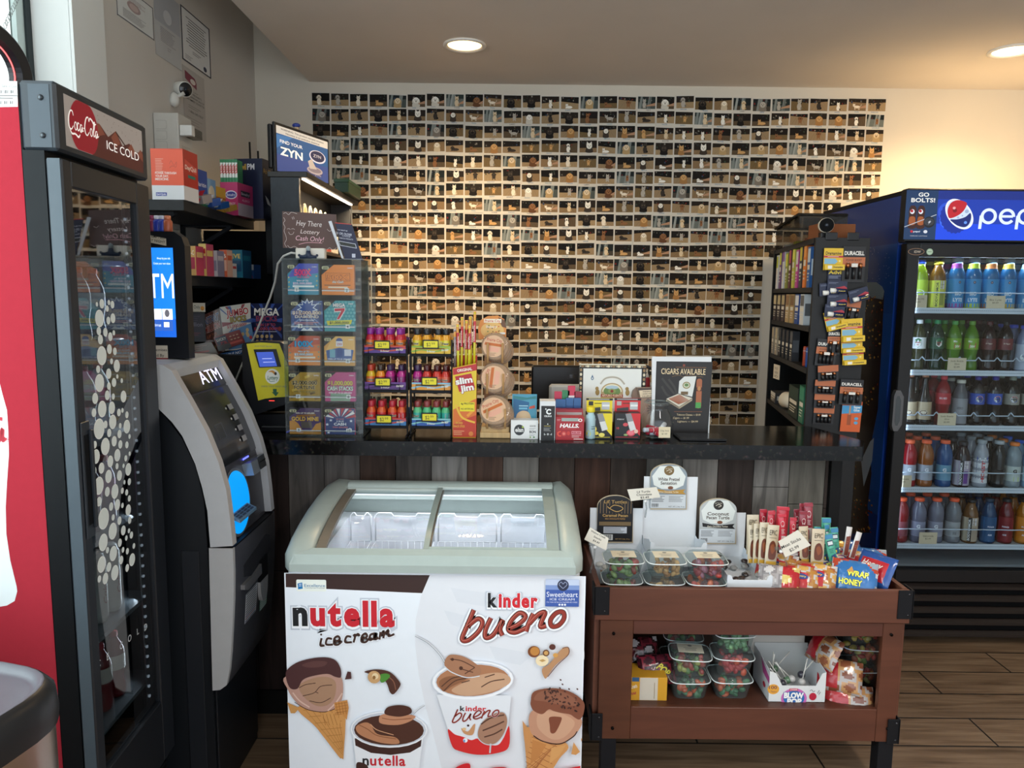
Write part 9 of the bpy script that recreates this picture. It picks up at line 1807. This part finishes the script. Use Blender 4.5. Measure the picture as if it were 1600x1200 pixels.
# ================================================================== black rack at the right end of the counter
t = thing('side_rack','black open bookcase with hanging packs on its end, beside the drinks cooler','rack',(0,0,0)); NY,FYr = 2.86,3.70
nl,fl = P(1275,372,NY).x,P(1209,395,FYr).x; nr = P(1360,372,NY).x; fr = nr + fl - nl; zt = P(1275,371,NY).z
zr = [P(1275,y,NY).z for y in (449,511,577,668)]; lerp = lambda k: (nl + (fl - nl) * k,NY + (FYr - NY) * k)
b = MB(); b.prism([(nl,NY),(nr,NY),(nr + .003,NY + .02),(nl + .003,NY + .02)],0,zt,'#131416','darkwood','Z'); b.prism([(fl - .003,FYr - .02),(fr,FYr - .02),(fr,FYr),(fl,FYr)],0,zt,'#17181a','darkwood','Z'); b.prism([(nr - .012,NY + .02),(nr,NY + .02),(fr,FYr - .02),(fr - .012,FYr - .02)],0,zt,'#0e0f11','darkwood','Z'); b.build('side_panel',t)
for z in [zt] + zr + [.6,.2]: b = MB(); b.prism([(nl + .001,NY + .02),(nr - .012,NY + .02),(fr - .012,FYr - .02),(fl,FYr - .02)],z - .02,z,'#1a1b1e','darkwood','Z'); b.build('shelf',t)
b = MB();
for px in (1300,1334): x = P(px,372,NY).x; b.box(x - .025,x + .02,NY - .004,NY,zt - .01,zt + .02,'#0d0d0f','satin',.002)
b.build('hook_strip',t)
b = MB(); a = P(1210,568,3.6); b.box(fl - .012,fl - .010,3.50,3.58,P(1210,590,3.6).z,P(1210,568,3.6).z,'#cfc8ba','paper'); cv = CV(b,(fl - .0122,3.58,P(1210,568,3.6).z),U=(0,-1,0),su=.001); [cv.text(s,40,y,12,'#2c2a28',w=44) for s,y in (('MUST',24),('SHOW',44),('ID',62))]; b.build('id_note',t)
def upright(name,lab,k,z,w,d,h,col,c2,group=None,cat='pack'):
 x,y = lerp(k); ux,uy = (fl - nl),(FYr - NY); L = math.hypot(ux,uy); ux,uy = ux / L,uy / L; nx,ny = uy,-ux
 p = [(x + .006 * nx,y + .006 * ny),(x + ux * w + .006 * nx,y + uy * w + .006 * ny),(x + ux * w + (d + .006) * nx,y + uy * w + (d + .006) * ny),(x + (d + .006) * nx,y + (d + .006) * ny)]; p = [p[1],p[0],p[3],p[2]]
 carton3(name,lab,cat,p,z + .0004,h,col,[(0,D(RC(4,4,92,34,c2),RC(12,44,76,12,'#d8d4c8'),LN(14,64,70,3,8,3,'#d8d4c8'))),(1,D(RC(0,0,100,100,col),RC(8,30,84,40,c2)))],group=group);
cols = [('#d8dadc','#b8c43a'),('#6a4a7a','#c8cc3a'),('#d4d6d8','#8a4a9a'),('#8a8c3a','#d8d84a'),('#5a2a30','#b84a5c'),('#b8bc4a','#e0e060'),('#b8408a','#d8d0d4'),('#3a3a3c','#c8b83a'),('#d8742c','#e89a4a'),('#2f5f9e','#c8d4e0')]
for k in range(10): upright('wrap_pack',f'tall slim coloured pack, {ORD[9 - k]} from the far end on the top rack shelf',.88 - .085 * k,zr[0],.045,.06,.16 + .02 * (k % 3),*cols[k],group='tall slim packs on the top rack shelf')
for k in range(7): upright('wrap_pack',f'brown and cream pack, {ORD[6 - k]} from the near end on the second rack shelf',.88 - .115 * k,zr[1],.07,.06,.125,*[('#2c2022','#c8b890'),('#2a2022','#bcae88'),('#3a2a2a','#b8a880'),('#b0956a','#8a6a48'),('#a88a5c','#7a5c3c'),('#26488a','#d8dce4'),('#c8ccd0','#5a5c60')][k],group='brown and cream packs on the second rack shelf')
for k in range(6): upright('lighter_pack',f'hanging dark lighter pack, {ORD[5 - k]} from the near end on the third rack shelf',.90 - .10 * k,zr[2],.05,.03,.13,*[('#8a8278','#a89c84'),('#9a9080','#b8ac90'),('#1c1d20','#3a3c40'),('#1e1f24','#34363c'),('#1a1b1f','#303238'),('#2a2b30','#55585e')][k],group='dark lighter packs on the third rack shelf')
for k,c in enumerate(('#a8442c','#274a8c','#3f9ad0')):
 x,y = lerp(.16 - .055 * k); b = MB(); b.lathe([(.011,0),(.012,.002),(.012,.06,'#b8bcc0'),(.012,.062),(.011,.078),(.009,.079)],12,c,'satin',sx=1,sy=.6); one(b,'lighter',f"{['orange', 'dark blue', 'light blue'][k]} lighter standing at the near end of the third rack shelf",'lighter',(x + .02,y,zr[2] + .0004))
for nm,lab,k,w,d,h,c1,c2 in (('cap_box','dark green box at the back of the lowest visible rack shelf',.20,.18,.14,.13,'#20302c','#27403a'),('paper_bag','green leaflet leaning on the lowest visible rack shelf',.08,.08,.04,.15,'#2c6a54','#3a8a6c'),('booklet','grey booklet with white tag on the lowest visible rack shelf',.76,.12,.10,.05,'#3a3c40','#c8c8c4')): upright(nm,lab,k,zr[3],w,d,h,c1,c2,cat='box')
t = thing('tape_roll','white printed roll lying on the lowest visible rack shelf','roll',(0,0,0)); x,y = lerp(.66); b = MB(); b.cyl((x + .02,y - .05,zr[3] + .038),(x + .05,y - .20,zr[3] + .038),.037,'#d4d8d6','paper',20); b.build('roll',t); b = MB(); b.cyl((x + .0195,y - .048,zr[3] + .038),(x + .021,y - .055,zr[3] + .038),.016,'#3a3c40','paper',16); b.build('core',t)
# plastic bin and camera on the rack
t = thing('storage_bin','clear plastic storage bin with grey rim on top of the black rack','storage bin',(0,0,0)); f = [(nl - .005,NY + .16),(nr - .02,NY + .16),(fr - .02,FYr - .04),(fl - .005,FYr - .04)]; zb = zt + .0005; zc = P(1300,336,NY + .16).z
b = MB(); n = 4; b.add([(x,y,zb) for x,y in f] + [(x,y,zc) for x,y in f],[(i,(i + 1) % n,n + (i + 1) % n,n + i) for i in range(n)] + [(0,1,2,3)],'#b5b2ac','clearbox'); b.build('bin_body',t)
b = MB(); g = [(x + (-.006 if x < (nl + nr) / 2 + .1 else .006),y,z) for z in (zc,) for x,y in f]; b.tube(g,.007,'#8f8d88','clearbox',8,True); b.prism([(p[0],p[1]) for p in g],zc,zc + .003,'#a8a6a0','clearbox','Z'); b.build('rim',t)
b = MB(); b.box(nl + .02,nr - .04,NY + .04,NY + .13,zb,zb + .055,'#7a4a2e','paper',.002); one(b,'brown_box','small brown cardboard box in front of the clear bin on the rack','box')
t = thing('security_camera','round white security camera with black face on top of the rack','security camera',(0,0,0)); p = P(1291,352,NY + .01); T_ = Matrix.Translation(p) @ Vector((-.25,-1,-.02)).to_track_quat('Z','Y').to_matrix().to_4x4()
b = MB(); b.lathe([(.001,-.055),(.020,-.052),(.026,-.04),(.028,0),(.027,.01)],24,'#d8d0c0','satin',T_); b.build('housing',t); b = MB(); b.lathe([(.0265,.0102),(.024,.013),(.0001,.0135)],24,'#0b0c0e','matte',T_); b.lathe([(.007,.0138),(.0001,.0142)],12,'#3c4450','gloss',T_); b.build('lens_face',t)
b = MB(); b.cyl((p.x + .004,p.y + .02,zt + .0205),(p.x + .004,p.y + .02,p.z - .024),.006,'#cfc8b8','satin',10); b.box(p.x - .015,p.x + .02,p.y + .005,p.y + .04,zt + .0003,zt + .021,'#1a1a1c','satin',.002); b.build('foot',t)
# packs hanging on the end panel
def hang(lab,cx,cy,w,h,rot,col,draw,k=0,nm='hanging_pack',lump=None):
 Y = NY - .006 - .0035 * k; p = P(cx,cy,Y); s = (P(cx + 50,cy,Y).x - p.x) / 50; W,H = w * s,h * s; b = MB(); b.box(-W / 2,W / 2,0,.0012,-H / 2,H / 2,col,'print'); cv = CV(b,(-W / 2,0,H / 2),su=W / 100,sv=H / 100,lift=5e-5); draw(cv)
 t = b.build(nm,None,tuple(p),(0,R(rot),0)); tag(t,lab,'pack','packs hanging on the rack end')
 if lump: m = MB(); lump(m,W,H); m.build('blister',t)
DR = D(RC(0,0,100,100,'#dcb52c'),T('Dramamine',50,30,15,'#2a2420',w=82,bold=.05),RC(0,34,100,9,'#b8343a'),LN(20,37,60,1,3,2.4,'#e8c8b8'),PG([(4,47),(60,47),(74,60),(60,72),(4,72)],'#7fb0cc'),EL(84,58,5,5,'#e8d890'))
def drl(m,W,H): m.box(-W * .48,W * .56,-.014,-.0002,-H * .5,-H * .24,'#e0bc34','print',.002); c = CV(m,(-W * .48,-.0141,-H * .24),su=W * .0104,sv=H * .0026); c.rect(14,22,20,56,'#e8e6de'); c.text('Dramamine',64,62,34,'#2a2420',w=48,bold=.05)
AD = D(RC(0,0,100,100,'#1b2440'),PG([(40,56),(86,36),(100,50),(100,60)],'#a82a3a'),LN(6,12,50,2,8,3,'#6a7088'))
def adl(m,W,H): m.cyl((-W * .36,-.006,-H * .26),(-W * .10,-.006,-H * .26),.009,'#e4e4e0','satin',12); m.cyl((-W * .10,-.006,-H * .26),(W * .42,-.006,-H * .26),.0085,'#202c50','satin',12); c = CV(m,(-W * .06,-.0148,-H * .20),su=W * .0045,sv=H * .0014); c.text('Advil',50,80,60,'#d8c040',w=80,bold=.05)
DU = D(RC(0,0,100,30,'#17171a'),T('DURACELL',50,24,11,'#e6e2da',w=88,bold=.07),RC(0,30,100,26,'#b5683f'),T('POWER BOOST',50,41,6,'#4a2414',w=70,bold=.03),RC(0,56,100,44,'#1a1a1c'))
def dul(n=3):
 def f(m,W,H):
  for k in range(n): x = W * (-.28 + .56 * k / max(1,n - 1)); m.cyl((x,-.005,-H * .42),(x,-.005,-H * .10),.0062,'#1c1c1f','satin',12); m.cyl((x,-.005,-H * .10),(x,-.005,H * .03),.0062,'#b8764c','metal',12); m.cyl((x,-.005,H * .03),(x,-.005,H * .045),.0025,'#c8c8c8','metal',8)
  m.box(-W * .16,W * .12,-.0125,-.012,-H * .08,H * .02,'#e0dcd4','paper')
 return f
CO = lambda n: D(RC(0,0,100,100,'#17171a'),RC(0,0,100,42,'#b0633c'))
GL = D(RC(0,0,100,100,'#cc5a24'),T('LOCTITE',50,10,7,'#1c1a1a',w=66,bold=.06),PG([(0,14),(100,12),(100,36),(0,42)],'#3f8fc0'),T('Super',76,22,8,'#e8e8e4',w=36,bold=.05),T('Glue',74,32,8,'#e8e8e4',w=30,bold=.05),EL(76,56,10,5,'#58a0c8'),EL(76,70,10,5,'#58a0c8'),RC(36,14,8,60,'#b08a6a'),RC(30,44,20,34,'#9a4a24'))
hang('yellow motion sickness pack, top left of the rack end',1302,405,30,34,0,'#dcb52c',DR,1,lump=drl)
hang('black and copper battery pack, top right of the rack end',1334,413,35,55,0,'#17171a',DU,1,lump=dul(3))
hang('navy painkiller pack with yellow lettering under the top yellow pack',1305,436,24,28,0,'#141c38',D(T('Advil',50,22,20,'#dcc030',w=92,bold=.05),LN(8,32,80,3,6,2,'#8a90a8')),0)
for k,(x,y,r_,kk_) in enumerate(((1308,449,2,3),(1308,470,0,4),(1304,486,3,5),(1342,461,-16,4),(1296,452,-4,1))): hang(f"navy lip tube pack with red corner, {['highest in front', 'middle', 'lowest', 'tilted right hand', 'half hidden left'][k]} one",x,y,31,20,r_,'#1b2440',AD,kk_,lump=adl)
hang('tilted yellow motion sickness pack below the navy packs',1304,500,30,30,-16,'#dcb52c',DR,2,lump=drl)
for k,(x,y) in enumerate(((1331,516),(1331,537),(1333,556))): hang(f'yellow motion sickness pack, {ORD[k]} of three in the right hand column',x,y,33,36 if k == 0 else 28,-4,'#dcb52c',DR,5 - k,lump=drl)
hang('small black and copper battery pack left of the yellow column',1303,534,20,40,0,'#17171a',DU,2,lump=dul(2))
hang('black and copper pack hanging under the tilted navy pack',1333,483,22,36,6,'#17171a',CO(2),0,lump=dul(2))
for k,(x,y,h,r_) in enumerate(((1291,551,42,4),(1294,583,24,-4),(1289,605,22,2),(1288,627,22,2),(1287,648,30,2))): hang(f'black and copper battery pack, {ORD[k]} from the top of the left hand column',x,y,32,h,r_,'#17171a',DU if k == 0 else CO(1),4 - k if k else 1,lump=dul(4))
hang('battery pack with white brand lettering, alone at the lower right',1330,613,36,40,2,'#17171a',DU,3,lump=dul(3)); hang('orange and blue glue pack, lowest at the right',1330,651,31,48,2,'#cc5a24',GL,1)
